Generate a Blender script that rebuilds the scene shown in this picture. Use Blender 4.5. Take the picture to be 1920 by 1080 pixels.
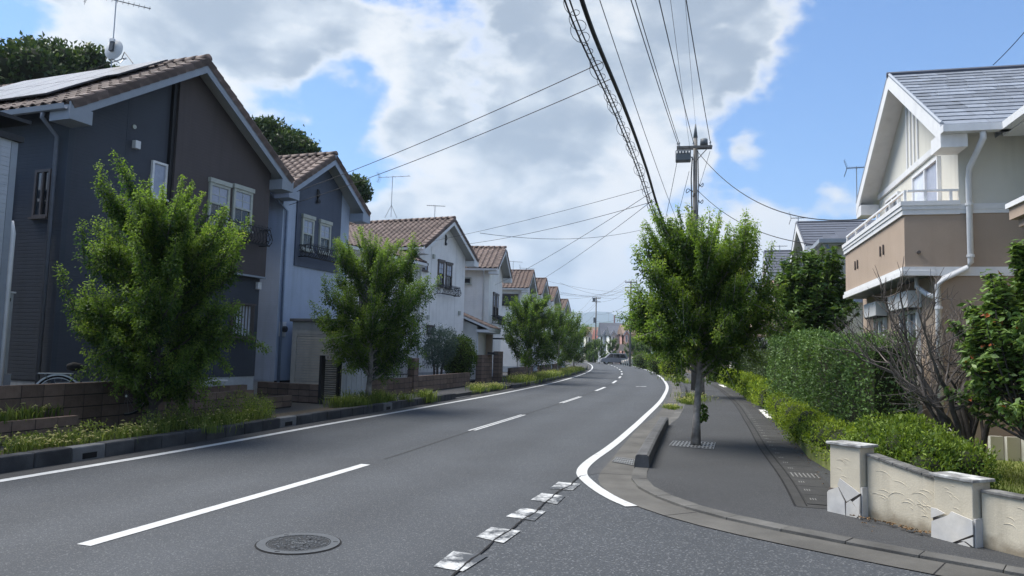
import bpy, math, random
import numpy as np
from mathutils import Vector, Matrix

for o in list(bpy.data.objects):
    bpy.data.objects.remove(o)
S = bpy.context.scene
COL = S.collection
rad = math.radians

# ------------------------------------------------------------------ camera
FPX, EYE = 1390.0, 1.65
PITCH, ROLL = math.atan(120 / FPX), 0.027
_F = np.array([0, math.cos(PITCH), math.sin(PITCH)])
_U0 = np.array([0, -math.sin(PITCH), math.cos(PITCH)])
_R0 = np.array([1.0, 0, 0])
_U = math.cos(ROLL) * _U0 - math.sin(ROLL) * _R0
_R = math.cos(ROLL) * _R0 + math.sin(ROLL) * _U0
CAMP = np.array([0, 0, EYE])
cam = bpy.data.cameras.new("camera")
cam.sensor_width = 36.0
cam.lens = FPX / 1920 * 36
cam.clip_start = 0.05
cam.clip_end = 40000
camo = bpy.data.objects.new("camera", cam)
COL.objects.link(camo)
M = Matrix.Identity(4)
for i in range(3):
    M[i][0] = _R[i]; M[i][1] = _U[i]; M[i][2] = -_F[i]; M[i][3] = CAMP[i]
camo.matrix_world = M
S.camera = camo

# survey helpers: they turn a sight line into a place on the ground / at a height / on a wall
def ray(px, py):
    return _F + (px - 960) / FPX * _R + (540 - py) / FPX * _U
def G(px, py, z=0.0):
    v = ray(px, py); t = (z - EYE) / v[2]
    return CAMP + v * t
def at(px, py, Y):
    v = ray(px, py)
    return CAMP + v * (Y / v[1])

# ------------------------------------------------------------------ light
SUN_AZ, SUN_EL = rad(-70), rad(60)       # azimuth from +Y towards +X
sd = Vector((math.sin(SUN_AZ) * math.cos(SUN_EL), math.cos(SUN_AZ) * math.cos(SUN_EL), math.sin(SUN_EL)))
sun = bpy.data.lights.new("sun", 'SUN')
sun.energy = 1.9
sun.angle = rad(40)
sun.color = (1.0, 0.95, 0.87)
suno = bpy.data.objects.new("sun", sun)
COL.objects.link(suno)
suno.rotation_euler = (-sd).to_track_quat('-Z', 'Y').to_euler()
suno.location = (0, 0, 60)

W = bpy.data.worlds.new("World")
S.world = W
W.use_nodes = True
wn, wl = W.node_tree.nodes, W.node_tree.links
wn.clear()
def wnode(t, **k):
    n = wn.new(t)
    for a, b in k.items():
        setattr(n, a, b)
    return n
def wmath(op, a, b=None, c=None):
    n = wnode('ShaderNodeMath', operation=op)
    for i, v in enumerate((a, b, c)):
        if v is None: continue
        if isinstance(v, (int, float)): n.inputs[i].default_value = v
        else: wl.new(v, n.inputs[i])
    return n.outputs[0]
def wsmooth(v, a, b, lo=0.0, hi=1.0):
    n = wnode('ShaderNodeMapRange', interpolation_type='SMOOTHSTEP')
    wl.new(v, n.inputs[0])
    for i, x in enumerate((a, b, lo, hi)): n.inputs[i + 1].default_value = x
    return n.outputs[0]
def wnoise(vec, scale, detail, rough=.55, dist=0.0):
    n = wnode('ShaderNodeTexNoise')
    wl.new(vec, n.inputs['Vector'])
    n.inputs['Scale'].default_value = scale; n.inputs['Detail'].default_value = detail
    n.inputs['Roughness'].default_value = rough; n.inputs['Distortion'].default_value = dist
    return n.outputs[0]
tc = wnode('ShaderNodeTexCoord')
DIR = tc.outputs['Generated']
sep = wnode('ShaderNodeSeparateXYZ'); wl.new(DIR, sep.inputs[0])
mpn = wnode('ShaderNodeMapping'); wl.new(DIR, mpn.inputs[0]); mpn.inputs['Scale'].default_value = (1.0, 1.0, 1.7); mpn.inputs['Location'].default_value = (3.1, 1.7, .4)
PL = mpn.outputs[0]
sky = wnode('ShaderNodeTexSky', sky_type='NISHITA')
sky.sun_disc = False
sky.sun_elevation = SUN_EL
sky.sun_rotation = SUN_AZ
sky.altitude = 60
sky.air_density = 1.0
sky.dust_density = 0.6
sky.ozone_density = 1.6
# cumulus field: fractal noise on a cloud layer, with the big banks standing where they stand
n1 = wnoise(PL, 4.2, 10, .52, .1)
n2 = wnoise(PL, 11.0, 9, .55, .15)
n4 = wnoise(PL, 30.0, 7, .55, .1)
fld = wmath('ADD', wmath('ADD', wmath('MULTIPLY', n1, .50), wmath('MULTIPLY', n2, .32)), wmath('MULTIPLY', n4, .18))
dens = wmath('MULTIPLY_ADD', fld, 2.7, -.86)
def bank(px, py, r_in, r_out, amp, to=None):
    global dens, tone
    c = ray(px, py); c = c / np.linalg.norm(c)
    dp = wnode('ShaderNodeVectorMath', operation='DOT_PRODUCT')
    wl.new(DIR, dp.inputs[0]); dp.inputs[1].default_value = c
    s = wsmooth(dp.outputs['Value'], math.cos(r_out / FPX), math.cos(r_in / FPX), 0, amp)
    if to: tone = wmath('ADD', tone, s)
    else: dens = wmath('ADD', dens, s)
for b in ((960, 130, 40, 420, .28), (1270, 60, 40, 400, .26), (400, 60, 40, 270, .36), (790, 330, 30, 240, .20),
          (1020, 430, 40, 300, .16), (560, 30, 20, 200, .2), (1450, -20, 30, 260, .16), (1490, 95, 20, 130, .22), (760, 120, 20, 160, .18),
          (1600, 345, 10, 90, .5), (1545, 420, 10, 90, .16), (1440, 465, 15, 110, .38), (1230, 330, 8, 90, .1), (1330, 440, 10, 90, .2),
          (1740, 40, 8, 85, .38), (1150, 490, 20, 180, .16), (150, 20, 10, 150, .25), (880, 460, 20, 180, .14), (1412, 275, 5, 50, .3), (1300, 285, 5, 55, .3), (1640, 125, 4, 45, .32),
          (1760, 300, 60, 380, -.42), (1680, 150, 40, 260, -.3), (655, 165, 15, 95, -.5), (560, 300, 20, 170, -.5), (1420, 320, 15, 120, -.3),
          (90, 80, 10, 130, -.3), (700, 290, 10, 110, -.25), (1850, -60, 100, 400, -.3), (900, 545, 20, 160, -.1), (1100, 330, 10, 90, -.06)):
    bank(*b)
mask = wsmooth(dens, .40, .74)
thick = wsmooth(dens, .52, 1.0)
n3 = wnoise(PL, 7.0, 10, .56, .2)
tone = wmath('MULTIPLY_ADD', wmath('ADD', wmath('MULTIPLY', n3, .66), wmath('MULTIPLY', n2, .34)), 2.3, -.70)     # which parts of the banks show their grey undersides
for b in ((470, 70, 40, 230, .07), (1030, 240, 30, 220, .04), (1060, 30, 30, 200, .05), (1380, 60, 20, 200, .08), (620, 60, 20, 160, .06),
          (770, 180, 20, 190, -.18), (860, 330, 20, 150, -.08), (160, 20, 20, 160, -.2), (1180, 290, 10, 90, -.2), (1190, 520, 20, 200, -.2), (1440, 460, 20, 240, -.4), (1600, 350, 10, 150, -.5), (1540, 110, 20, 120, -.14), (1740, 50, 20, 200, -.4), (880, 470, 20, 160, -.08)):
    bank(*b, to=1)
shade = wmath('MULTIPLY', wsmooth(thick, 0, .8), wsmooth(tone, .14, .72))
ramp = wnode('ShaderNodeValToRGB')
wl.new(shade, ramp.inputs[0])
cr = ramp.color_ramp
cr.elements[0].position = 0.0; cr.elements[0].color = (1.0, 1.0, 1.0, 1)
cr.elements[1].position = 1.0; cr.elements[1].color = (.37, .44, .54, 1)
e = cr.elements.new(.4); e.color = (.70, .76, .83, 1)
cs = wnode('ShaderNodeVectorMath', operation='SCALE')
wl.new(ramp.outputs[0], cs.inputs[0]); cs.inputs['Scale'].default_value = 2.3
# thin veil low over the horizon
veil = wmath('MULTIPLY', wsmooth(sep.outputs[2], 0.22, 0.0), .40)
mask = wmath('MAXIMUM', mask, veil)
mx = wnode('ShaderNodeMix', data_type='RGBA')
wl.new(mask, mx.inputs[0])
skg = wnode('ShaderNodeVectorMath', operation='MULTIPLY')
wl.new(sky.outputs[0], skg.inputs[0]); skg.inputs[1].default_value = (.225, .345, .465)
wl.new(skg.outputs[0], mx.inputs[6])
wl.new(cs.outputs[0], mx.inputs[7])
bg = wnode('ShaderNodeBackground')
bg.inputs['Strength'].default_value = 0.10
wl.new(mx.outputs[2], bg.inputs['Color'])
wo = wnode('ShaderNodeOutputWorld')
wl.new(bg.outputs[0], wo.inputs['Surface'])

vs = S.view_settings
vs.view_transform = 'Standard'; vs.look = 'None'; vs.exposure = 2.08; vs.gamma = 1.0
vs.use_curve_mapping = False
S.cycles.max_bounces = 5
S.cycles.transparent_max_bounces = 12

# ------------------------------------------------------------------ materials
MATS = {}
def mat(name, color=(.5, .5, .5), rough=.8, var=.12, scale=6.0, spec=.3, metal=0.0, bump=0.0, bscale=40.0,
        streak=0.0, rnd=0.0, col2=None, fine=0.0, fscale=150.0):
    """principled surface with two-scale colour mottling, optional vertical weather streaks, per-object variation, bump"""
    m = bpy.data.materials.new(name); m.use_nodes = True
    N, L = m.node_tree.nodes, m.node_tree.links
    p = N['Principled BSDF']
    p.inputs['Roughness'].default_value = rough
    p.inputs['Metallic'].default_value = metal
    p.inputs['Specular IOR Level'].default_value = spec
    t = N.new('ShaderNodeTexCoord')
    ns = N.new('ShaderNodeTexNoise'); ns.inputs['Scale'].default_value = scale; ns.inputs['Detail'].default_value = 6
    ns.inputs['Roughness'].default_value = .62
    L.new(t.outputs['Object'], ns.inputs['Vector'])
    mr = N.new('ShaderNodeMapRange'); mr.inputs[1].default_value = .3; mr.inputs[2].default_value = .7
    mr.inputs[3].default_value = 1 - var; mr.inputs[4].default_value = 1 + var
    L.new(ns.outputs[0], mr.inputs[0])
    val = mr.outputs[0]
    def mul(a, b):
        q = N.new('ShaderNodeMath'); q.operation = 'MULTIPLY'; L.new(a, q.inputs[0]); L.new(b, q.inputs[1]); return q.outputs[0]
    def rng(src, a, b, lo, hi):
        q = N.new('ShaderNodeMapRange'); L.new(src, q.inputs[0])
        for i, x in enumerate((a, b, lo, hi)): q.inputs[i + 1].default_value = x
        return q.outputs[0]
    if fine:
        nf = N.new('ShaderNodeTexNoise'); nf.inputs['Scale'].default_value = fscale; nf.inputs['Detail'].default_value = 3
        L.new(t.outputs['Object'], nf.inputs['Vector'])
        val = mul(val, rng(nf.outputs[0], .3, .7, 1 - fine, 1 + fine))
    if streak:
        mp = N.new('ShaderNodeMapping'); mp.inputs['Scale'].default_value = (5, 5, .35)
        L.new(t.outputs['Object'], mp.inputs[0])
        n5 = N.new('ShaderNodeTexNoise'); n5.inputs['Scale'].default_value = 1.0; n5.inputs['Detail'].default_value = 5
        L.new(mp.outputs[0], n5.inputs['Vector'])
        val = mul(val, rng(n5.outputs[0], .52, .72, 1.0, 1 - streak))
    if rnd:
        oi = N.new('ShaderNodeObjectInfo')
        val = mul(val, rng(oi.outputs['Random'], 0, 1, 1 - rnd, 1 + rnd))
    base = N.new('ShaderNodeMix'); base.data_type = 'RGBA'
    base.inputs[6].default_value = (*color, 1)
    base.inputs[7].default_value = (*(col2 or color), 1)
    n6 = N.new('ShaderNodeTexNoise'); n6.inputs['Scale'].default_value = scale * .45; n6.inputs['Detail'].default_value = 5
    L.new(t.outputs['Object'], n6.inputs['Vector'])
    L.new(rng(n6.outputs[0], .4, .62, 0, 1), base.inputs[0])
    sc = N.new('ShaderNodeVectorMath'); sc.operation = 'SCALE'
    L.new(base.outputs[2], sc.inputs[0]); L.new(val, sc.inputs['Scale'])
    L.new(sc.outputs[0], p.inputs['Base Color'])
    if bump:
        nb = N.new('ShaderNodeTexNoise'); nb.inputs['Scale'].default_value = bscale; nb.inputs['Detail'].default_value = 5
        L.new(t.outputs['Object'], nb.inputs['Vector'])
        b = N.new('ShaderNodeBump'); b.inputs['Strength'].default_value = bump; b.inputs['Distance'].default_value = .01
        L.new(nb.outputs[0], b.inputs['Height']); L.new(b.outputs[0], p.inputs['Normal'])
    MATS[name] = m
    return m

def siding(name, color, pitch=.075, joint=True, rough=.75, streak=.12):
    """fibre-cement boards: fine horizontal courses as relief"""
    m = mat(name, color, rough, var=.07, scale=1.6, streak=streak)
    N, L = m.node_tree.nodes, m.node_tree.links
    t = N.new('ShaderNodeTexCoord'); s = N.new('ShaderNodeSeparateXYZ'); L.new(t.outputs['Object'], s.inputs[0])
    q = N.new('ShaderNodeMath'); q.operation = 'DIVIDE'; L.new(s.outputs[2], q.inputs[0]); q.inputs[1].default_value = pitch
    fr = N.new('ShaderNodeMath'); fr.operation = 'FRACT'; L.new(q.outputs[0], fr.inputs[0])
    mr = N.new('ShaderNodeMapRange'); mr.inputs[1].default_value = 0; mr.inputs[2].default_value = .22
    L.new(fr.outputs[0], mr.inputs[0])
    nz = N.new('ShaderNodeTexNoise'); nz.inputs['Scale'].default_value = 30; nz.inputs['Detail'].default_value = 3
    L.new(t.outputs['Object'], nz.inputs['Vector'])
    ad = N.new('ShaderNodeMath'); ad.operation = 'MULTIPLY_ADD'; L.new(nz.outputs[0], ad.inputs[0]); ad.inputs[1].default_value = .35
    L.new(mr.outputs[0], ad.inputs[2])
    b = N.new('ShaderNodeBump'); b.inputs['Strength'].default_value = .6; b.inputs['Distance'].default_value = .005
    L.new(ad.outputs[0], b.inputs['Height']); L.new(b.outputs[0], N['Principled BSDF'].inputs['Normal'])
    return m

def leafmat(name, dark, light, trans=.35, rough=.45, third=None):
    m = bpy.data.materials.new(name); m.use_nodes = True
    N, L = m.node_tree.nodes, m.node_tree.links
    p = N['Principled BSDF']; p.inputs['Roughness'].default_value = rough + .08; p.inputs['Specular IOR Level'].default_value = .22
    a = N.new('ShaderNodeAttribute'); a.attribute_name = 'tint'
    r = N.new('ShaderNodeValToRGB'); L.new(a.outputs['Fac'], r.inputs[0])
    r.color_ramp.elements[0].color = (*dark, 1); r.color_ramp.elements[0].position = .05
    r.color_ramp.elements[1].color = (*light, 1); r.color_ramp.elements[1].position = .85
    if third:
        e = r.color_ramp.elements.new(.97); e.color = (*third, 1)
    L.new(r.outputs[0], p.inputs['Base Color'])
    tr = N.new('ShaderNodeBsdfTranslucent')
    g = N.new('ShaderNodeMix'); g.data_type = 'RGBA'; g.blend_type = 'MULTIPLY'; g.inputs[0].default_value = 1
    L.new(r.outputs[0], g.inputs[6]); g.inputs[7].default_value = (1.25, 1.3, .6, 1)
    L.new(g.outputs[2], tr.inputs[0])
    ms = N.new('ShaderNodeMixShader'); ms.inputs[0].default_value = trans
    L.new(p.outputs[0], ms.inputs[1]); L.new(tr.outputs[0], ms.inputs[2])
    L.new(ms.outputs[0], N['Material Output'].inputs['Surface'])
    MATS[name] = m
    return m

def asphalt(name, base, speck, sscale, patch=.10, warm=(1, 1, 1)):
    m = mat(name, base, .82, var=patch * 1.3, scale=.42, bump=.5, bscale=sscale, spec=.35, fine=.22, fscale=sscale * .8)
    N, L = m.node_tree.nodes, m.node_tree.links
    p = N['Principled BSDF']
    src = p.inputs['Base Color'].links[0].from_socket
    t = N.new('ShaderNodeTexCoord')
    v = N.new('ShaderNodeTexVoronoi'); v.inputs['Scale'].default_value = sscale; L.new(t.outputs['Object'], v.inputs['Vector'])
    g = N.new('ShaderNodeSeparateColor'); L.new(v.outputs['Color'], g.inputs[0])
    k = N.new('ShaderNodeMapRange'); k.inputs[1].default_value = .82; k.inputs[2].default_value = 1.0; k.inputs[3].default_value = 0; k.inputs[4].default_value = .55
    L.new(g.outputs[0], k.inputs[0])
    x = N.new('ShaderNodeMix'); x.data_type = 'RGBA'; L.new(k.outputs[0], x.inputs[0]); L.new(src, x.inputs[6]); x.inputs[7].default_value = (*speck, 1)
    # long tyre-polished bands run with the road
    L.new(x.outputs[2], p.inputs['Base Color'])
    return m

def paint(name, wear, scale=9.0, under=(.05, .055, .062)):
    m = mat(name, (.47, .48, .48), .6, var=.14, scale=7, fine=.08, fscale=60)
    N, L = m.node_tree.nodes, m.node_tree.links
    p = N['Principled BSDF']; src = p.inputs['Base Color'].links[0].from_socket
    t = N.new('ShaderNodeTexCoord')
    n = N.new('ShaderNodeTexNoise'); n.inputs['Scale'].default_value = scale; n.inputs['Detail'].default_value = 9; n.inputs['Roughness'].default_value = .75
    L.new(t.outputs['Object'], n.inputs['Vector'])
    k = N.new('ShaderNodeMapRange'); k.inputs[1].default_value = wear - .07; k.inputs[2].default_value = wear + .06
    L.new(n.outputs[0], k.inputs[0])
    x = N.new('ShaderNodeMix'); x.data_type = 'RGBA'; L.new(k.outputs[0], x.inputs[0]); x.inputs[6].default_value = (*under, 1); L.new(src, x.inputs[7])
    L.new(x.outputs[2], p.inputs['Base Color'])
    return m

asphalt('asphalt', (.046, .051, .058), (.19, .195, .20), 110)
asphalt('asphalt_coarse', (.044, .049, .056), (.20, .207, .215), 75, patch=.08)
asphalt('asphalt_walk', (.034, .0355, .038), (.16, .165, .17), 170, patch=.16)
asphalt('asphalt_dark', (.038, .0385, .040), (.13, .13, .13), 170, patch=.2)
def lanes(m):      # wheel tracks polish the lanes, dust gathers at the edges: driven by the cross-road offset stored on the mesh
    N, L = m.node_tree.nodes, m.node_tree.links; p = N['Principled BSDF']; src = p.inputs['Base Color'].links[0].from_socket
    a = N.new('ShaderNodeAttribute'); a.attribute_name = 'off'
    t = N.new('ShaderNodeTexCoord'); n = N.new('ShaderNodeTexNoise'); n.inputs['Scale'].default_value = .8; n.inputs['Detail'].default_value = 5; L.new(t.outputs['Object'], n.inputs['Vector'])
    def mth(op, x, y=None, z=None):
        q = N.new('ShaderNodeMath'); q.operation = op
        for i, v in enumerate((x, y, z)):
            if v is None: continue
            if isinstance(v, (int, float)): q.inputs[i].default_value = v
            else: L.new(v, q.inputs[i])
        return q.outputs[0]
    w = mth('COSINE', mth('MULTIPLY', mth('ADD', a.outputs['Fac'], mth('MULTIPLY_ADD', n.outputs[0], .5, .5)), 4.1888))
    k = mth('MULTIPLY_ADD', mth('MULTIPLY', w, mth('MULTIPLY', n.outputs[0], 2.0)), .075, 1.0)
    s1 = N.new('ShaderNodeVectorMath'); s1.operation = 'SCALE'; L.new(src, s1.inputs[0]); L.new(k, s1.inputs['Scale'])
    e = mth('MULTIPLY', mth('SMOOTH_MAX', mth('MULTIPLY_ADD', a.outputs['Fac'], -2.2, -13.3), mth('MULTIPLY_ADD', a.outputs['Fac'], 2.2, -.1), .1), mth('MULTIPLY', n.outputs[0], 1.0))
    x = N.new('ShaderNodeMix'); x.data_type = 'RGBA'; x.clamp_factor = True; L.new(e, x.inputs[0]); L.new(s1.outputs[0], x.inputs[6]); x.inputs[7].default_value = (.085, .078, .068, 1); L.new(x.outputs[2], p.inputs['Base Color'])
lanes(MATS['asphalt'])
paint('paint', .35)
paint('paint_edge', .35, 14)
paint('paint_worn', .53, 3.2)
mat('crack', (.012, .012, .013), .95)
mat('seam', (.045, .046, .048), .9)
mat('concrete', (.098, .095, .088), .85, var=.2, scale=1.8, bump=.35, bscale=60, fine=.10, fscale=120, col2=(.07, .068, .063))
mat('kerb_concrete', (.108, .106, .10), .88, var=.25, scale=2.5, bump=.5, bscale=50, rnd=.12, col2=(.076, .075, .072), fine=.15)
mat('kerb_dark', (.034, .036, .040), .9, var=.35, scale=3, bump=.6, bscale=50, rnd=.14, col2=(.055, .057, .06), fine=.2)
mat('kerb_mid', (.085, .086, .088), .9, var=.3, scale=3, bump=.5, bscale=50, rnd=.08, col2=(.085, .087, .09), fine=.18)
mat('kerb_pale', (.12, .125, .13), .88, var=.2, scale=3, bump=.5, bscale=50, fine=.15)
mat('drain_lid', (.040, .040, .0395), .88, var=.22, scale=4, bump=.5, bscale=60, rnd=.14, fine=.15)
mat('hole', (.008, .008, .009), .95)
mat('slot_light', (.17, .17, .165), .85)
mat('white_tile', (.58, .57, .54), .7, var=.12, rnd=.05)
mat('iron_cast', (.075, .082, .09), .55, var=.18, scale=30, spec=.5, metal=.25)
mat('iron_cast_dark', (.026, .028, .031), .7, var=.3, scale=40, metal=.2)
mat('grate_metal', (.23, .235, .235), .55, var=.25, scale=20, metal=.5)
mat('soil', (.075, .062, .045), .95, var=.3, scale=8, bump=.7, bscale=30)
mat('ground', (.10, .105, .085), .95, var=.25, scale=.15)
mat('lawn', (.13, .17, .045), .95, var=.25, scale=5, bump=.8, bscale=120, col2=(.19, .21, .07), fine=.3)
mat('block', (.15, .108, .086), .9, var=.3, scale=5, bump=.6, bscale=40, rnd=.22, col2=(.10, .076, .063), fine=.18, streak=.2)
mat('block_mortar', (.022, .019, .017), .95, var=.2)
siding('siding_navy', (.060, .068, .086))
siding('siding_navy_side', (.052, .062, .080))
siding('siding_brown', (.088, .075, .076))
siding('siding_blue', (.40, .47, .60), .07)
siding('siding_slate', (.094, .112, .155), .07)
siding('siding_white', (.78, .78, .78), .10, streak=.12)
siding('siding_pale', (.78, .775, .75), .10, streak=.1)
siding('siding_grey', (.42, .45, .5), .07)
mat('foundation', (.42, .45, .48), .85, var=.12, streak=.15)
mat('trim_blue', (.30, .345, .42), .6, var=.06)
mat('trim_grey', (.27, .30, .345), .6, var=.06)
mat('trim_white', (.66, .67, .68), .55, var=.05, streak=.08)
mat('soffit', (.42, .43, .43), .7, var=.05)
mat('soffit_dark', (.22, .23, .24), .7, var=.05)
mat('tile_brown', (.112, .083, .073), .75, var=.18, scale=6, rnd=.3, col2=(.145, .108, .095), spec=.3)
mat('tile_dark', (.105, .070, .06), .78, var=.18, scale=6, rnd=.2, col2=(.13, .09, .078))
mat('tile_far', (.115, .084, .072), .8, var=.2, scale=3, col2=(.11, .076, .064))
mat('roof_under', (.06, .05, .045), .9)
mat('slate', (.20, .225, .265), .55, var=.28, scale=3.5, rnd=.26, col2=(.13, .145, .17), spec=.45, streak=.25)
mat('slate_dark', (.075, .083, .105), .6, var=.15, scale=2, spec=.4)
mat('slate_row', (.085, .094, .118), .55, var=.2, scale=3, spec=.45)
mat('roof_red', (.24, .10, .085), .8, var=.15)
mat('roof_tan', (.20, .145, .115), .8, var=.15)
mat('stucco_brown', (.36, .285, .225), .9, var=.06, scale=1.2, bump=.45, bscale=130, fine=.08, fscale=200, streak=.06)
mat('stucco_cream', (.60, .59, .53), .9, var=.05, scale=1.2, bump=.4, bscale=130, fine=.05, fscale=200, streak=.1)
mat('stucco_wall', (.50, .455, .36), .92, var=.12, scale=2.2, bump=.25, bscale=60, streak=.28, fine=.06)
def splash(m, z0, z1, col):      # soil splashed up the foot of a wall
    N, L = m.node_tree.nodes, m.node_tree.links; p = N['Principled BSDF']; src = p.inputs['Base Color'].links[0].from_socket
    t = N.new('ShaderNodeTexCoord'); s = N.new('ShaderNodeSeparateXYZ'); L.new(t.outputs['Object'], s.inputs[0])
    n = N.new('ShaderNodeTexNoise'); n.inputs['Scale'].default_value = 9; n.inputs['Detail'].default_value = 7; L.new(t.outputs['Object'], n.inputs['Vector'])
    a = N.new('ShaderNodeMath'); a.operation = 'MULTIPLY_ADD'; L.new(n.outputs[0], a.inputs[0]); a.inputs[1].default_value = (z1 - z0) * 1.6; L.new(s.outputs[2], a.inputs[2])
    k = N.new('ShaderNodeMapRange'); L.new(a.outputs[0], k.inputs[0]); k.inputs[1].default_value = z0 + (z1 - z0) * .8; k.inputs[2].default_value = z1 + (z1 - z0) * .8; k.inputs[3].default_value = .75; k.inputs[4].default_value = 0
    x = N.new('ShaderNodeMix'); x.data_type = 'RGBA'; L.new(k.outputs[0], x.inputs[0]); L.new(src, x.inputs[6]); x.inputs[7].default_value = (*col, 1); L.new(x.outputs[2], p.inputs['Base Color'])
splash(MATS['stucco_wall'], .05, .17, (.16, .125, .08))
mat('stucco_ridge', (.51, .465, .37), .92, var=.1, scale=5)
mat('stone_white', (.54, .52, .48), .6, var=.14, scale=5, col2=(.44, .44, .44), rnd=.05)
mat('stone_joint', (.10, .085, .075), .9)
mat('coping', (.20, .20, .20), .9, var=.5, scale=9, col2=(.42, .43, .42), bump=.5, bscale=40)
mat('coping_dark', (.085, .085, .082), .9, var=.4, scale=9, col2=(.16, .16, .155), bump=.5, bscale=40)
mat('pink_wall', (.50, .30, .26), .9, var=.06)
mat('peach_wall', (.52, .40, .32), .9, var=.06)
mat('pvc', (.62, .635, .65), .45, var=.05, streak=.1)
mat('pvc_grey', (.16, .18, .22), .5)
mat('pvc_blue', (.24, .30, .42), .5)
mat('frame_white', (.70, .71, .72), .4)
mat('frame_cream', (.40, .42, .38), .5)
mat('frame_brown', (.10, .085, .08), .5)
mat('glass', (.035, .045, .055), .04, var=.05, spec=.9)
mat('glass_curtain_refl', (.30, .33, .42), .12, var=.12, scale=7, spec=.7)  # blue-grey base colour stands in for sky reflection over curtains
mat('curtain', (.55, .6, .68), .8, var=.15)
mat('glass_dark', (.014, .016, .02), .05, spec=.7)
mat('shutter_box', (.64, .65, .66), .5, var=.05)
mat('iron_black', (.018, .018, .02), .55, spec=.4)
mat('steel', (.35, .36, .37), .35, metal=.9, var=.1)
mat('steel_dark', (.10, .105, .11), .5, metal=.6)
mat('dish', (.55, .57, .58), .5)
mat('solar', (.028, .032, .040), .35, spec=.5, var=.1)
mat('solar_frame', (.06, .065, .075), .4, metal=.5)
mat('wire', (.012, .013, .015), .6)
mat('pole', (.165, .16, .152), .85, var=.15, scale=2.5, streak=.25)
mat('transformer', (.125, .14, .15), .5, var=.12)
mat('porcelain', (.45, .46, .47), .3)
mat('shed_wall', (.46, .455, .43), .6, var=.08, streak=.15)
mat('shed_side', (.40, .43, .46), .6, var=.08, streak=.25)
mat('shed_roof', (.13, .135, .145), .6)
mat('bark', (.30, .285, .265), .95, var=.4, scale=7, bump=.9, bscale=25, col2=(.15, .14, .13))
mat('bark_dark', (.055, .048, .043), .95, var=.35, scale=9, bump=.8, bscale=30, col2=(.09, .082, .076))
mat('twig', (.14, .122, .11), .95, var=.35, scale=9, col2=(.085, .075, .07))
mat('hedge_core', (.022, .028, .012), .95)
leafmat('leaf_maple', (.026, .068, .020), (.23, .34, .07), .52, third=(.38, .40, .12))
leafmat('leaf_far', (.032, .076, .024), (.19, .28, .07), .34)
leafmat('leaf_forest', (.020, .042, .018), (.085, .13, .045), .22)
leafmat('leaf_hedge', (.05, .105, .034), (.20, .31, .11), .25, .4)
leafmat('leaf_olive', (.035, .062, .028), (.13, .18, .085), .22, .5)
leafmat('leaf_lime', (.07, .13, .018), (.38, .47, .05), .38, .45)
leafmat('leaf_azalea', (.038, .085, .016), (.27, .36, .055), .33, .42)
leafmat('leaf_box', (.04, .085, .016), (.16, .235, .04), .3)
leafmat('leaf_juniper', (.035, .06, .055), (.13, .18, .165), .2, .6)
leafmat('leaf_photinia', (.06, .12, .035), (.23, .33, .10), .25, .33, third=(.32, .10, .045))
leafmat('leaf_glossy', (.042, .092, .026), (.19, .28, .07), .25, .3)
leafmat('weed', (.06, .105, .024), (.30, .35, .09), .4, .6, third=(.52, .48, .24))
mat('paint_van', (.20, .205, .22), .3, spec=.6, metal=.3)
mat('paint_beige', (.42, .36, .30), .3, spec=.6)
mat('rubber', (.015, .015, .016), .85)
mat('lamp_red', (.4, .02, .02), .3)
mat('mountain', (.045, .075, .05), .95, var=.2, scale=.002)
mat('mountain_far', (.05, .07, .06), .95, var=.2, scale=.001)
mat('leaf_litter', (.16, .10, .05), .9, rnd=.4)

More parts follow.
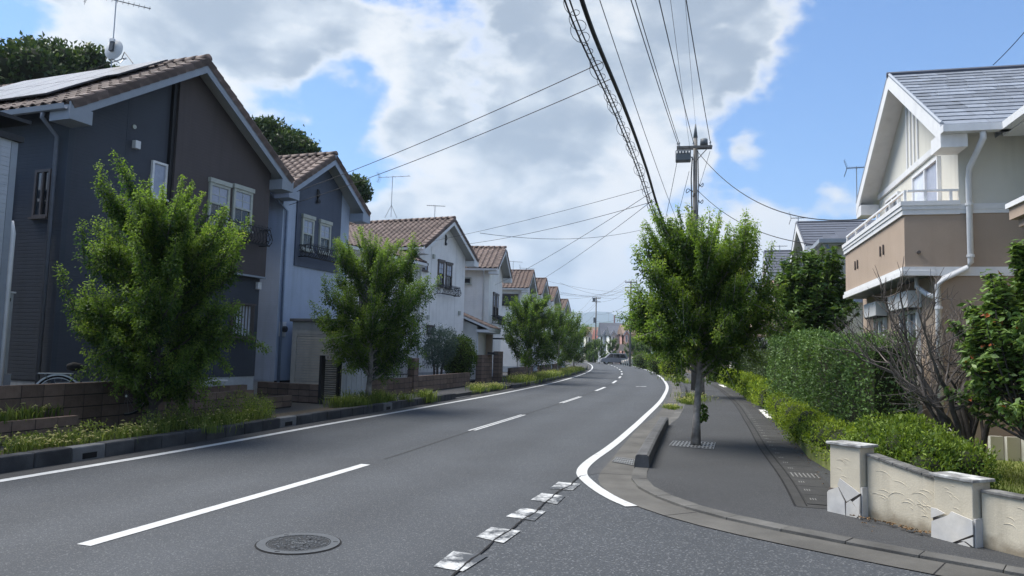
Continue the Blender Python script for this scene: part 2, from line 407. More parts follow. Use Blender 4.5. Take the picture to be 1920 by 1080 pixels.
# ------------------------------------------------------------------ geometry helpers
class MB:
    def __init__(s): s.v = []; s.f = []
    def add(s, vs, fs):
        k = len(s.v); s.v += [tuple(map(float, q)) for q in vs]; s.f += [tuple(i + k for i in f) for f in fs]; return s
    def hexa(s, p):   # 8 points: bottom ring 0-3, top ring 4-7
        return s.add(p, [(3, 2, 1, 0), (4, 5, 6, 7), (0, 1, 5, 4), (1, 2, 6, 5), (2, 3, 7, 6), (3, 0, 4, 7)])
    def box(s, x0, x1, y0, y1, z0, z1):
        return s.hexa([(x0, y0, z0), (x1, y0, z0), (x1, y1, z0), (x0, y1, z0), (x0, y0, z1), (x1, y0, z1), (x1, y1, z1), (x0, y1, z1)])
    def fbox(s, fr, a0, a1, b0, b1, z0, z1):
        return s.hexa([fr(a0, b0, z0), fr(a1, b0, z0), fr(a1, b1, z0), fr(a0, b1, z0), fr(a0, b0, z1), fr(a1, b0, z1), fr(a1, b1, z1), fr(a0, b1, z1)])
    def prism(s, poly, vec):
        n = len(poly); P = [np.array(q, float) for q in poly]; Q = [q + np.array(vec, float) for q in P]
        return s.add(P + Q, [tuple(range(n))[::-1], tuple(range(n, 2 * n))] + [(i, (i + 1) % n, n + (i + 1) % n, n + i) for i in range(n)])
    def slab(s, poly, t):  # horizontal polygon, top at its z, thickness t
        return s.prism([(p[0], p[1], p[2] - t) for p in poly], (0, 0, t))
    def quad(s, *p): return s.add(p, [tuple(range(len(p)))])
    def tube(s, pts, r, n=8, cap=True):
        P = [np.array(q, float) for q in pts]; m = len(P)
        R = [r] * m if isinstance(r, (int, float)) else list(r)
        vs = []; ref = np.array([0.31, 0.17, .93])
        for i in range(m):
            t = P[min(i + 1, m - 1)] - P[max(i - 1, 0)]; q = np.linalg.norm(t); t = t / q if q > 1e-7 else np.array([1.0, 0, 0])
            a = np.cross(t, ref)
            if np.linalg.norm(a) < .15: a = np.cross(t, np.array([1., 0, 0]))
            a /= np.linalg.norm(a); b = np.cross(t, a)
            for j in range(n):
                th = 2 * math.pi * j / n
                vs.append(P[i] + R[i] * (math.cos(th) * a + math.sin(th) * b))
        fs = [(i * n + j, i * n + (j + 1) % n, (i + 1) * n + (j + 1) % n, (i + 1) * n + j) for i in range(m - 1) for j in range(n)]
        if cap: fs += [tuple(range(n))[::-1], tuple(range((m - 1) * n, m * n))]
        return s.add(vs, fs)
    def disc(s, c, r, n=24, z=0.0, r0=None):
        c = np.array(c, float); ring = [(c[0] + r * math.cos(2 * math.pi * i / n), c[1] + r * math.sin(2 * math.pi * i / n), c[2] + z) for i in range(n)]
        if r0 is None: return s.add(ring, [tuple(range(n))])
        inn = [(c[0] + r0 * math.cos(2 * math.pi * i / n), c[1] + r0 * math.sin(2 * math.pi * i / n), c[2] + z) for i in range(n)]
        return s.add(ring + inn, [(i, (i + 1) % n, n + (i + 1) % n, n + i) for i in range(n)])
    def mesh(s, name, m, smooth=False):
        me = bpy.data.meshes.new(name); me.from_pydata(s.v, [], s.f); me.validate(); me.update()
        if m: me.materials.append(MATS[m])
        if smooth: me.polygons.foreach_set('use_smooth', [True] * len(me.polygons))
        return me
    def build(s, name, m, parent=None, smooth=False, bevel=0.0):
        return link(name, s.mesh(name, m, smooth), parent, bevel=bevel)

LOC = {}
def link(name, me, parent=None, basis=None, bevel=0.0):
    o = bpy.data.objects.new(name, me); COL.objects.link(o)
    if parent is not None:
        o.parent = parent
        if parent.name in LOC: o.matrix_parent_inverse = Matrix.Translation(-Vector(LOC[parent.name]))
    if basis is not None: o.matrix_basis = basis
    if bevel:
        b = o.modifiers.new('bevel', 'BEVEL'); b.width = bevel; b.segments = 2; b.limit_method = 'ANGLE'
    return o
def child(parent, name, me, basis):
    """a piece that shares mesh data; works under things and under parts built in world coordinates"""
    return link(name, me, parent, basis)
def tag(o, label=None, cat=None, group=None, kind=None):
    if label: o['label'] = label
    if cat: o['category'] = cat
    if group: o['group'] = group
    if kind: o['kind'] = kind
    return o
def thing(name, label, cat, loc=(0, 0, 0), group=None):
    o = bpy.data.objects.new(name, None); COL.objects.link(o); o.empty_display_size = .2
    o.location = loc; LOC[o.name] = tuple(float(c) for c in loc)
    return tag(o, label, cat, group)
def struct(o): o['kind'] = 'structure'; return o
def stuffp(o): o['kind'] = 'stuff'; return o
def basis_from(o, x, y, z):
    m = Matrix.Identity(4)
    for i in range(3): m[i][0] = x[i]; m[i][1] = y[i]; m[i][2] = z[i]; m[i][3] = o[i]
    return m
class Fr:
    """local frame: a along the street (away from the viewer), b across, z up"""
    def __init__(s, o, u, side):
        s.o = np.array([o[0], o[1], 0.0]); n = math.hypot(*u); s.u = np.array([u[0] / n, u[1] / n, 0.0])
        s.w = np.array([-s.u[1], s.u[0], 0.0]) if side == 'L' else np.array([s.u[1], -s.u[0], 0.0])
    def __call__(s, a, b, z): return s.o + a * s.u + b * s.w + np.array([0, 0, z])
    def hit(s, px, py, b=0.0):
        v = ray(px, py); q = s.o + b * s.w; t = (s.w @ (q - CAMP)) / (s.w @ v); h = CAMP + v * t
        return (h - s.o) @ s.u, h[2]
    def hit_side(s, px, py, a=0.0):
        v = ray(px, py); q = s.o + a * s.u; t = (s.u @ (q - CAMP)) / (s.u @ v); h = CAMP + v * t
        return (h - s.o) @ s.w, h[2]

def crom(pts, step=.5):
    P = [np.array(p, float) for p in pts]; P = [2 * P[0] - P[1]] + P + [2 * P[-1] - P[-2]]; out = []
    for i in range(1, len(P) - 2):
        n = max(2, int(np.linalg.norm(P[i + 1] - P[i]) / step))
        for k in range(n):
            t = k / n; a, b, c, d = P[i - 1], P[i], P[i + 1], P[i + 2]
            out.append(.5 * (2 * b + (c - a) * t + (2 * a - 5 * b + 4 * c - d) * t * t + (3 * b - a - 3 * c + d) * t ** 3))
    out.append(P[-2]); return np.array(out)
class Path:
    def __init__(s, pts, step=.5):
        s.p = crom(pts, step); d = np.diff(s.p, axis=0); l = np.hypot(d[:, 0], d[:, 1]); s.s = np.concatenate([[0], np.cumsum(l)])
        t = np.gradient(s.p, axis=0); t /= np.linalg.norm(t, axis=1)[:, None]; s.n = np.stack([t[:, 1], -t[:, 0]], 1); s.t = t
    def at(s, q, off=0.0):
        x = np.array([np.interp(q, s.s, s.p[:, i]) for i in (0, 1)]); n = np.array([np.interp(q, s.s, s.n[:, i]) for i in (0, 1)])
        n /= np.linalg.norm(n); return x + n * off
    def tan(s, q):
        t = np.array([np.interp(q, s.s, s.t[:, i]) for i in (0, 1)]); return t / np.linalg.norm(t)
    def sy(s, y): return float(np.interp(y, s.p[:, 1], s.s))
def strip(path, s0, s1, o0, o1, z, step=.6, thick=0.0, mb=None):
    mb = mb or MB(); n = max(1, int(math.ceil((s1 - s0) / step))); qs = np.linspace(s0, s1, n + 1)
    A = [(*path.at(q, o0), z) for q in qs]; B = [(*path.at(q, o1), z) for q in qs]
    if thick:
        A2 = [(x, y, z - thick) for x, y, z in A]; B2 = [(x, y, z - thick) for x, y, z in B]; m = n + 1
        fs = []
        for i in range(n):
            fs += [(i, m + i, m + i + 1, i + 1), (2 * m + i, 2 * m + i + 1, 3 * m + i + 1, 3 * m + i), (i, i + 1, 2 * m + i + 1, 2 * m + i), (m + i, 3 * m + i, 3 * m + i + 1, m + i + 1)]
        fs += [(0, 2 * m, 3 * m, m), (n, m + n, 3 * m + n, 2 * m + n)]
        return mb.add(A + B + A2 + B2, fs)
    return mb.add(A + B, [(i, n + 1 + i, n + 2 + i, i + 1) for i in range(n)])

# many leaves as one mesh: a folded kite for each leaf
def leaves_mesh(name, m, c, d, n, size, tint, aspect=.62, fold=.18):
    c = np.asarray(c, float); N = len(c)
    d = d / (np.linalg.norm(d, axis=1)[:, None] + 1e-9)
    b = np.cross(n, d); b /= (np.linalg.norm(b, axis=1)[:, None] + 1e-9); n2 = np.cross(d, b)
    s = size[:, None]
    V = np.empty((N, 4, 3))
    V[:, 0] = c - d * s * .5; V[:, 2] = c + d * s * .5 - n2 * s * .10
    V[:, 1] = c + b * s * aspect * .5 + n2 * s * fold - d * s * .05; V[:, 3] = c - b * s * aspect * .5 + n2 * s * fold - d * s * .05
    me = bpy.data.meshes.new(name)
    me.vertices.add(N * 4); me.vertices.foreach_set('co', V.reshape(-1).astype(np.float32))
    me.loops.add(N * 4); me.loops.foreach_set('vertex_index', np.arange(N * 4, dtype=np.int32))
    me.polygons.add(N); me.polygons.foreach_set('loop_start', np.arange(0, N * 4, 4, dtype=np.int32))
    at_ = me.attributes.new('tint', 'FLOAT', 'POINT'); at_.data.foreach_set('value', np.repeat(np.clip(tint, 0, 1), 4).astype(np.float32))
    me.materials.append(MATS[m]); me.update(calc_edges=True)
    return me
def rdir(rng, n): v = rng.normal(size=(n, 3)); return v / np.linalg.norm(v, axis=1)[:, None]
# ================================================================== ground and road
struct(MB().quad((-9000, -300, -.14), (9000, -300, -.14), (9000, 9000, -.14), (-9000, 9000, -.14)).build('ground', 'ground'))
# right-hand edge line of the main road; everything along the street is offset from it
RP = Path([(-6.6, -14), (-3.6, -4.4), (-.42, 5.6), (1.0, 10.3), (2.05, 14.45), (3.45, 19.65), (6.11, 30.0), (9.26, 44.4), (13.1, 66.8), (16.3, 91.4), (19.2, 121), (20.9, 150), (20.6, 190), (16, 250), (6, 320)])
S0 = RP.sy(-10); SE = RP.s[-1] - 1
_ss = np.arange(0, RP.s[-1], .25)
_py, _ny = np.interp(_ss, RP.s, RP.p[:, 1]), np.interp(_ss, RP.s, RP.n[:, 1])
def SP(y, off):      # arc position at which the line offset by off reaches the depth y
    k = np.maximum.accumulate(_py + _ny * off); return float(np.interp(y, k[:-100], _ss[:-100]))
def LP(y, off): return RP.at(SP(y, off), off)
side = MB().quad((-6.2, -4, -.003), (14, -9, -.003), (14, 12, -.003), (.2, 12, -.003))
struct(side.build('side_street', 'asphalt_coarse'))
# the main road surface stops at the ragged joint with the side street
mb = MB(); qs = np.arange(S0, SE, .5); sj = RP.sy(10.2)
rngx = np.random.default_rng(3)
def redge(q):
    return .02 + .015 * math.sin(q * 3.1) + .012 * math.sin(q * 7.7 + 1) if q < sj else .02 + min(1.0, (q - sj) / .8) * .40
qs = np.unique(np.concatenate([qs, np.arange(RP.sy(3), RP.sy(11.5), .06)]))
n = len(qs); NC = 15; offs = []
for q in qs:
    r_ = redge(q)
    for c in range(NC):
        o_ = -6.85 + (r_ + 6.85) * c / (NC - 1); offs.append(o_); mb.v.append((*map(float, RP.at(q, o_)), 0.0))
mb.f += [(i * NC + c, i * NC + c + 1, (i + 1) * NC + c + 1, (i + 1) * NC + c) for i in range(n - 1) for c in range(NC - 1)]
road = struct(mb.build('road', 'asphalt'))
ao = road.data.attributes.new('off', 'FLOAT', 'POINT'); ao.data.foreach_set('value', [float(v) for v in offs])
# crack along the joint
mb = MB(); q0, q1 = RP.sy(4.2), RP.sy(10.35); qq = np.arange(q0, q1, .05); P1 = []; P2 = []
jit = np.cumsum(rngx.normal(0, .006, len(qq))); jit -= np.linspace(jit[0], jit[-1], len(qq))
for i, q in enumerate(qq):
    o = redge(q) + jit[i] * .5; wd = .006 + .007 * abs(math.sin(i * .37)) * rngx.random()
    P1.append((*RP.at(q, o - wd), .0085)); P2.append((*RP.at(q, o + wd), .0085))
n = len(qq); mb.add(P1 + P2, [(i, n + i, n + i + 1, i + 1) for i in range(n - 1)])
mb.build('joint_crack', 'crack', road)
# the paving seam under the centre line
strip(RP, RP.sy(10.5), RP.sy(60), -3.02, -2.985, .004, .6).build('paving_seam', 'seam', road)
# centre line: 5 m dashes
sc = RP.sy(10.2)
centre = [(6.15, 10.72), (15.55, 19.85), (24.9, 28.95), (33.8, 37.9)]
def s_of_center(y):   # arc position where the centre line reaches y
    ss = np.arange(S0, SE, .05); yy = np.array([RP.at(q, -3.0)[1] for q in ss]); return float(np.interp(y, yy, ss))
CL = [(s_of_center(a), s_of_center(b)) for a, b in centre]
last = CL[-1][0]
while last + 10 < SE - 40:
    last += 9.9; CL.append((last, last + 4.6))
CL.insert(0, (CL[0][0] - 9.6, CL[0][0] - 4.9))
for i, (a, b) in enumerate(CL):
    if i in (2, 3):
        m = strip(RP, a, b, -3.085, -3.03, .005); strip(RP, a + .1, b, -2.995, -2.935, .005, mb=m)
    else: m = strip(RP, a, b, -3.085, -2.94, .005)
    m.build('centre_line_dash', 'paint', road)
strip(RP, S0, SE, -6.22, -6.07, .005, .8).build('edge_line', 'paint_edge', road)
hook = Path([tuple(G(*q)[:2]) for q in ((1184, 950), (1150, 935), (1120, 917), (1099, 900), (1091, 889), (1095, 876), (1113, 860), (1138, 843))] +
            [tuple(RP.at(RP.sy(y), .07)) for y in (14.8, 17.0)], .12)
m = strip(hook, 0, hook.s[-1], -.075, .075, .0062, .12); strip(RP, RP.sy(17.0), SE, -.005, .145, .005, .8, mb=m)
m.build('edge_line', 'paint_edge', road)
# worn give-way blocks across the mouth of the side street
for ps in (((812, 1062), (868, 1071), (915, 1042), (850, 1033)), ((893, 1006), (944, 1018), (976, 995), (921, 988)),
           ((949, 968), (1002, 976), (1024, 958), (979, 952)), ((995, 937), (1044, 945), (1060, 930), (1016, 924)), ((1030, 916), (1074, 919), (1088, 907), (1047, 903))):
    P = [G(*q, .006) for q in ps]
    MB().quad(*P).build('give_way_block', 'paint_worn', road)
m = MB()
P = [G(1192, 725 + 0, .005), G(1212, 725, .005), G(1212, 724, .005), G(1192, 724, .005)]
MB().quad(*P).build('faded_mark', 'paint_worn', road)

# manhole cover
mh = thing('manhole_cover', 'round cast iron manhole cover with relief pattern in the near lane', 'manhole cover', G(560, 1020))
c = G(560, 1019.5); c[2] = 0
MB().disc(c, .352, 48, .004).build('rim_gap', 'crack', mh)
MB().disc(c, .338, 48, .009, .265).build('rim', 'iron_cast', mh)
MB().disc(c, .265, 48, .0055).build('plate', 'iron_cast_dark', mh)
rl = MB(); rr = random.Random(4)
def chip(cx, cy, w, h, ang, z=.0085):
    ca, sa = math.cos(ang), math.sin(ang)
    P = [(c[0] + cx + x * ca - y * sa, c[1] + cy + x * sa + y * ca, z) for x, y in ((-w, -h), (w, -h), (w, h), (-w, h))]
    rl.prism([(p[0], p[1], .0056) for p in P], (0, 0, z - .0056))
rl.disc(c, .062, 20, .009, .05)
for k in range(-2, 3): chip(.017 * k, 0, .005, .036 - abs(k) * .006, .5)
for k in range(170):
    r = rr.uniform(.075, .245); t = rr.uniform(0, 6.283); w = rr.uniform(.006, .02); h = rr.uniform(.004, .009)
    chip(r * math.cos(t), r * math.sin(t), w, h, t + rr.choice((1.57, 1.3, .3)) + rr.uniform(-.3, .3))
for k in range(34):
    t = 2 * math.pi * k / 34; chip(.252 * math.cos(t), .252 * math.sin(t), .004, .017, t + .02)
stuffp(rl.build('relief', 'iron_cast', mh))
for t in (.2, 2.2, 4.4):
    MB().fbox(lambda a, b, z: np.array([c[0] + .30 * math.cos(t) + a, c[1] + .30 * math.sin(t) + b, z]), -.02, .02, -.006, .006, .009, .0105).build('key_slot', 'hole', mh)

# ---------------------------------------------------------------- left kerb, verge and pavement
def kerb_run(parent, path, s0, s1, o0, o1, h, m, L=.6, inlet=(), pale=(), z0=-.05):
    s = s0; k = 0
    while s < s1 - .1:
        e = min(s + L, s1); isin = any(abs((s + e) / 2 - q) < L / 2 for q in inlet); mm = 'kerb_pale' if isin or any(abs((s + e) / 2 - q) < L * .6 for q in pale) else m
        g = .006 if h > .1 else .003; dz = rngx.uniform(-.006, .006) * (1 if h > .1 else .3); do = rngx.uniform(-.006, .006)
        A0, A1, B0, B1 = path.at(s + g, o0 + do), path.at(e - g, o0 + do), path.at(s + g, o1 + do), path.at(e - g, o1 + do)
        x = MB().hexa([(*A0, z0), (*A1, z0), (*B1, z0), (*B0, z0), (*A0, h + dz), (*A1, h + dz), (*B1, h + dz), (*B0, h + dz)])
        o = x.build('kerb_stone', mm, parent, bevel=.022 if h > .1 else .004)
        if isin:
            sgn = 1 if o0 > o1 else -1
            C0, C1 = path.at(s + .17, o0 + do + sgn * .004), path.at(e - .17, o0 + do + sgn * .004)
            D0, D1 = path.at(s + .17, o0 + do - sgn * .05), path.at(e - .17, o0 + do - sgn * .05)
            MB().hexa([(*C0, .02), (*C1, .02), (*D1, .02), (*D0, .02), (*C0, .10), (*C1, .10), (*D1, .10), (*D0, .10)]).build('drain_inlet', 'hole', o)
        s = e; k += 1
kl = struct(strip(RP, S0, RP.sy(25.6), -6.62, -6.78, .02, thick=.1).build('kerb', 'kerb_dark'))
def sl(px, py):   # arc position on the left kerb
    g = G(px, py); ss = np.arange(S0, SE, .1); d = [np.hypot(*(RP.at(q, -6.6) - g[:2])) for q in ss]; return float(ss[int(np.argmin(d))])
kerb_run(kl, RP, S0, sl(850, 748), -6.6, -6.8, .20, 'kerb_dark', inlet=(sl(210, 858), sl(555, 803), sl(738, 771)))
kerb_run(kl, RP, sl(975, 729), RP.sy(82), -6.6, -6.8, .18, 'kerb_dark', L=1.2, pale=(sl(1000, 722),))
strip(RP, S0, RP.sy(160), -6.58, -6.24, .0045, 1.0).build('gutter_strip', 'asphalt_dark', kl)
struct(strip(RP, S0, RP.sy(150), -6.82, -9.2, .13, 1.0, thick=.14).build('pavement_left', 'asphalt_dark'))
struct(strip(RP, S0, RP.sy(19.0), -6.82, -7.45, .155, 1.0, thick=.03).build('verge_soil', 'soil'))
# house lots behind the pavement
struct(MB().slab([(*RP.at(RP.sy(y), -9.2), .19) for y in (-6, 8, 20, 34, 48, 70, 110, 150)] + [(-60, 150, .19), (-60, -6, .19)], .3).build('house_lots_left', 'asphalt_dark'))
struct(strip(RP, RP.sy(90), RP.sy(240), -7.0, -40, .1, 3, thick=.15).build('house_lots_far', 'lawn'))

# ---------------------------------------------------------------- right apron, kerbs, pavement
CORN = [(1.86, 10.95), (1.70, 10.3), (1.62, 9.6), (1.70, 8.93), (1.98, 8.15), (2.42, 7.50), (3.0, 6.9), (3.56, 6.38), (4.2, 5.85), (5.2, 5.05), (6.5, 4.1)]
CP = Path(CORN[::-1] + [(2.42, 13.2), (2.98, 15.4), (3.58, 17.7)] + [tuple(RP.at(RP.sy(y), .77)) for y in (20.5, 26, 34, 44, 60, 80, 110)], .25)   # road-side edge of the kerb line
SC = CP.s[-1]
ap = strip(CP, 0, SC - 2, -.44, .02, .006, .4).build('gutter_apron', 'concrete'); struct(ap)
for k in range(26):
    q = 1.2 + k * 2.4
    if q < SC - 4: strip(CP, q, q + .012, -.435, .0, .0072, .4).build('joint', 'crack', ap)
pav = MB(); ss = np.concatenate([np.arange(0, 16, .25), np.arange(16, SC - 4, 1.0)])
inner = []
for q in ss:
    p = CP.at(q, .2); inner.append(p)
outer = []
for q in ss:
    p = CP.at(q, .2)
    y = CP.at(q, 0)[1]
    if y < 9.0: outer.append((4.2 + (9.0 - y) * .9, 8.2 - (9.0 - y) * .95))
    else: outer.append(tuple(RP.at(RP.sy(y), 3.6)))
n = len(ss); pav.add([(*p, .03) for p in inner] + [(*p, .03) for p in outer], [(i, i + 1, n + i + 1, n + i) for i in range(n - 1)])
pv = struct(pav.build('pavement_right', 'asphalt_walk'))
kr = struct(strip(CP, 0, SC - 2, .01, .19, .012, .4).build('kerb', 'kerb_concrete'))
def sr(px, py):
    g = G(px, py); q = np.arange(0, SC, .1); d = [np.hypot(*(CP.at(x, .0) - g[:2])) for x in q]; return float(q[int(np.argmin(d))])
b1, b2 = sr(1189, 880), sr(1246, 799)
kerb_run(kr, CP, 0.2, b1 - .02, .0, .2, .034, 'kerb_concrete', L=.6)
# low raised block beside the street tree
def raised(s0, s1):
    m = MB(); qs = np.linspace(s0, s1, max(3, int((s1 - s0) / .5)))
    prof = [(-.02, 0), (.0, .19), (.03, .215), (.16, .215), (.19, .195), (.2, 0)]
    V = [];
    for i, q in enumerate(qs):
        k = 1
        for o, z in prof: V.append((*CP.at(q, o), z * k))
    r = len(prof); F = [(i * r + j, i * r + j + 1, (i + 1) * r + j + 1, (i + 1) * r + j) for i in range(len(qs) - 1) for j in range(r - 1)]
    F += [tuple(range(r)), tuple(range((len(qs) - 1) * r, len(qs) * r))[::-1]]
    return m.add(V, F)
L1 = (b2 - b1) / 4
for k in range(4): raised(b1 + k * L1 + .002, b1 + (k + 1) * L1 - .002).build('raised_kerb_stone', 'kerb_mid', kr)
g1 = sr(1275, 756)
kerb_run(kr, CP, b2 + .02, g1 - .02, .0, .2, .034, 'kerb_concrete', L=.6)
ge = sr(1268, 722)
for k in range(14):
    L2 = (ge - g1) / 14; raised(g1 + k * L2 + .004, g1 + (k + 1) * L2 - .004).build('raised_kerb_stone', 'kerb_dark', kr)
kerb_run(kr, CP, ge + .02, ge + 5, .0, .2, .03, 'kerb_concrete', L=1.0)
for k in range(16): raised(ge + 5 + k * 1.2, ge + 5 + k * 1.2 + 1.18).build('raised_kerb_stone', 'kerb_concrete', kr)
strip(RP, RP.sy(60), RP.sy(200), .45, 3.2, .004, 2).build('pavement_far', 'asphalt_walk', pv)
# far strip of ground right of the pavement
lr = struct(strip(RP, RP.sy(10.5), RP.sy(240), 3.45, 45, .02, 2, thick=.1).build('house_lots_right', 'soil'))
# gully grating in the apron
def grating(name, label, quad, nb, mb_):
    a, b, c_, d_ = [np.array(p, float) for p in quad]
    g = thing(name, label, 'drain grating', (a + c_) / 2)
    def P(s, t, z): q = (a * (1 - s) + b * s) * (1 - t) + (d_ * (1 - s) + c_ * s) * t; return (q[0], q[1], z)
    base = a[2]
    MB().quad(P(0, 0, base + .001), P(1, 0, base + .001), P(1, 1, base + .001), P(0, 1, base + .001)).build('pit', 'hole', g)
    for i in range(nb + 1):
        s = i / nb; e = .1 / nb if i else 0
        s0, s1 = max(0, s - .22 / nb), min(1, s + .22 / nb)
        MB().hexa([P(s0, 0, base + .002), P(s1, 0, base + .002), P(s1, 1, base + .002), P(s0, 1, base + .002), P(s0, 0, base + .008), P(s1, 0, base + .008), P(s1, 1, base + .008), P(s0, 1, base + .008)]).build('bar', 'grate_metal', g)
    for i in range(mb_ + 1):
        s = i / mb_; s0, s1 = max(0, s - .16 / mb_), min(1, s + .16 / mb_)
        MB().hexa([P(0, s0, base + .003), P(1, s0, base + .003), P(1, s1, base + .003), P(0, s1, base + .003), P(0, s0, base + .0095), P(1, s0, base + .0095), P(1, s1, base + .0095), P(0, s1, base + .0095)]).build('cross_bar', 'grate_metal', g)
    return g
grating('gully_grating', 'small steel gully grating in the concrete apron beside the kerb end', [G(1147, 866, .0105), G(1188, 873, .0105), G(1190, 862, .0105), G(1155, 858, .0105)], 9, 3)
tg = [G(1254, 836, .032), G(1338, 843, .032), G(1342, 830, .032), G(1262, 827, .032)]
grating('tree_grating', 'square slotted grating round the foot of the right street tree', tg, 12, 4)
# lidded drain channel along the gardens
dr = struct(strip(RP, SP(8.3, 2.9), SP(45, 2.9), 2.66, 3.22, .034, .5).build('drain_channel', 'drain_lid'))
strip(RP, SP(8.4, 2.64), SP(45, 2.64), 2.63, 2.655, .037, .6).build('channel_edge', 'crack', dr)
strip(RP, SP(8.4, 2.77), SP(45, 2.77), 2.76, 2.775, .0395, .6).build('channel_edge', 'crack', dr)
q = SP(8.45, 2.99); k = 0
while q < SP(40, 2.9):
    e = q + .6; isg = k == 3
    lid = strip(RP, q + .006, e - .006, 2.785, 3.20, .042, .6, thick=.03).build('drain_lid', 'drain_lid', dr)
    if isg:
        for j in range(7):
            o = 2.82 + j * .055; strip(RP, q + .12, e - .12, o, o + .018, .0435, .6).build('slot', 'slot_light', lid)
    else:
        for oo in (2.845,):
            m = MB()
            for j in range(3): strip(RP, q + .25, q + .36, oo + j * .028, oo + j * .028 + .012, .0435, .6, mb=m)
            m.build('slot', 'slot_light', lid)
    q = e; k += 1
# white tiled drive between the hedges
wt = struct(MB().quad(*[(*LP(y, o), .045) for y, o in ((20.3, 3.25), (23.6, 3.25), (23.2, 6.5), (19.9, 6.5))]).build('drive', 'block_mortar'))
for i in range(6):
    for j in range(6):
        a0, a1 = 20.3 + i * .55, 20.3 + (i + 1) * .55; o0, o1 = 3.25 + j * .53, 3.25 + (j + 1) * .53
        MB().slab([(*LP(a, o), .052) for a, o in ((a0 + .015, o0 + .015), (a1 - .015, o0 + .015), (a1 - .015, o1 - .015), (a0 + .015, o1 - .015))], .006).build('tile', 'white_tile', wt)
wt2 = struct(MB().quad(*[(*LP(y, o), .045) for y, o in ((41, 3.1), (44.5, 3.1), (44, 6.5), (40.6, 6.5))]).build('drive', 'white_tile'))
# ================================================================== houses
def tile_mesh():
    pr = [(-.155, .012), (-.12, .004), (-.04, .002), (.0, .028), (.05, .058), (.10, .058), (.145, .03), (.155, .012)]
    m = MB(); V = []
    for y, dz in ((-.02, .022), (.33, 0)):
        V += [(x, y, z + dz) for x, z in pr]
    n = len(pr); V += [(x, -.02, z + .002) for x, z in pr]
    F = [(i, i + 1, n + i + 1, n + i) for i in range(n - 1)] + [(2 * n + i, 2 * n + i + 1, i + 1, i) for i in range(n - 1)]
    return m.add(V, F)
TILE = tile_mesh().mesh('roof_tile', 'tile_brown')
TILE_MB = tile_mesh()
def cap_mesh(r, L, n=7):
    m = MB(); V = []
    for y, k in ((0, 1.08), (L, .95)):
        V += [(r * k * math.cos(math.pi * i / n), y, r * k * math.sin(math.pi * i / n)) for i in range(n + 1)]
    F = [(i + 1, i, n + 1 + i, n + 2 + i) for i in range(n)] + [tuple(range(n + 1)), tuple(range(n + 1, 2 * n + 2))[::-1]]
    return m.add(V, F)
RIDGE = cap_mesh(.11, .36).mesh('ridge_tile', 'tile_brown', True)
VERGE = MB().add([(-.03, 0, .075), (.16, 0, .085), (.16, .31, .06), (-.03, .31, .05), (-.03, 0, -.12), (-.03, .31, -.13), (-.01, 0, -.12), (.16, 0, .06), (-.055, 0, .04), (-.055, .31, .02)],
                 [(0, 1, 2, 3), (0, 3, 9, 8), (8, 9, 5, 4), (0, 8, 4, 6, 7, 1)]).mesh('verge_tile', 'tile_brown')
VERGE_M = MB().add([(x * -1, y, z) for x, y, z in [(-.03, 0, .075), (.16, 0, .085), (.16, .31, .06), (-.03, .31, .05), (-.03, 0, -.12), (-.03, .31, -.13), (-.01, 0, -.12), (.16, 0, .06), (-.055, 0, .04), (-.055, .31, .02)]],
                   [(3, 2, 1, 0), (8, 9, 3, 0), (4, 5, 9, 8), (1, 7, 6, 4, 8, 0)]).mesh('verge_tile', 'tile_brown')

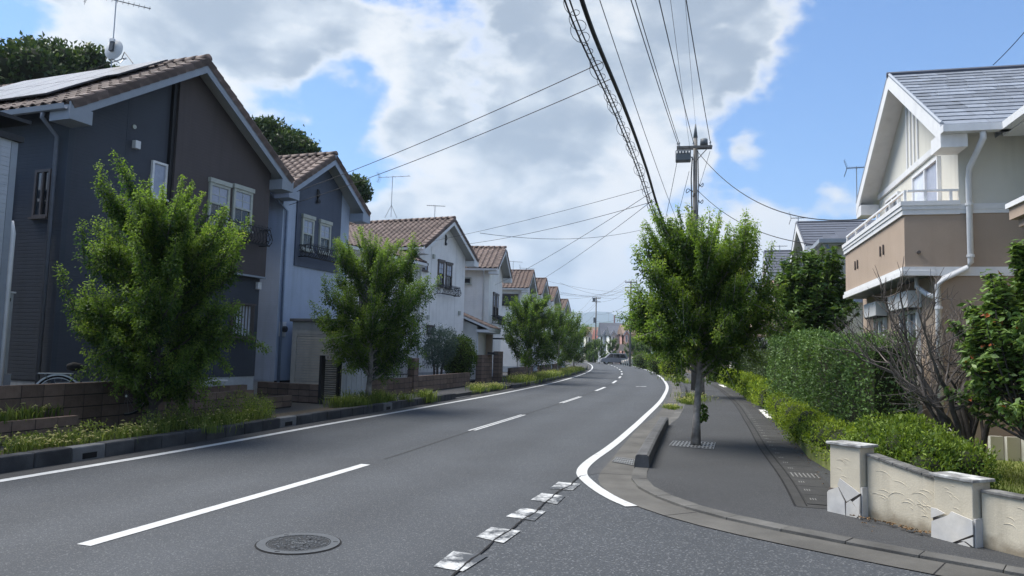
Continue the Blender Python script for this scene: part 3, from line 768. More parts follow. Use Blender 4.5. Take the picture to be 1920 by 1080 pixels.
def gable_house(name, label, tN, tF, zt, za, depth, side, wall, trim, roofkind='tile', ov=.45, fo=.5, z0=.15, tiles=300, wallz=None, soff='soffit', plinth='foundation', barge=True, ph=.45):
    tN = np.array(tN, float); tF = np.array(tF, float); u = tF - tN; Wt = np.linalg.norm(u); Wd = Wt - 2 * ov
    f0 = Fr(tN, u, side); o = f0(ov, fo, 0); fr = Fr(o[:2], u, side); tp = (za - zt) / (Wt / 2); th = math.atan(tp)
    zw = zt + ov * tp
    h = thing(name, label, 'house', fr(Wd / 2, depth / 2, z0))
    prof = [(0, z0 + ph), (Wd, z0 + ph), (Wd, zw - .02), (Wd / 2, za - .03), (0, zw - .02)]
    MB().prism([fr(a, 0, z) for a, z in prof], fr.w * depth).build('wall', wall, h)
    MB().fbox(fr, .012, Wd - .012, .012, depth - .012, z0 - .2, z0 + ph + .002).build('foundation', plinth, h)
    # roof slabs
    T = .11; r = MB()
    for sgn in (0, 1):
        pts = [(-ov, zt), (Wd / 2, za), (Wd / 2, za + T), (-ov, zt + T)]
        if sgn: pts = [(Wd - a, z) for a, z in pts]
        r.prism([fr(a, -fo, z) for a, z in pts], fr.w * (depth + fo + .3))
    rm = {'tile': 'roof_under', 'tile_far': 'tile_far', 'slate': 'slate_dark'}.get(roofkind, roofkind)
    roof = r.build('roof', rm, h)
    # soffit boards just below the slabs
    sfm = MB()
    for sgn in (0, 1):
        pts = [(-ov + .02, zt - .012), (Wd / 2, za - .012 - .0), (Wd / 2, za - .004), (-ov + .02, zt - .004)]
        if sgn: pts = [(Wd - a, z) for a, z in pts]
        sfm.prism([fr(a, -fo + .01, z) for a, z in pts], fr.w * (depth + fo + .2))
    sfm.build('soffit', soff, h)
    if barge:
        bm = MB()
        for sgn in (0, 1):
            pts = [(-ov - .02, zt - .22), (Wd / 2, za - .22), (Wd / 2, za + T + .02), (-ov - .02, zt + T + .02)]
            if sgn: pts = [(Wd - a, z) for a, z in pts]
            bm.prism([fr(a, -fo - .035, z) for a, z in pts], fr.w * .034)
        bm.build('bargeboard', trim, h)
        for sgn in (0, 1):   # boxed eave returns
            a0, a1 = (-ov - .015, .02) if not sgn else (Wd - .02, Wd + ov + .015)
            MB().fbox(fr, a0, a1, -fo - .045, -.02, zt - .22, zt + .06).build('eave_return', trim, h)
    # gutter along the near eave
    gy = zt + .02
    gm = MB()
    pr = [(-.0, .05), (-.01, -.03), (-.05, -.06), (-.10, -.05), (-.12, .05), (-.105, .05), (-.09, -.035), (-.05, -.045), (-.02, -.02), (-.012, .05)]
    gm.prism([fr(-ov + a - .005, -fo + .03, gy + z) for a, z in pr], fr.w * (depth + fo))
    gm.build('gutter', trim, h)
    # covering of the near slope
    cs, sn = math.cos(th), math.sin(th)
    xd = -fr.w if side == 'L' else fr.w
    up = fr.u * cs + np.array([0, 0, sn]); nrm = np.cross(xd, up)
    upf = -fr.u * cs + np.array([0, 0, sn]); xdf = -xd; nrmf = np.cross(xdf, upf)
    SL = (Wt / 2) / cs; nrow = max(1, int(SL / .275)); pit = SL / nrow
    E0 = fr(-ov, 0, zt + T)
    if roofkind == 'tile':
        ncol = int((depth + fo) / .30); per = max(0, tiles // nrow); rest = MB()
        for j in range(ncol):
            for i in range(nrow):
                b = -fo + .17 + j * .30
                org = E0 + fr.w * b + up * (i * pit)
                if j < per: child(roof, 'roof_tile', TILE, basis_from(org, xd, up, nrm))
                else:
                    Bm = np.stack([xd, up, nrm], 1); rest.add([org + Bm @ np.array(p) for p in TILE_MB.v], TILE_MB.f)
        if rest.v: stuffp(rest.build('roof_tiles_rear', 'tile_brown', roof))
        nv = int(SL / .29)
        for i in range(nv):
            p = E0 + fr.w * (-fo - .02) + up * (i * .29)
            # verge pieces: the near slope's and the far slope's outer edge
            child(roof, 'verge_tile', VERGE_M if side == 'L' else VERGE, basis_from(p, xd, up, nrm))
            p2 = fr(Wd + ov, 0, zt + T) + fr.w * (-fo - .02) + upf * (i * .29)
            child(roof, 'verge_tile', VERGE if side == 'L' else VERGE_M, basis_from(p2, xdf, upf, nrmf))
        nr = int((depth + fo + .3) / .34)
        for i in range(nr):
            p = fr(Wd / 2, -fo - .06 + i * .34, za + T + .015)
            # x across ridge, y along ridge
            y = fr.w; zz = np.array([0, 0, 1.0]); x = np.cross(y, zz)
            child(roof, 'ridge_tile', RIDGE, basis_from(p, x, y, zz))
    elif roofkind == 'tile_far':
        rest = MB(); ncol = int((depth + fo) / .30); Bm = np.stack([xd, up, nrm], 1)
        for j in range(ncol):
            for i in range(nrow):
                org = E0 + fr.w * (-fo + .17 + j * .30) + up * (i * pit)
                rest.add([org + Bm @ np.array(p) for p in TILE_MB.v], TILE_MB.f)
        stuffp(rest.build('roof_tiles', 'tile_far', roof))
        m = MB(); m.tube([fr(Wd / 2, -fo - .04, za + T + .02), fr(Wd / 2, depth + .3, za + T + .02)], .10, 8); m.build('ridge_cap', 'tile_far', roof)
        m = MB()
        for sgn in (0, 1):
            A_ = fr(-ov if not sgn else Wd + ov, -fo - .02, zt + T + .02); B_ = fr(Wd / 2, -fo - .02, za + T + .03)
            m.tube([A_, B_], .08, 6)
        m.build('verge_cap', 'tile_far', roof)
    else:
        nco = max(4, int(SL / .30)); pt = SL / nco
        for i in range(nco):
            p = E0 + up * (i * pt)
            A_ = p + fr.w * (-fo - .01); B_ = p + fr.w * (depth + .28)
            MB().hexa([A_ + nrm * .001, B_ + nrm * .001, B_ + up * pt + nrm * .001, A_ + up * pt + nrm * .001, A_ + nrm * .028, B_ + nrm * .028, B_ + up * pt + nrm * .010, A_ + up * pt + nrm * .010]).build('shingle_course', 'slate_row', roof)
        MB().tube([fr(Wd / 2, -fo - .02, za + T + .02), fr(Wd / 2, depth + .3, za + T + .02)], .05, 6).build('ridge_cap', 'slate_dark', roof)
        for sgn in (0, 1):
            A_ = fr(-ov if not sgn else Wd + ov, -fo - .02, zt + T + .02); B_ = fr(Wd / 2, -fo - .02, za + T + .03)
            MB().tube([A_, B_], .035, 6).build('verge_cap', 'slate_dark', roof)
    return dict(h=h, fr=fr, W=Wd, tp=tp, zt=zt, za=za, zw=zw, ov=ov, fo=fo, up=up, nrm=nrm, E0=E0, roof=roof, xd=xd)

def window(h, fr, a0, a1, z0, z1, b=0.0, frame='frame_cream', style='hung', up='glass_curtain_refl', lo='glass_dark', head=True, side=None, d=.06, hood=None, fw=None):
    """side=None: on the street front (plane b). side=a: on the face a=const, a0..a1 then run along b"""
    if side is None: f = fr; P = lambda a, t, z: fr(a, b - t, z)
    else: P = lambda a, t, z: fr(side - t, a, z)
    class K:
        def __call__(s, a, t, z): return P(a, t, z)
    k = K(); F = MB(); w = fw or min(.07, (a1 - a0) * .12)
    F.fbox(k, a0, a0 + w, .0, d, z0, z1); F.fbox(k, a1 - w, a1, .0, d, z0, z1)
    F.fbox(k, a0 + w, a1 - w, .0, d, z0, z0 + w); F.fbox(k, a0 + w, a1 - w, .0, d, z1 - w, z1)
    if head: F.fbox(k, a0 - .03, a1 + .03, .0, d + .03, z1 + .001, z1 + .11)
    F.fbox(k, a0 - .03, a1 + .03, .0, d + .05, z0 - .04, z0 - .001)
    win = F.build('window', frame, h)
    i0, i1, y0, y1 = a0 + w, a1 - w, z0 + w, z1 - w; zm = (y0 + y1) / 2 + .02
    def pane(x0, x1, q0, q1, t, m): MB().fbox(k, x0, x1, .004, t, q0, q1).build('pane', m, win)
    bars = MB()
    if style == 'hung':
        pane(i0, i1, y0, zm - .025, .018, lo); pane(i0, i1, zm + .025, y1, .03, up)
        bars.fbox(k, i0, i1, .004, d - .005, zm - .024, zm + .024)
        xm = (i0 + i1) / 2; t = .009
        bars.fbox(k, xm - t, xm + t, .031, .038, zm + .03, y1); bars.fbox(k, i0, i1, .031, .037, (zm + y1) / 2 - t, (zm + y1) / 2 + t)
        bars.fbox(k, xm - t, xm + t, .019, .024, y0, zm - .03)
        bars.build('sash_bar', frame, win)
    elif style == 'slide':
        xm = (i0 + i1) / 2
        pane(i0, xm - .02, y0, y1, .018, lo); pane(xm + .02, i1, y0, y1, .028, up)
        bars.fbox(k, xm - .025, xm + .025, .004, d - .004, y0, y1); bars.build('sash_bar', frame, win)
    elif style == 'bars':
        pane(i0, i1, y0, y1, .015, up)
        n = max(4, int((i1 - i0) / .11))
        for j in range(n + 1):
            x = i0 + (i1 - i0) * j / n; bars.fbox(k, x - .012, x + .012, d + .05, d + .07, z0, z1)
        bars.fbox(k, a0, a1, d + .045, d + .075, z0, z0 + .04); bars.fbox(k, a0, a1, d + .045, d + .075, z1 - .04, z1)
        bars.build('security_bars', frame, win)
    else: pane(i0, i1, y0, y1, .02, up)
    return win

def ironrail(h, fr, a0, a1, z0, z1, b=0.0, dep=.34):
    R = .014; m = MB(); zt = z1; nb = max(8, int((a1 - a0) / .11))
    B = b - dep
    for z in (z0 + .02, zt):
        m.tube([fr(a0, b, z), fr(a0, B, z), fr(a1, B, z), fr(a1, b, z)], R * 1.2, 5)
    m.tube([fr(a0, B, z0 - .0), fr(a1, B, z0)], R, 5)
    for i in range(nb + 1):
        a = a0 + (a1 - a0) * i / nb
        m.tube([fr(a, B, zt), fr(a, B - .02, zt - .07), fr(a, B - .09, (z0 + zt) / 2 - .05), fr(a, B - .07, z0 + .09), fr(a, B, z0 + .02)], R * .8, 4)
        # little scrolls above the rail
        m.tube([fr(a + .035 * math.cos(t), B, zt + .03 + .035 * math.sin(t)) for t in np.linspace(0, 4.9, 7)], R * .6, 4)
    for e in (a0, a1):
        for t in (.35, .7): m.tube([fr(e, b - dep * t, zt), fr(e, b - dep * t, z0 + .02)], R * .8, 4)
        for cz in np.linspace(z0 + .1, zt - .1, 2):
            m.tube([fr(e + (.03 if e == a1 else -.03), b - dep * .5 + .10 * math.cos(t), cz + .08 * math.sin(t)) for t in np.linspace(0, 6.28, 9)], R * .7, 4)
    n2 = max(2, int((a1 - a0) / .3))
    for i in range(n2):
        c0 = a0 + (a1 - a0) * (i + .5) / n2
        m.tube([fr(c0 + .11 * math.cos(t), B - .075, (z0 + zt) / 2 + .11 * math.sin(t)) for t in np.linspace(0, 6.28, 11)], R * .7, 4)
    return m.build('window_railing', 'iron_black', h)
def emblem(h, fr, a, z, s=.3, b=-.03):
    m = MB(); R = .014
    m.fbox(fr, a - .04 * s / .3, a + .04 * s / .3, b - .02, b + .03, z - s, z + s)
    for k in (-1, 1):
        m.tube([fr(a + k * .10 * s / .3 * math.sin(t), b - .02, z + s * .9 - t / 3.14 * s * 1.1) for t in np.linspace(0, 3.14, 8)], R, 5)
        m.tube([fr(a + k * (.03 + .07 * math.sin(t)), b - .02, z - s * .75 + .06 * math.cos(t)) for t in np.linspace(0, 5, 8)], R, 5)
    return m.build('wall_ornament', 'iron_black', h)
def downpipe(h, pts, m='pvc', r=.038):
    return MB().tube(pts, r, 8).build('downpipe', m, h, smooth=True)
def boxpart(h, fr, name, m, a0, a1, b0, b1, z0, z1, bevel=0.0):
    return MB().fbox(fr, a0, a1, b0, b1, z0, z1).build(name, m, h, bevel=bevel)

# ---- house A: navy gable with a brown upper bay
A = gable_house('house', 'two storey navy house with brown upper bay and solar panels on its roof', (-8.73, 14.15), (-6.27, 20.55), 6.17, 8.36, 8.5, 'L', 'siding_navy', 'trim_grey', fo=.55, tiles=300, ph=.66)
h, f, Wd, tp = A['h'], A['fr'], A['W'], A['tp']
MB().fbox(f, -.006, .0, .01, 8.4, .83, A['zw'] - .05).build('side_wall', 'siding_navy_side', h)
a0 = f.hit(329, 300, -.16)[0]; zb = f.hit(480, 517, -.16)[1]
zr = lambda a: A['zw'] + min(a, Wd - a) * tp
MB().prism([f(a, -.16, z) for a, z in ((a0, zb), (Wd + .02, zb), (Wd + .02, zr(Wd) - .03), (Wd / 2, zr(Wd / 2) - .05), (a0, zr(a0) - .03))] if a0 < Wd / 2 else
           [f(a, -.16, z) for a, z in ((a0, zb), (Wd + .02, zb), (Wd + .02, zr(Wd) - .03), (a0, zr(a0) - .03))], f.w * .159).build('upper_bay', 'siding_brown', h)
boxpart(h, f, 'bay_shade_strip', 'iron_black', a0 - .10, a0 - .002, -.10, -.002, zb - .3, zr(a0 - .05) - .06)  # black strip stands in for the bay's shaded side face
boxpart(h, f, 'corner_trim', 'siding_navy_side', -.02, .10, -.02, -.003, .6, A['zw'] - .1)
boxpart(h, f, 'bay_sill', 'trim_grey', a0, Wd + .03, -.19, -.0, zb - .05, zb - .002)
for (x0, y0, x1, y1) in ((392, 334, 425, 420), (437, 345, 468, 428)):
    p, q = f.hit(x0, y0, -.16), f.hit(x1, y1, -.16)
    window(h, f, p[0], q[0], f.hit((x0 + x1) / 2, y1 - 8, -.16)[1] - .15, f.hit((x0 + x1) / 2, y0 + 12, -.16)[1], -.16, 'frame_cream', lo='glass_dark', up='glass_curtain_refl')
p, q = f.hit(372, 470, -.16), f.hit(492, 455, -.16)
zr0 = f.hit(480, 462, -.16)[1]; ironrail(h, f, p[0], q[0] - .12, zr0, zr0 + .45, -.16)
p, q = f.hit(284, 300), f.hit(308, 375)
window(h, f, p[0], q[0], q[1], f.hit(296, 304)[1], 0, 'frame_white', style='one', up='glass_curtain_refl', head=False)
p, q = f.hit(433, 566), f.hit(470, 634)
window(h, f, p[0], q[0], f.hit(450, 634)[1], f.hit(450, 568)[1], 0, 'frame_brown', style='bars', up='curtain', head=False)
p = f.hit(252, 272); boxpart(h, f, 'vent_hood', 'trim_white', p[0] - .07, p[0] + .07, -.12, -.003, p[1] - .09, p[1] + .09, .01)
p = f.hit(251, 238); MB().tube([f(p[0], -.003, p[1]), f(p[0], -.03, p[1])], .05, 12).build('vent_cap', 'frame_cream', h)
p = f.hit(482, 536); boxpart(h, f, 'vent_hood', 'trim_white', p[0] - .07, p[0] + .07, -.10, -.003, p[1] - .1, p[1] + .1, .01)
p0, p1 = f.hit(243, 700), f.hit(262, 565)
window(h, f, f.hit(248, 640)[0], f.hit(285, 640)[0], .75, 2.5, 0, 'frame_white', style='slide', up='glass_curtain_refl', lo='glass_curtain_refl', head=True)
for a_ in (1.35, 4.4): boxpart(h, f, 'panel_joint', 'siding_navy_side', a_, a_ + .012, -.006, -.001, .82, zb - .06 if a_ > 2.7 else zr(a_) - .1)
# near side wall: two narrow casements
for (x0, x1, y0, y1) in ((68, 97, 319, 408), (10, 24, 322, 410)):
    b0, b1 = f.hit_side(x1, 360)[0], f.hit_side(x0, 360)[0]
    window(h, f, b0, b1, f.hit_side((x0 + x1) / 2, y1)[1], f.hit_side((x0 + x1) / 2, y0)[1], 0, 'frame_brown', style='slide', up='glass', lo='glass_dark', head=False, side=-.006)
downpipe(h, [f(-A['ov'] - .05, .12, A['zt'] - .04), f(-A['ov'] - .05, .14, A['zt'] - .14), f(-.09, .22, A['zt'] - .42), f(-.09, .22, .3)], 'pvc_grey', .042)
# solar panels on the near slope: two rows
E0, up, nr, xd = A['E0'], A['up'], A['nrm'], A['xd']
for i in range(2):
    for j in range(5):
        o0 = E0 + up * (.62 + i * 1.62) + f.w * (.75 + j * 1.0) + nr * .13
        if i == 1: o0 = o0 - f.w * .35
        q = lambda x, y, z: o0 + f.w * x + up * y + nr * z
        sp = MB().fbox(q, 0, .985, 0, 1.6, 0, .035).build('solar_panel', 'solar_frame', h)
        cells = MB()
        for cx in range(3):
            for cy in range(5): cells.fbox(q, .02 + cx * .317, .02 + cx * .317 + .311, .02 + cy * .313, .02 + cy * .313 + .307, .0352, .038)
        cells.build('solar_cells', 'solar', sp)
MB().tube([f(Wd * .5, 3.9, A['za'] + .2), f(Wd * .55, 2.6, A['za'] + .62), f(Wd * .52, 2.3, A['za'] + .7), f(Wd * .45, 1.5, A['za'] + .15)], .012, 5).build('cable_run', 'wire', h)
# service gear where the drop wires land
for k, (px, py) in enumerate(((525, 345), (530, 362))):
    p = f.hit(px, py, .05); MB().tube([f(Wd + .02, .1 + k * .1, p[1]), f(Wd + .45, .1 + k * .1, p[1] + .02)], .05, 8).build('service_conduit', 'steel_dark', h)

# ---- house B: pale blue with a slate panel
B = gable_house('house', 'pale blue house with dark slate gable panel beside the navy house', (-6.62, 21.4), (-5.06, 25.6), 6.2, 7.72, 8.0, 'L', 'siding_blue', 'trim_blue', tiles=280)
h, f, Wd, tp = B['h'], B['fr'], B['W'], B['tp']; zr = lambda a: B['zw'] + min(a, Wd - a) * tp
aL, aR = f.hit(553, 440)[0], f.hit(636, 440)[0]; zb = f.hit(590, 505)[1]; aL = max(aL, .25); aR = min(aR, Wd - .35)
MB().prism([f(a, -.05, z) for a, z in ((aL, zb), (aR, zb), (aR, zr(aR) - .03), (Wd / 2, zr(Wd / 2) - .05), (aL, zr(aL) - .03))], f.w * .049).build('gable_panel', 'siding_slate', h)
for (x0, y0, x1, y1) in ((564, 408, 586, 472), (597, 418, 618, 478)):
    window(h, f, f.hit(x0, 440, -.05)[0], f.hit(x1, 440, -.05)[0], f.hit((x0 + x1) / 2, y1 - 2, -.05)[1], f.hit((x0 + x1) / 2, y0 + 2, -.05)[1], -.05, 'frame_cream')
z0_ = f.hit(597, 490, -.05)[1]; ironrail(h, f, f.hit(560, 480, -.05)[0], f.hit(628, 485, -.05)[0], z0_, z0_ + .38, -.05)
p = f.hit(595, 368, -.05); emblem(h, f, p[0], p[1], .22, -.08)
downpipe(h, [f(-B['ov'] - .05, .1, B['zt'] - .05), f(.12, -.06, B['zt'] - .5), f(.12, -.06, .3)], 'pvc_blue', .04)
p = f.hit(528, 617); mt = boxpart(h, f, 'meter_board', 'trim_white', p[0] - .14, p[0] + .14, -.06, -.003, p[1] - .22, p[1] + .22, .01)
MB().tube([f(p[0], -.06, p[1]), f(p[0], -.16, p[1])], .09, 14).build('meter', 'steel_dark', mt)
boxpart(h, f, 'plinth_line', 'iron_black', 0, Wd, -.012, -.003, .56, .62)

# ---- house D: white, with a lower wing towards the camera
D = gable_house('house', 'white gabled house with small iron railing below twin windows', (-4.03, 33.25), (-1.81, 38.3), 6.2, 7.95, 8.0, 'L', 'siding_white', 'trim_white', tiles=300)
h, f, Wd, tp = D['h'], D['fr'], D['W'], D['tp']
for (x0, y0, x1, y1) in ((820, 491, 831, 537), (835, 496, 846, 541)):
    window(h, f, f.hit(x0, 520)[0], f.hit(x1, 520)[0], f.hit((x0 + x1) / 2, y1)[1], f.hit((x0 + x1) / 2, y0)[1], 0, 'frame_brown')
z0_ = f.hit(836, 554)[1]; ironrail(h, f, f.hit(817, 545)[0], f.hit(851, 545)[0], z0_, z0_ + .42)
p = f.hit(835, 450); emblem(h, f, p[0], p[1], .26)
for (x0, x1, y0, y1, st) in ((790, 801, 492, 507, 'slide'), (800, 812, 609, 626, 'bars')):
    window(h, f, f.hit(x0, y0)[0], f.hit(x1, y0)[0], f.hit(x0, y1)[1], f.hit(x0, y0)[1], 0, 'frame_brown', style=st, head=False)
for px, py in ((812, 481), (860, 587), (801, 595)):
    p = f.hit(px, py); boxpart(h, f, 'vent_hood', 'frame_cream', p[0] - .07, p[0] + .07, -.09, -.003, p[1] - .1, p[1] + .1)
downpipe(h, [f(-D['ov'] - .05, -.1, D['zt'] - .05), f(.1, -.06, D['zt'] - .45), f(.1, -.06, .3)])
for a_ in (1.1, 3.6): boxpart(h, f, 'panel_joint', 'soffit', a_, a_ + .014, -.005, -.001, .62, D['zw'] + min(a_, Wd - a_) * tp - .1)
fw = Fr(f(-5.6, .1, 0)[:2], f.u, 'L')     # wing: eave towards the street
MB().prism([fw(0, b, z) for b, z in ((0, .15), (5.2, .15), (5.2, 6.0), (2.6, 7.0), (0, 5.75))], fw.u * 5.6).build('wing_wall', 'siding_white', h)
rw = MB().prism([fw(-.4, b, z) for b, z in ((-.5, 5.5), (2.6, 7.0), (2.6, 7.1), (-.5, 5.6))], fw.u * 6.2); rw.prism([fw(-.4, b, z) for b, z in ((2.6, 7.0), (5.7, 5.5), (5.7, 5.6), (2.6, 7.1))], fw.u * 6.2)
wr = rw.build('wing_roof', 'roof_under', h)
upw = fw.w * math.cos(.451) + np.array([0, 0, math.sin(.451)]); xw = fw.u; nw = np.cross(xw, upw)
if nw[2] < 0: nw = -nw
for i in range(12):
    for j in range(20):
        child(wr, 'roof_tile', TILE, basis_from(fw(-.25 + j * .30, -.5, 5.6) + upw * (i * .285), xw, upw, nw))
boxpart(h, fw, 'wing_gutter', 'trim_white', -.4, 5.5, -.62, -.49, 5.44, 5.56)
boxpart(h, fw, 'wing_fascia', 'trim_white', -.4, 5.5, -.48, -.02, 5.38, 5.44)
window(h, fw, 1.2, 2.6, 3.2, 4.3, 0, 'frame_brown', style='slide', head=False)

# ---- house E
Eh = gable_house('house', 'white house with tiled side porch roof next beyond the twin window house', (-.86, 41.2), (-.05, 46.7), 6.2, 7.72, 8.0, 'L', 'siding_pale', 'trim_white', tiles=300)
h, f, Wd = Eh['h'], Eh['fr'], Eh['W']
for a in (1.3, 2.4): window(h, f, a, a + .7, 3.55, 5.0, 0, 'frame_brown')
ironrail(h, f, .9, 3.5, 3.25, 3.7)
b0, b1 = f.hit_side(884, 526)[0], f.hit_side(873, 526)[0]
window(h, f, b0, b0 + .75, f.hit_side(878, 533)[1], f.hit_side(878, 520)[1], 0, 'frame_cream', style='one', up='glass_dark', head=False, side=0.0)
downpipe(h, [f(-Eh['ov'] - .05, .25, Eh['zt'] - .05), f(-.08, .3, Eh['zt'] - .4), f(-.08, .3, .3)])
# lean-to on the near side
MB().prism([f(-3.2, b, z) for b, z in ((-.0, .15), (3.2, .15), (3.2, 4.2), (0, 2.95))], f.u * 3.19).build('porch_wall', 'siding_pale', h)
pr_ = MB().prism([f(-3.6, b, z) for b, z in ((-.75, 2.75), (3.4, 4.42), (3.4, 4.54), (-.75, 2.87))], f.u * 3.58).build('porch_roof', 'trim_white', h)
upp = f.w * math.cos(.383) + np.array([0, 0, math.sin(.383)]); npp = np.cross(f.u, upp); npp = npp if npp[2] > 0 else -npp
for i in range(15):
    for j in range(11):
        child(pr_, 'roof_tile', TILE, basis_from(f(-3.45 + j * .31, -.75, 2.87) + upp * (i * .285), f.u, upp, npp))
boxpart(h, f, 'porch_return', 'trim_white', -3.58, -.02, -.72, -.02, 2.62, 2.76)
downpipe(h, [f(-3.3, -.06, 2.7), f(-3.3, -.06, .3)])
boxpart(h, f, 'entry_pier', 'stucco_brown', -.6, -.3, -.35, -.02, .15, 2.6)
boxpart(h, f, 'canopy', 'steel_dark', .3, 1.5, -.8, -.02, 2.35, 2.42)

# ---- houses F, G, H further along
Fh = gable_house('house', 'white house with dark sliding window, fourth gable along the left row', (1.16, 53.5), (2.0, 58.2), 6.2, 7.7, 8, 'L', 'siding_pale', 'trim_white', 'tile_far')
h, f = Fh['h'], Fh['fr']; b0, b1 = f.hit_side(972, 560)[0], f.hit_side(942, 560)[0]
window(h, f, b0, b1, f.hit_side(957, 571)[1], f.hit_side(957, 551)[1], 0, 'frame_brown', style='slide', up='glass', lo='glass', head=False, side=0.0)
boxpart(h, f, 'balcony_rail', 'iron_black', -.12, -.08, b0, b1, f.hit_side(957, 571)[1] - .1, f.hit_side(957, 571)[1] + .25)
window(h, f, 1.2, 1.9, 3.6, 4.9, 0, 'frame_brown'); downpipe(h, [f(-.08, .2, 6.0), f(-.08, .2, .3)])
Gh = gable_house('house', 'white gabled house just left of the darker far tiled roof', (2.35, 59.3), (3.3, 64.0), 6.2, 7.7, 8, 'L', 'siding_white', 'trim_white', 'tile_far')
window(Gh['h'], Gh['fr'], 1.2, 1.9, 3.6, 4.9, 0, 'frame_brown'); downpipe(Gh['h'], [Gh['fr'](-.08, .2, 6.0), Gh['fr'](-.08, .2, .3)])
Hh = gable_house('house', 'farthest tiled house of the left row with panels on the roof', (3.7, 67.0), (4.8, 72.0), 6.2, 7.7, 8, 'L', 'siding_pale', 'trim_white', 'tile_far')
window(Hh['h'], Hh['fr'], 1.2, 1.9, 3.6, 4.9, 0, 'frame_brown')
f = Hh['fr']; q = lambda x, y, z: Hh['E0'] + f.w * x + Hh['up'] * y + Hh['nrm'] * z
for j in range(3): MB().fbox(q, .7 + j * 1.0, 1.66 + j * 1.0, .5, 2.1, .09, .12).build('solar_panel', 'solar', Hh['h'])
Ih = gable_house('house', 'white house end mostly hidden behind the farthest left street tree', (5.4, 77.0), (6.6, 82), 6.0, 7.3, 8, 'L', 'siding_white', 'trim_white', 'tile_far')
window(Ih['h'], Ih['fr'], 1.2, 1.9, 3.6, 4.9, 0, 'frame_brown')
# the tall roof behind E
Jh = gable_house('house', 'brown tiled roof peeping up behind the second white gable', tuple(at(905, 505, 58)[:2]), tuple(at(925, 505, 62)[:2]), 7.2, 9.2, 6, 'L', 'siding_white', 'trim_white', 'tile_far')

# ---- white neighbour at the left edge of the picture
no = at(27, 330, 12.2); fn = Fr(no[:2] - np.array([1.3, 3.6]) * 1.0, (1.3, 3.6), 'L')
nb = thing('house', 'white sided neighbour house cut off by the left edge of the photo', 'house', fn(1.9, 2, .15))
LN = math.hypot(1.3, 3.6)
MB().fbox(fn, 0, LN, 0, 7, .15, 4.93).build('wall', 'siding_grey', nb)
boxpart(nb, fn, 'coping', 'iron_black', -.1, LN + .06, -.08, 7, 4.93, 5.03)
boxpart(nb, fn, 'eave', 'iron_black', -.1, LN + .1, -.16, 6, 5.25, 5.31)
boxpart(nb, fn, 'corner_trim', 'trim_grey', LN - .10, LN + .012, -.012, -.002, .2, 4.92)
downpipe(nb, [fn(LN + .03, .02, 3.6), fn(LN + .05, -.02, 3.4), fn(LN + .05, -.02, .4)], 'pvc', .035)
for k in range(30):   # courses of the siding one can count
    boxpart(nb, fn, 'board', 'siding_grey', 0, LN - .11, -.010, -.001, .3 + k * .155, .3 + k * .155 + .148)
wh = thing('storage_unit', 'pale grey utility cabinet standing beside the white neighbour house', 'cabinet', at(10, 690, 12.6) * np.array([1, 1, 0]))
wp = at(26, 560, 12.7); fx = Fr(wp[:2] - fn.u[:2] * .55, fn.u[:2], 'L')
MB().fbox(fx, 0, .55, 0, .6, 1.05, 2.42).build('cabinet', 'shed_side', wh, bevel=.02)
boxpart(wh, fx, 'vent_slot', 'hole', .38, .5, -.004, .0, 2.28, 2.34); boxpart(wh, fx, 'cap', 'trim_white', -.02, .57, -.02, .62, 2.42, 2.45)
boxpart(wh, fx, 'base', 'trim_grey', -.03, .58, -.05, .62, .2, 1.05)

# ================================================================== right house
fr = Fr((6.13, 11.5), (.24, .971), 'R')
h = thing('house', 'beige and cream house with white banded balcony behind the hedge', 'house', fr(2.5, 4, .3))
UB, LB, WA = .78, .42, 5.05       # upper / lower wall planes, width
MB().fbox(fr, 0, WA, LB, 9, .1, 3.02).build('lower_wall', 'stucco_brown', h)
MB().fbox(fr, -.002, 4.66, 0, UB, 3.13, 3.98).build('balcony_wall', 'stucco_brown', h)
boxpart(h, fr, 'balcony_floor', 'soffit_dark', .02, 4.62, .02, UB, 3.03, 3.10)
MB().prism([fr(0, b, z) for b, z in ((UB, 3.98), (9, 3.98), (9, 5.2), (UB, 5.2))], fr.u * WA).build('upper_wall', 'stucco_cream', h)
MB().fbox(fr, 0, WA, UB, 9, 3.0, 3.985).build('mid_wall', 'stucco_brown', h)
MB().prism([fr(a, UB, z) for a, z in ((0, 5.19), (WA, 5.19), (WA, 5.42), (WA / 2, 7.02), (0, 5.42))], fr.w * 8).build('gable_wall', 'stucco_cream', h)
# white bands with a stepped profile
for nm, z0_, z1_, pr_ in (('band', 3.00, 3.075, .05), ('band', 3.075, 3.14, .03), ('band', 3.96, 4.04, .03), ('band', 4.04, 4.10, .045), ('band', 4.10, 4.17, .06)):
    m = MB(); m.fbox(fr, -pr_, 4.66 + pr_, -pr_, -.003, z0_, z1_); m.fbox(fr, -pr_, -.004, -.003, UB if z0_ > 3.9 else LB, z0_, z1_); m.fbox(fr, 4.664, 4.66 + pr_, -.003, UB, z0_, z1_)
    m.build(nm, 'trim_white', h)
for z0_, z1_, pr_ in ((3.0, 3.07, .03), (3.07, 3.14, .015), (3.97, 4.03, .02), (4.03, 4.12, .03)):
    boxpart(h, fr, 'band', 'trim_white', -pr_, -.002, UB + .002 if z0_ > 3.9 else LB + .002, 1.72, z0_, z1_)
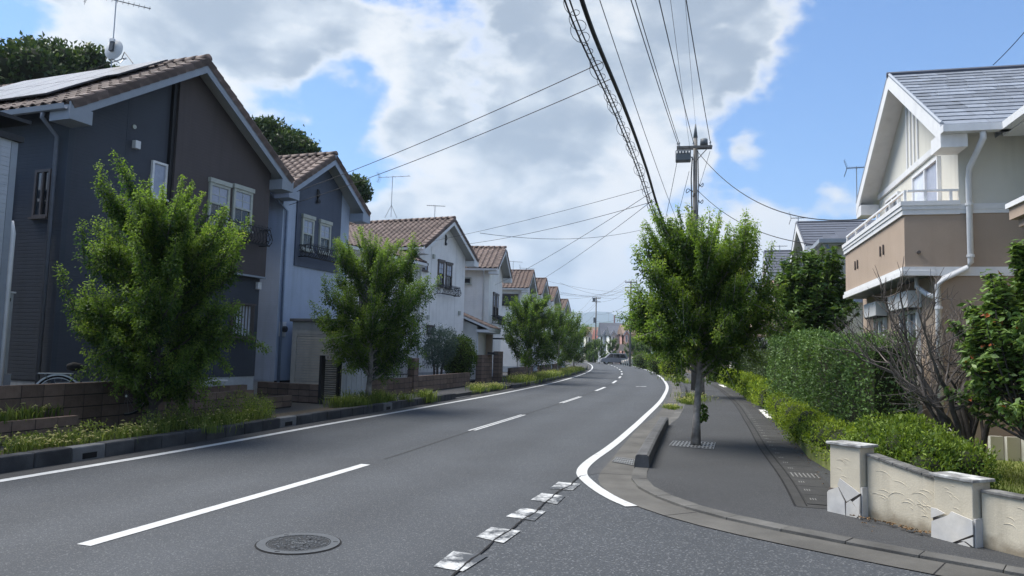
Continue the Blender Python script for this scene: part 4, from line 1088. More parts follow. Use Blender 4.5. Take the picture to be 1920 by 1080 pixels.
# handrail
m = MB(); zrl = 4.33
m.fbox(fr, .02, 4.64, .01, .05, zrl, zrl + .032); m.fbox(fr, .01, .05, .061, UB + .05, zrl, zrl + .032)
for a in np.linspace(.05, 4.6, 6): m.fbox(fr, a - .018, a + .018, .012, .048, 4.17, zrl)
m.fbox(fr, .012, .048, UB - .12, UB - .085, 4.17, zrl); m.fbox(fr, .012, .048, .3, .335, 4.17, zrl)
m.build('handrail', 'frame_white', h)
for px, py in ((1607, 497), (1655, 470)):
    p = fr.hit(px, py)
    for da in (-.11, .11):
        m = MB().fbox(fr, p[0] + da - .006, p[0] + da + .006, -.03, -.004, p[1] - .09, p[1] + .09)
        m.fbox(fr, p[0] + da - .02, p[0] + da + .0, -.028, -.0005, p[1] - .05, p[1] - .036); m.fbox(fr, p[0] + da - .0, p[0] + da + .02, -.028, -.0005, p[1] + .03, p[1] + .044)
        m.build('iron_ornament', 'frame_brown', h)
p = fr.hit_side(1722, 473); MB().tube([fr(0, p[0], p[1]), fr(-.05, p[0], p[1])], .025, 8).build('vent_spout', 'frame_brown', h)
# gable bands and battens
boxpart(h, fr, 'gable_band', 'trim_white', .02, WA - .02, UB - .04, UB - .002, 5.22, 5.33)
for a in (2.02, 2.25, 2.48, 2.71): boxpart(h, fr, 'batten', 'trim_white', a, a + .06, UB - .025, UB - .002, 5.34, 7.0 - abs(a + .03 - WA / 2) * .66 - .1)
# upper windows
p, q = fr.hit(1723, 330, UB), fr.hit(1765, 330, UB)
window(h, fr, q[0], p[0] + .25, 4.18, 5.10, UB, 'frame_white', style='slide', up='curtain', lo='glass_curtain_refl', head=False, fw=.05)
window(h, fr, 3.3, 4.3, 4.18, 5.05, UB, 'frame_white', style='slide', up='glass', lo='glass', head=False, fw=.05)
p = fr.hit(1712, 352, UB); boxpart(h, fr, 'vent_hood', 'trim_white', p[0] - .07, p[0] + .07, UB - .1, UB - .002, 4.5, 4.66)
# roof
RT = (7.02 - 5.12) / (WA / 2 + .46); thr = math.atan(RT); r = MB(); T = .10
for sgn in (0, 1):
    pts = [(-.46, 5.14), (WA / 2, 7.04), (WA / 2, 7.14), (-.46, 5.24)]
    if sgn: pts = [(WA - a, z) for a, z in pts]
    r.prism([fr(a, .44, z) for a, z in pts], fr.w * 8.6)
roof = r.build('roof', 'slate_dark', h)
m = MB()
for sgn in (0, 1):
    pts = [(-.44, 5.11), (WA / 2, 7.01), (WA / 2, 7.03), (-.44, 5.13)]
    if sgn: pts = [(WA - a, z) for a, z in pts]
    m.prism([fr(a, .46, z) for a, z in pts], fr.w * 8.5)
m.build('soffit', 'trim_white', h)
m = MB()
for sgn in (0, 1):
    pts = [(-.48, 4.98), (WA / 2, 6.88), (WA / 2, 7.15), (-.48, 5.25)]
    if sgn: pts = [(WA - a, z) for a, z in pts]
    m.prism([fr(a, .40, z) for a, z in pts], fr.w * .035)
m.build('bargeboard', 'trim_white', h)
for a_0, a_1 in ((-.47, .0), (WA, WA + .47)): boxpart(h, fr, 'eave_return', 'trim_white', a_0, a_1, .405, UB - .01, 4.90, 5.13)
up = fr.u * math.cos(thr) + np.array([0, 0, math.sin(thr)]); nr = np.cross(fr.w, up); E0 = fr(-.46, 0, 5.24)
SLn = (WA / 2 + .46) / math.cos(thr); nrow = 16; pit = SLn / nrow; rs = random.Random(9)
SH = [MB().hexa([(0.004, -.01, .0), (w_ - .004, -.01, 0), (w_ - .004, pit + .02, -.0), (.004, pit + .02, 0), (.004, -.01, .022), (w_ - .004, -.01, .022), (w_ - .004, pit + .02, .006), (.004, pit + .02, .006)]).mesh('shingle', 'slate') for w_ in (.30, .45, .60)]
cnt = 0; rest = MB()
for i in range(nrow):
    b = .42 - rs.random() * .2
    while b < 8.6:
        k = rs.randrange(3); w_ = (.30, .45, .60)[k]; bb = max(b, .42)
        if cnt < 300 and b < 6.0 + 0 * i and b >= .42 or b < .42:
            child(roof, 'shingle', SH[k], basis_from(E0 + fr.w * bb + up * (i * pit) + nr * rs.uniform(.001, .004), fr.w, up, nr)); cnt += 1
        else:
            o_ = E0 + fr.w * b + up * (i * pit); rest.fbox(lambda x, y, z: o_ + fr.w * x + up * y + nr * z, .004, w_ - .004, 0, pit, 0, .02)
        b += w_
if rest.v: stuffp(rest.build('shingles_rear', 'slate', roof))
MB().tube([fr(WA / 2, .38, 7.16), fr(WA / 2, 9, 7.16)], .05, 6).build('ridge_cap', 'slate_dark', roof)
for sgn in (0, 1):
    a = -.48 if not sgn else WA + .48
    MB().tube([fr(a, .42, 5.27), fr(WA / 2, .42, 7.17)], .03, 6).build('verge_cap', 'trim_grey', roof)
for k in (2.2, 3.0, 3.8):
    o_ = E0 + fr.w * k + up * .5; MB().fbox(lambda x, y, z: o_ + fr.w * x + up * y + nr * z, 0, .14, 0, .06, .02, .09).build('snow_guard', 'steel_dark', roof)
boxpart(h, fr, 'gutter', 'pvc', -.62, -.48, .40, 1.36, 5.10, 5.21)
# wing coming forward on the near side
wing = MB().fbox(fr, -7, -.0, 1.75, 9, 3.0, 5.3); wing.build('wing_upper_wall', 'stucco_cream', h)
MB().fbox(fr, -7, -.0, 1.75, 9, .2, 2.999).build('wing_lower_wall', 'stucco_brown', h)
MB().prism([fr(-8, b, z) for b, z in ((1.3, 5.14), (6.0, 8.2), (6.0, 8.3), (1.3, 5.24))], fr.u * 9.5).build('wing_roof', 'slate', h)
boxpart(h, fr, 'wing_soffit', 'trim_white', -8, -.3, 1.3, 1.75, 5.08, 5.13)
boxpart(h, fr, 'wing_gutter', 'pvc', -8, -.48, 1.18, 1.31, 5.10, 5.21)
boxpart(h, fr, 'upper_ridge', 'slate_dark', 2.2, 2.9, 4.2, 9, 7.1, 7.32)
# downpipe on the near side
sp = fr.hit_side(1812, 300)[0]
downpipe(h, [fr(-.55, .95, 5.12), fr(-.55, .95, 5.0), fr(-.12, sp, 4.66), fr(-.07, sp, 4.5), fr(-.07, sp, 3.2), fr(-.07, sp - .05, 3.12), fr(-.07, fr.hit_side(1760, 515)[0] + .05, 2.95), fr(-.07, fr.hit_side(1756, 540)[0], 2.85), fr(-.07, fr.hit_side(1756, 540)[0], .5)], 'pvc', .045)
for z in (4.1, 3.3, 2.5, 1.6): MB().tube([fr(-.07, sp if z > 3.2 else fr.hit_side(1756, 540)[0], z - .02), fr(-.07, sp if z > 3.2 else fr.hit_side(1756, 540)[0], z + .02)], .056, 10).build('pipe_clip', 'pvc', h)
downpipe(h, [fr(.35, .25, 3.02), fr(.33, .25, 2.86), fr(.1, .33, 2.72), fr(-.05, .36, 2.68)], 'pvc', .04)
# lower windows with roller-shutter boxes
for x0, x1, y0, y1 in ((1664, 1716, 552, 572), (1619, 1654, 572, 588)):
    a1_, a0_ = fr.hit(x0, y0, LB - .22)[0], fr.hit(x1, y0, LB - .1)[0]; zb = fr.hit(x1, y0 - 4, LB)[1]
    boxpart(h, fr, 'shutter_box', 'shutter_box', a0_, a1_, LB - .22, LB - .002, zb - .28, zb, .012)
    boxpart(h, fr, 'shutter_slot', 'iron_black', a0_ + .03, a1_ - .03, LB - .2, LB - .03, zb - .30, zb - .281)
    wv = window(h, fr, a0_ + .1, a1_ - .1, .55, zb - .30, LB, 'frame_white', style='slide', up='glass', lo='glass', head=False, fw=.06)
p = fr.hit_side(1830, 640); boxpart(h, fr, 'outlet_box', 'frame_white', -.05, -.002, .62, .74, 1.0, 1.2)
# stepped bay cornice at the right edge
pc = at(1885, 400, 8.9); fb = Fr(pc[:2], fr.u[:2], 'R')
for k, (ins, z0_, z1_) in enumerate(((0, .05, .11), (.03, -.09, .05), (.10, -.19, -.09), (.18, -.28, -.19))):
    boxpart(h, fb, 'bay_cornice', 'trim_white' if k == 0 else 'stucco_brown', -2.5 + ins, -ins, ins, 3, pc[2] + z0_, pc[2] + z1_)
boxpart(h, fb, 'bay_wall', 'stucco_brown', -2.2, -.3, .32, 3, .2, pc[2] - .285)
# garden ground + lawn
struct(MB().slab([(4.35, 8.75, .28), (5.0, 12.5, .28), (7.5, 21, .28), (14, 19, .28), (11, 2.0, .28), (5.6, 5.4, .28), (4.75, 7.1, .28)], .3).build('lawn', 'lawn'))

# ---- houses beyond on the right
R2 = gable_house('house', 'cream house with blue grey shingle roof and hipped wing past the balcony house', (10.75, 27.0), (12.15, 32.2), 5.75, 7.05, 9, 'R', 'stucco_cream', 'trim_white', 'slate', fo=.4)
h, f = R2['h'], R2['fr']
fh = Fr((9.15, 21.7), (.25, .97), 'R')     # hipped wing
MB().fbox(fh, .3, 5.5, .35, 8, .1, 5.1).build('wing_wall', 'stucco_cream', h)
hip = [fh(0, 0, 5.2), fh(4.2, 0, 5.2), fh(4.2, 8, 5.2), fh(0, 8, 5.2)]; A1, A2 = fh(2.1, 3.0, 6.45), fh(2.1, 8, 6.45); A3 = fh(4.2, 3.0, 6.45)
MB().add([hip[0], hip[1], hip[2], hip[3], A1, A2, A3], [(0, 3, 5, 4), (0, 4, 6, 1), (1, 6, 5, 2), (3, 2, 5), (0, 1, 2, 3), (4, 5, 6)]).build('wing_roof', 'slate_dark', h)
sl_ = math.hypot(2.1, 1.25); uh = np.array(fh.u) * (2.1 / sl_) + np.array([0, 0, 1.25 / sl_]); nh = np.cross(fh.w, uh)
for i in range(8):
    o_ = fh(0, 0, 5.2) + uh * (i * sl_ / 8); b0_ = 3.0 * (i / 8) + .02
    MB().fbox(lambda x, y, z: o_ + fh.w * x + uh * y + nh * z, b0_, 8, 0, sl_ / 8, .004, .028).build('shingle_course', 'slate_row', h)
boxpart(h, fh, 'wing_gutter', 'trim_grey', -.12, 4.2, -.12, .0, 5.1, 5.22); boxpart(h, fh, 'wing_gutter', 'trim_grey', -.12, .0, .0, 8, 5.1, 5.22)
boxpart(h, fh, 'wing_soffit', 'soffit', .0, 4.2, .0, 8, 5.04, 5.1)
window(h, fh, .9, 1.9, 3.6, 4.7, .35, 'trim_blue', style='slide', up='glass_curtain_refl', lo='glass', head=False)
window(h, fh, .7, 2.4, 3.4, 4.6, 0, 'trim_blue', style='slide', up='glass_curtain_refl', lo='glass', head=False, side=.3)
downpipe(h, [fh(.0, .1, 5.05), fh(.25, .3, 4.8), fh(.25, .28, .3)], 'pvc_blue', .04)
window(h, f, 1.4, 2.6, 3.6, 4.8, 0, 'frame_white', style='slide', head=False)
R3 = gable_house('house', 'pink and cream house with grey shingle gable behind the glossy leaved tree', (11.9, 34.4), (13.1, 38.6), 5.55, 6.85, 9, 'R', 'pink_wall', 'trim_white', 'slate', fo=.35)
h, f = R3['h'], R3['fr']
MB().fbox(f, .6, 3.0, -1.0, -.01, 2.75, 3.75).build('balcony', 'peach_wall', h); boxpart(h, f, 'balcony_cap', 'trim_white', .55, 3.05, -1.05, .0, 3.751, 3.82)
m = MB()
for k in range(9): m.fbox(f, .6 + k * .29, .63 + k * .29, -1.0, -.97, 3.82, 4.15)
m.fbox(f, .58, 3.0, -1.01, -.96, 4.15, 4.19); m.build('balcony_rail', 'frame_white', h)
window(h, f, 1.0, 2.6, 3.8, 5.1, 0, 'frame_white', style='slide', head=False); boxpart(h, f, 'corner_post', 'trim_white', -.02, .15, -.03, -.002, .3, 5.4)
R4 = gable_house('house', 'low grey roofed house seen in the gap left of the pink house', (14.0, 43.8), (15.4, 49), 5.0, 6.2, 9, 'R', 'stucco_cream', 'trim_white', 'slate', fo=.4)
h, f = R4['h'], R4['fr']
MB().fbox(f, .3, 2.6, -1.3, -.01, 2.8, 3.9).build('balcony', 'peach_wall', h); boxpart(h, f, 'balcony_cap', 'trim_white', .25, 2.65, -1.35, 0, 3.901, 3.98)
window(h, f, 1, 2.4, 3.95, 4.9, 0, 'frame_white', style='slide', head=False)
for k, (c_, w_) in enumerate((((.2, .25, .5), .25), ((.6, .6, .6), .3), ((.15, .2, .35), .22))):
    MB().fbox(f, .5 + k * .6, .5 + k * .6 + w_, -1.2, -1.17, 3.98, 4.45).build('laundry', ('pvc_blue', 'trim_white', 'siding_navy')[k], h)
for j, (y, zt_, za_, wl_, off) in enumerate(((56, 5.4, 7.0, 'stucco_cream', 5.2), (68, 5.4, 6.9, 'peach_wall', 5.4), (82, 5.4, 6.9, 'siding_pale', 5.6))):
    a_, b_ = RP.at(RP.sy(y), off), RP.at(RP.sy(y + 5.5), off)
    x = gable_house('house', ('cream house hidden behind the right street tree crown', 'peach house hidden behind the right street tree', 'pale house farther behind the right street tree')[j], a_, b_, zt_, za_, 8, 'R', wl_, 'trim_white', 'slate', fo=.4)
    window(x['h'], x['fr'], 1.2, 2.4, 3.5, 4.7, 0, 'frame_white', style='slide', head=False)

# ---- the row across the far bend
def far_house(label, px, py_ridge, Y, wpx, roofm, wallm, gable_px, zt_, za_):
    c0 = at(px, py_ridge, Y); hh = thing('house', label, 'house', (c0[0], Y, 0)); wd = wpx / FPX * Y
    f = Fr((c0[0], Y), (0, 1), 'R')     # a = depth, b = to the right
    f2 = lambda a, b, z: np.array([c0[0] + b, Y + a, z])
    MB().box(c0[0], c0[0] + wd, Y, Y + 7, 0, zt_).build('wall', wallm, hh)
    rr_ = MB().prism([f2(-.4, -.3, zt_), f2(3.5, -.3, za_), f2(7.4, -.3, zt_)], (wd + .6, 0, 0)).build('roof', roofm, hh)
    gw = gable_px / FPX * Y     # cross gable facing the viewer
    MB().prism([f2(-.7, 0, 0), f2(-.7, gw, 0), f2(-.7, gw, zt_), f2(-.7, gw / 2, zt_ + gw * .75), f2(-.7, 0, zt_)], (0, 3, 0)).build('gable_wall', wallm, hh)
    for s_ in (0, 1):
        P = [f2(-1.0, -.25, zt_ - .25), f2(-1.0, gw / 2, zt_ + gw * .75 + .12), f2(-1.0, gw / 2, zt_ + gw * .75 + .30), f2(-1.0, -.25, zt_ - .07)]
        if s_: P = [np.array([2 * c0[0] + gw - p[0], p[1], p[2]]) for p in P]
        MB().prism(P, (0, 4, 0)).build('gable_roof', roofm, hh)
        P2 = [p - np.array([0, .03, .0]) for p in P]; MB().prism([p + np.array([0, -.03, -.16]) for p in P2[:2]] + [p + np.array([0, -.03, -.16]) for p in P2[2:]], (0, .05, 0)).build('bargeboard', 'trim_white', hh)
    def win(b0, b1, z0, z1, y):
        w_ = MB().box(c0[0] + b0, c0[0] + b1, y - .06, y - .002, z0, z1).build('window', 'frame_white', hh)
        MB().box(c0[0] + b0 + .08, c0[0] + b1 - .08, y - .075, y - .061, z0 + .08, z1 - .08).build('pane', 'glass_dark', w_)
    win(gw * .3, gw * .7, zt_ - 1.6, zt_ - .3, Y - .7); win(gw * .25, gw * .75, 1.0, 2.4, Y - .7)
    for k in range(2):
        if gw + .6 + k * 2.2 + 1.4 < wd: win(gw + .6 + k * 2.2, gw + 2 + k * 2.2, zt_ - 1.7, zt_ - .6, Y)
    return hh, f2, wd, gw
far_house('far tan roofed house at the left end of the row across the bend', 1101, 611, 168, 27, 'roof_tan', 'stucco_cream', 8, 5.8, 7.9)
far_house('far small house with red roof in the row across the bend', 1119, 615, 160, 12, 'roof_red', 'stucco_cream', 7, 4.9, 7.0)
far_house('far large white house with tall grey roof across the bend', 1130, 604, 152, 46, 'slate_dark', 'siding_grey', 8, 5.6, 8.3)
x = far_house('far white house with grey roof and narrow gable across the bend', 1146, 610, 144, 26, 'slate_dark', 'siding_pale', 7, 5.5, 7.3)
x = far_house('far pink house with brown roof and pink balcony across the bend', 1170, 609, 138, 42, 'roof_tan', 'pink_wall', 8, 5.6, 7.4)
hh, f2, wd, gw = x
MB().box(*[v for v in (f2(0, -1.8, 0)[0], f2(0, .6, 0)[0])], 136.2, 137.2, 2.4, 3.6).build('balcony', 'peach_wall', hh)
sp_ = at(1196, 640, 134)
cpx = thing('carport', 'white framed carport roof beside the far pink house', 'carport', (sp_[0], 134, 0))
MB().box(sp_[0], sp_[0] + 2.8, 131, 136, 2.55, 2.65).build('roof', 'trim_white', cpx)
for dx in (.1, 2.6):
    for dy in (131.2, 135.7): MB().box(sp_[0] + dx, sp_[0] + dx + .1, dy, dy + .1, 0, 2.55).build('post', 'trim_white', cpx)
for k in range(4): MB().hexa([(sp_[0] + k * .6, 130.9, 2.66), (sp_[0] + k * .6 + .3, 130.9, 2.66), (sp_[0] + k * .6 + .3, 136, 2.66), (sp_[0] + k * .6, 136, 2.66), (sp_[0] + k * .6, 130.9, 3.3 - k * .1), (sp_[0] + k * .6 + .3, 130.9, 3.3 - k * .1), (sp_[0] + k * .6 + .3, 136, 2.9), (sp_[0] + k * .6, 136, 2.9)]).build('roof_rib', 'trim_white', cpx)
# ================================================================== block walls, shed, gate
BLK = {}
def block_wall(name, label, p0, p1, z0, courses, L=.40, Hc=.20, T=.12, cat='wall', capm=None, parent=None, mblock='block', skip=None):
    p0 = np.array(p0, float)[:2]; p1 = np.array(p1, float)[:2]; d = p1 - p0; n = np.linalg.norm(d); f = Fr(p0, d, 'L')
    w = parent or thing(name, label, cat, (*(p0 + p1) / 2, z0))
    MB().fbox(f, .008, n - .008, .008, T - .008, z0 - .1, z0 + courses * Hc - .008).build('mortar', 'block_mortar', w)
    k = max(1, round(n / L)); Lb = n / k; key = (round(Lb, 3), T, Hc, mblock)
    if key not in BLK: BLK[key] = MB().box(.007, Lb - .007, 0, T, .007, Hc - .007).mesh('block', mblock)
    for c in range(courses):
        for i in range(k):
            if skip and skip(i, c, k): continue
            o = f(i * Lb, rngx.uniform(-.004, .004), z0 + c * Hc)
            child(w, 'block', BLK[key], basis_from(o, f.u, f.w, (0, 0, 1)))
    return w, f, n
LW = lambda y: LP(y, -8.35)
pa, pb, pc_, pd = LW(9.5), LW(15.2), LW(17.2), LW(18.75)
block_wall('block_wall', 'tall brown block wall in front of the bicycle left of the first tree', pa, pb, .15, 4, L=.40, T=.14)
block_wall('block_wall', 'lower brown block wall right behind the first street tree', pb, pc_, .15, 3, L=.36, Hc=.16, T=.14)
block_wall('block_wall', 'two course stub of brown block wall before the driveway', pc_, pd, .15, 2, L=.36, Hc=.14, T=.14)
pe = LP(9.0, -7.95); pf = LP(11.9, -7.95)
block_wall('planter_wall', 'low brown planter wall at the foot of the tall block wall', pe, pf, .15, 2, L=.4, Hc=.16, T=.12)
struct(strip(RP, SP(9.0, -8.2), SP(11.9, -8.2), -8.07, -8.33, .44, .6, thick=.3).build('planter_soil', 'soil'))
g0, g1_ = G(600, 756, .15), G(634, 754, .15)
q0 = Fr(g0[:2], (.36, .93), 'L')
block_wall('block_wall', 'low brown block wall between the driveway and the black gate', q0(0, 2.1, 0), q0(0, .02, 0), .15, 3, L=.36, Hc=.165, T=.14)
block_wall('step_wall', 'short dark block step at the head of the driveway', q0(1.2, 3.2, 0), q0(1.2, 2.2, 0), .15, 2, L=.36, Hc=.12, T=.3)
# gate
fg = Fr(g0[:2], (g1_ - g0)[:2], 'L'); LG = .62
gt = thing('garden_gate', 'narrow black slatted gate in front of the shed', 'gate', (*g0[:2], .15))
boxpart(gt, fg, 'post', 'iron_black', -.04, .06, -.05, .05, .1, 1.42); boxpart(gt, fg, 'post', 'iron_black', LG, LG + .08, -.05, .05, .1, 1.36)
boxpart(gt, fg, 'frame', 'iron_black', .062, .11, -.02, .02, .22, 1.34); boxpart(gt, fg, 'frame', 'iron_black', LG - .05, LG - .002, -.02, .02, .22, 1.34)
for k in range(22): boxpart(gt, fg, 'slat', 'steel_dark', .111, LG - .051, -.012, .012, .25 + k * .049, .25 + k * .049 + .03)
for k in range(5): MB().tube([fg(.1 + k * .11, 0, 1.34), fg(.1 + k * .11, 0, 1.40)], .012, 5).build('finial', 'iron_black', gt)
# shed with a roller shutter
fs = Fr(G(638, 750, .15)[:2] * np.array([1.0, 1.0]), (.36, .93), 'L'); zs = 2.38
sh = thing('storage_shed', 'grey steel storage shed with roller shutter behind the black gate', 'shed', fs(.8, .8, .15))
MB().fbox(fs, .05, 1.6, .03, 1.75, .18, zs).build('body', 'shed_side', sh)
boxpart(sh, fs, 'front_frame', 'shed_wall', .0, .048, 1.62, 1.78, .15, zs); boxpart(sh, fs, 'front_frame', 'shed_wall', .0, .048, .0, .12, .15, zs)
boxpart(sh, fs, 'header', 'shed_wall', .0, .048, .121, 1.619, zs - .36, zs); boxpart(sh, fs, 'roof', 'shed_roof', -.08, 1.68, -.06, 1.84, zs + .002, zs + .09, .01)
for k in range(24): boxpart(sh, fs, 'shutter_slat', 'shed_wall', .008, .044, .125, 1.615, .18 + k * .077, .18 + k * .077 + .060)
for k in range(6): boxpart(sh, fs, 'side_panel', 'shed_side', .06 + k * .255, .06 + k * .255 + .24, .012, .028, .2, zs - .05)
# block wall with fence, D's garden
wl0 = LP(22.6, -8.35); wl1 = G(803, 737, .15)[:2]; wl2 = G(905, 722, .15)[:2]
wl1 = LP(26.0, -8.15); wl2 = LP(32.5, -8.2)
block_wall('block_wall', 'brown block wall carrying the black fence behind the second street tree', wl0, wl1, .15, 3, L=.40, Hc=.18, T=.14)
block_wall('block_wall', 'low brown block wall in front of the blue green garden shrubs', wl1, wl2, .15, 3, L=.40, Hc=.19, T=.14)
fpil = Fr(wl1 - np.array([.06, .2]), (.25, .97), 'L')
block_wall('wall_pillar', 'brown block pillar ending the black fence', fpil(0, -.06, 0), fpil(.42, -.06, 0), .15, 6, L=.42, Hc=.2, T=.26, cat='pillar')
fl = Fr(wl0, wl1 - wl0, 'L'); nL = np.linalg.norm(wl1 - wl0) - .2
fe = thing('garden_fence', 'black iron picket fence on the block wall behind the second tree', 'fence', fl(nL / 2, .07, .7))
for z in (.78, 1.3): boxpart(fe, fl, 'rail', 'iron_black', 0, nL, .055, .085, z, z + .035)
for k in range(int(nL / .1)): MB().tube([fl(.05 + k * .1, .07, .7), fl(.05 + k * .1, .07, 1.36 + .05 * math.sin(k * 1.05))], .010, 5).build('picket', 'iron_black', fe)
e1 = LP(35.8, -8.6); e2 = LP(38.0, -8.35)
block_wall('gate_pier', 'brown block gate pier nearer of the pair past the shrubs', e1, LP(37.4, -8.5), .15, 7, L=.4, Hc=.19, T=.3, cat='pier')
block_wall('gate_pier', 'brown block gate pier beside the third street tree', LP(37.9, -8.3), LP(38.8, -8.3), .15, 8, L=.4, Hc=.19, T=.3, cat='pier')
for y0, y1, c_, lb in ((42, 50, 3, 'brown block garden wall behind the third street tree'), (53, 60, 3, 'brown block garden wall behind the fourth street tree'), (62, 70, 3, 'brown block garden wall by the farthest left tree')):
    block_wall('block_wall', lb, LP(y0, -8.6), LP(y1, -8.6), .15, c_, L=.4, Hc=.2, T=.14)
MB().fbox(lambda a, b, z: np.array([*LP(36.6, -8.45 + b), z + 0]) + np.array([a * .25, a * .97, 0]), 0, .6, -.1, .25, 1.49, 1.62).build('x', 'iron_black')
bpy.data.objects['x'].name = 'mailbox'; tag(bpy.data.objects['mailbox'], 'black letter box on top of the nearer gate pier', 'letter box')
# little garden terrace pieces left of house A's foundation
pp = block_wall('planter_wall', 'brown block planter edge against the navy house foundation', LW(15.2) + np.array([-.75, .35]), LW(18.0) + np.array([-.75, .25]), .15, 3, L=.36, Hc=.18, T=.14)
# white hose and pots on the wall
MB().tube([(*(LW(14.6 + t * 2.2) + np.array([-.45, .2])), .82 + .02 * math.sin(t * 9)) for t in np.linspace(0, 1, 12)], .02, 6).build('garden_hose', 'pvc')
tag(bpy.data.objects['garden_hose'], 'white pipe lying along the block wall by the first tree', 'pipe')

# ================================================================== garden wall, right corner
def ridges(parent, fq, a0, a1, z0, z1, n, seed):
    rs = random.Random(seed); m = MB()
    for k in range(n):
        ca, cz, r = rs.uniform(a0, a1), rs.uniform(z0, z1), rs.uniform(.04, .11); t0 = rs.uniform(.1, .9)
        if not (a0 + r * 1.2 < ca < a1 - r * 1.2 and cz + r < z1): continue
        pts = [fq(ca + r * 1.2 * math.cos(t), -.001, cz + r * math.sin(t)) for t in np.linspace(t0, t0 + rs.uniform(1.0, 2.0), 7)]
        m.tube(pts, [.0008, .0022, .0036, .0042, .0036, .0022, .0008], 4)
    return m.build('trowel_ridges', 'stucco_ridge', parent)
def pillar(label, pA, pB, zb, zt_, depth, seed, cracks):
    pA, pB = np.array(pA)[:2], np.array(pB)[:2]; d = pB - pA; n = np.linalg.norm(d); f = Fr(pA, d, 'L')
    # b<0 faces the street: flip so that +b goes into the garden
    if (f(0, 1, 0) - CAMP)[0] < (f(0, 0, 0) - CAMP)[0]: f.w = -f.w
    w = thing('wall_pillar', label, 'pillar', f(n / 2, depth / 2, zb))
    MB().fbox(f, 0, n, 0, depth, zb - .1, zt_).build('shaft', 'stucco_wall', w, bevel=.008)
    MB().fbox(f, -.03, n + .03, -.03, depth + .03, zt_ + .001, zt_ + .03).build('cap', 'coping', w, bevel=.006)
    ridges(w, f, .02, n - .02, zb + (zt_ - zb) * .45, zt_ - .02, 18, seed)
    ridges(w, lambda a, b, z: f(n - b, a, z), .02, depth - .02, zb + (zt_ - zb) * .45, zt_ - .02, 14, seed + 1)
    # crazy-paved white slabs at the foot
    hq = zb + (zt_ - zb) * .42
    MB().fbox(f, -.008, n + .008, -.012, -.001, zb - .05, hq - .06).build('slab_bed', 'stone_joint', w)
    for poly in cracks:
        MB().prism([f(a * n, -.013, zb + z * (hq - zb)) for a, z in poly], -f.w * .014).build('stone_slab', 'stone_white', w)
    MB().fbox(f, n + .001, n + .022, .0, depth * .8, zb - .05, hq).build('stone_slab', 'stone_white', w)
    return w, f, n
zg = .05
P1a, P1b = G(1557, 955, zg), G(1614, 968, zg); P2a, P2b = G(1753, 1003, zg), G(1826, 1022, zg)
cr1 = [[(-.05, -.1), (.55, -.1), (.53, .42), (.32, .88), (.0, .70), (-.05, .62)], [(.30, .96), (.38, 1.2), (1.03, .80), (.60, .42)], [(.58, -.1), (.9, -.1), (1.03, .12), (.72, .50), (.58, .36)], [(.98, -.1), (1.03, -.1), (1.03, .1), (.79, .46), (1.03, .70), (1.03, .3)]]
cr2 = [[(-.05, -.1), (.5, -.1), (1.03, .42), (1.03, .95), (.5, 1.12), (.42, .95), (-.03, .55)], [(-.04, .68), (.33, .98), (.1, 1.1), (-.04, 1.1)], [(.62, -.1), (.95, -.1), (.80, .06)], [(.85, .08), (1.03, -.05), (1.03, .32), (.72, .05)]]
w1, f1, n1_ = pillar('left pillar of the cream garden wall with white stone foot', P1a, P1b, zg, at(1585, 833, np.linalg.norm(P1a[1]))[2], .24, 1, cr1)
w2, f2_, n2_ = pillar('right pillar of the cream garden wall, topped by a pale slab', P2a, P2b, zg, at(1790, 898, P2a[1] - .15)[2], .24, 5, cr2)
def rwall(label, p, q, zt0, zt1, curve, seed):
    p, q = np.array(p)[:2], np.array(q)[:2]; d = q - p; n = np.linalg.norm(d); f = Fr(p, d, 'L')
    if (f(0, 1, 0))[0] < (f(0, 0, 0))[0]: f.w = -f.w
    w = thing('garden_wall', label, 'wall', f(n / 2, .06, zg)); N = 10
    top = [zt0 + (zt1 - zt0) * (t ** curve) for t in np.linspace(0, 1, N + 1)]
    MB().prism([f(0, 0, zg - .1), f(n, 0, zg - .1)] + [f(n * (1 - i / N), 0, top[N - i]) for i in range(N + 1)], f.w * .12).build('panel', 'stucco_wall', w)
    for i in range(5):
        k0, k1 = i * 2, i * 2 + 2; a0_, a1_ = n * k0 / N + .003, n * k1 / N - .003
        MB().hexa([f(a0_, -.02, top[k0] + .001), f(a1_, -.02, top[k1] + .001), f(a1_, .14, top[k1] + .001), f(a0_, .14, top[k0] + .001), f(a0_, -.02, top[k0] + .028), f(a1_, -.02, top[k1] + .028), f(a1_, .14, top[k1] + .028), f(a0_, .14, top[k0] + .028)]).build('coping_slab', 'coping_dark', w, bevel=.005)
    ridges(w, f, .03, n - .03, zg + .08, min(zt0, zt1) - .0, 26, seed)
    return w
rwall('cream plaster garden wall sloping down between the two pillars', f1(n1_ + .02, .09, 0), f2_(-.02, .09, 0), at(1640, 858, P1b[1] - .1)[2], at(1745, 903, P2a[1])[2], 1.0, 11)
pe_ = f2_(n2_ + .02, .09, 0); pf_ = pe_ + np.array([.75, -1.75, 0])
rwall('cream plaster garden wall running right from the lower pillar', pe_, pf_, at(1850, 924, P2b[1])[2], at(1850, 924, P2b[1])[2] + .0, 1.0, 12)
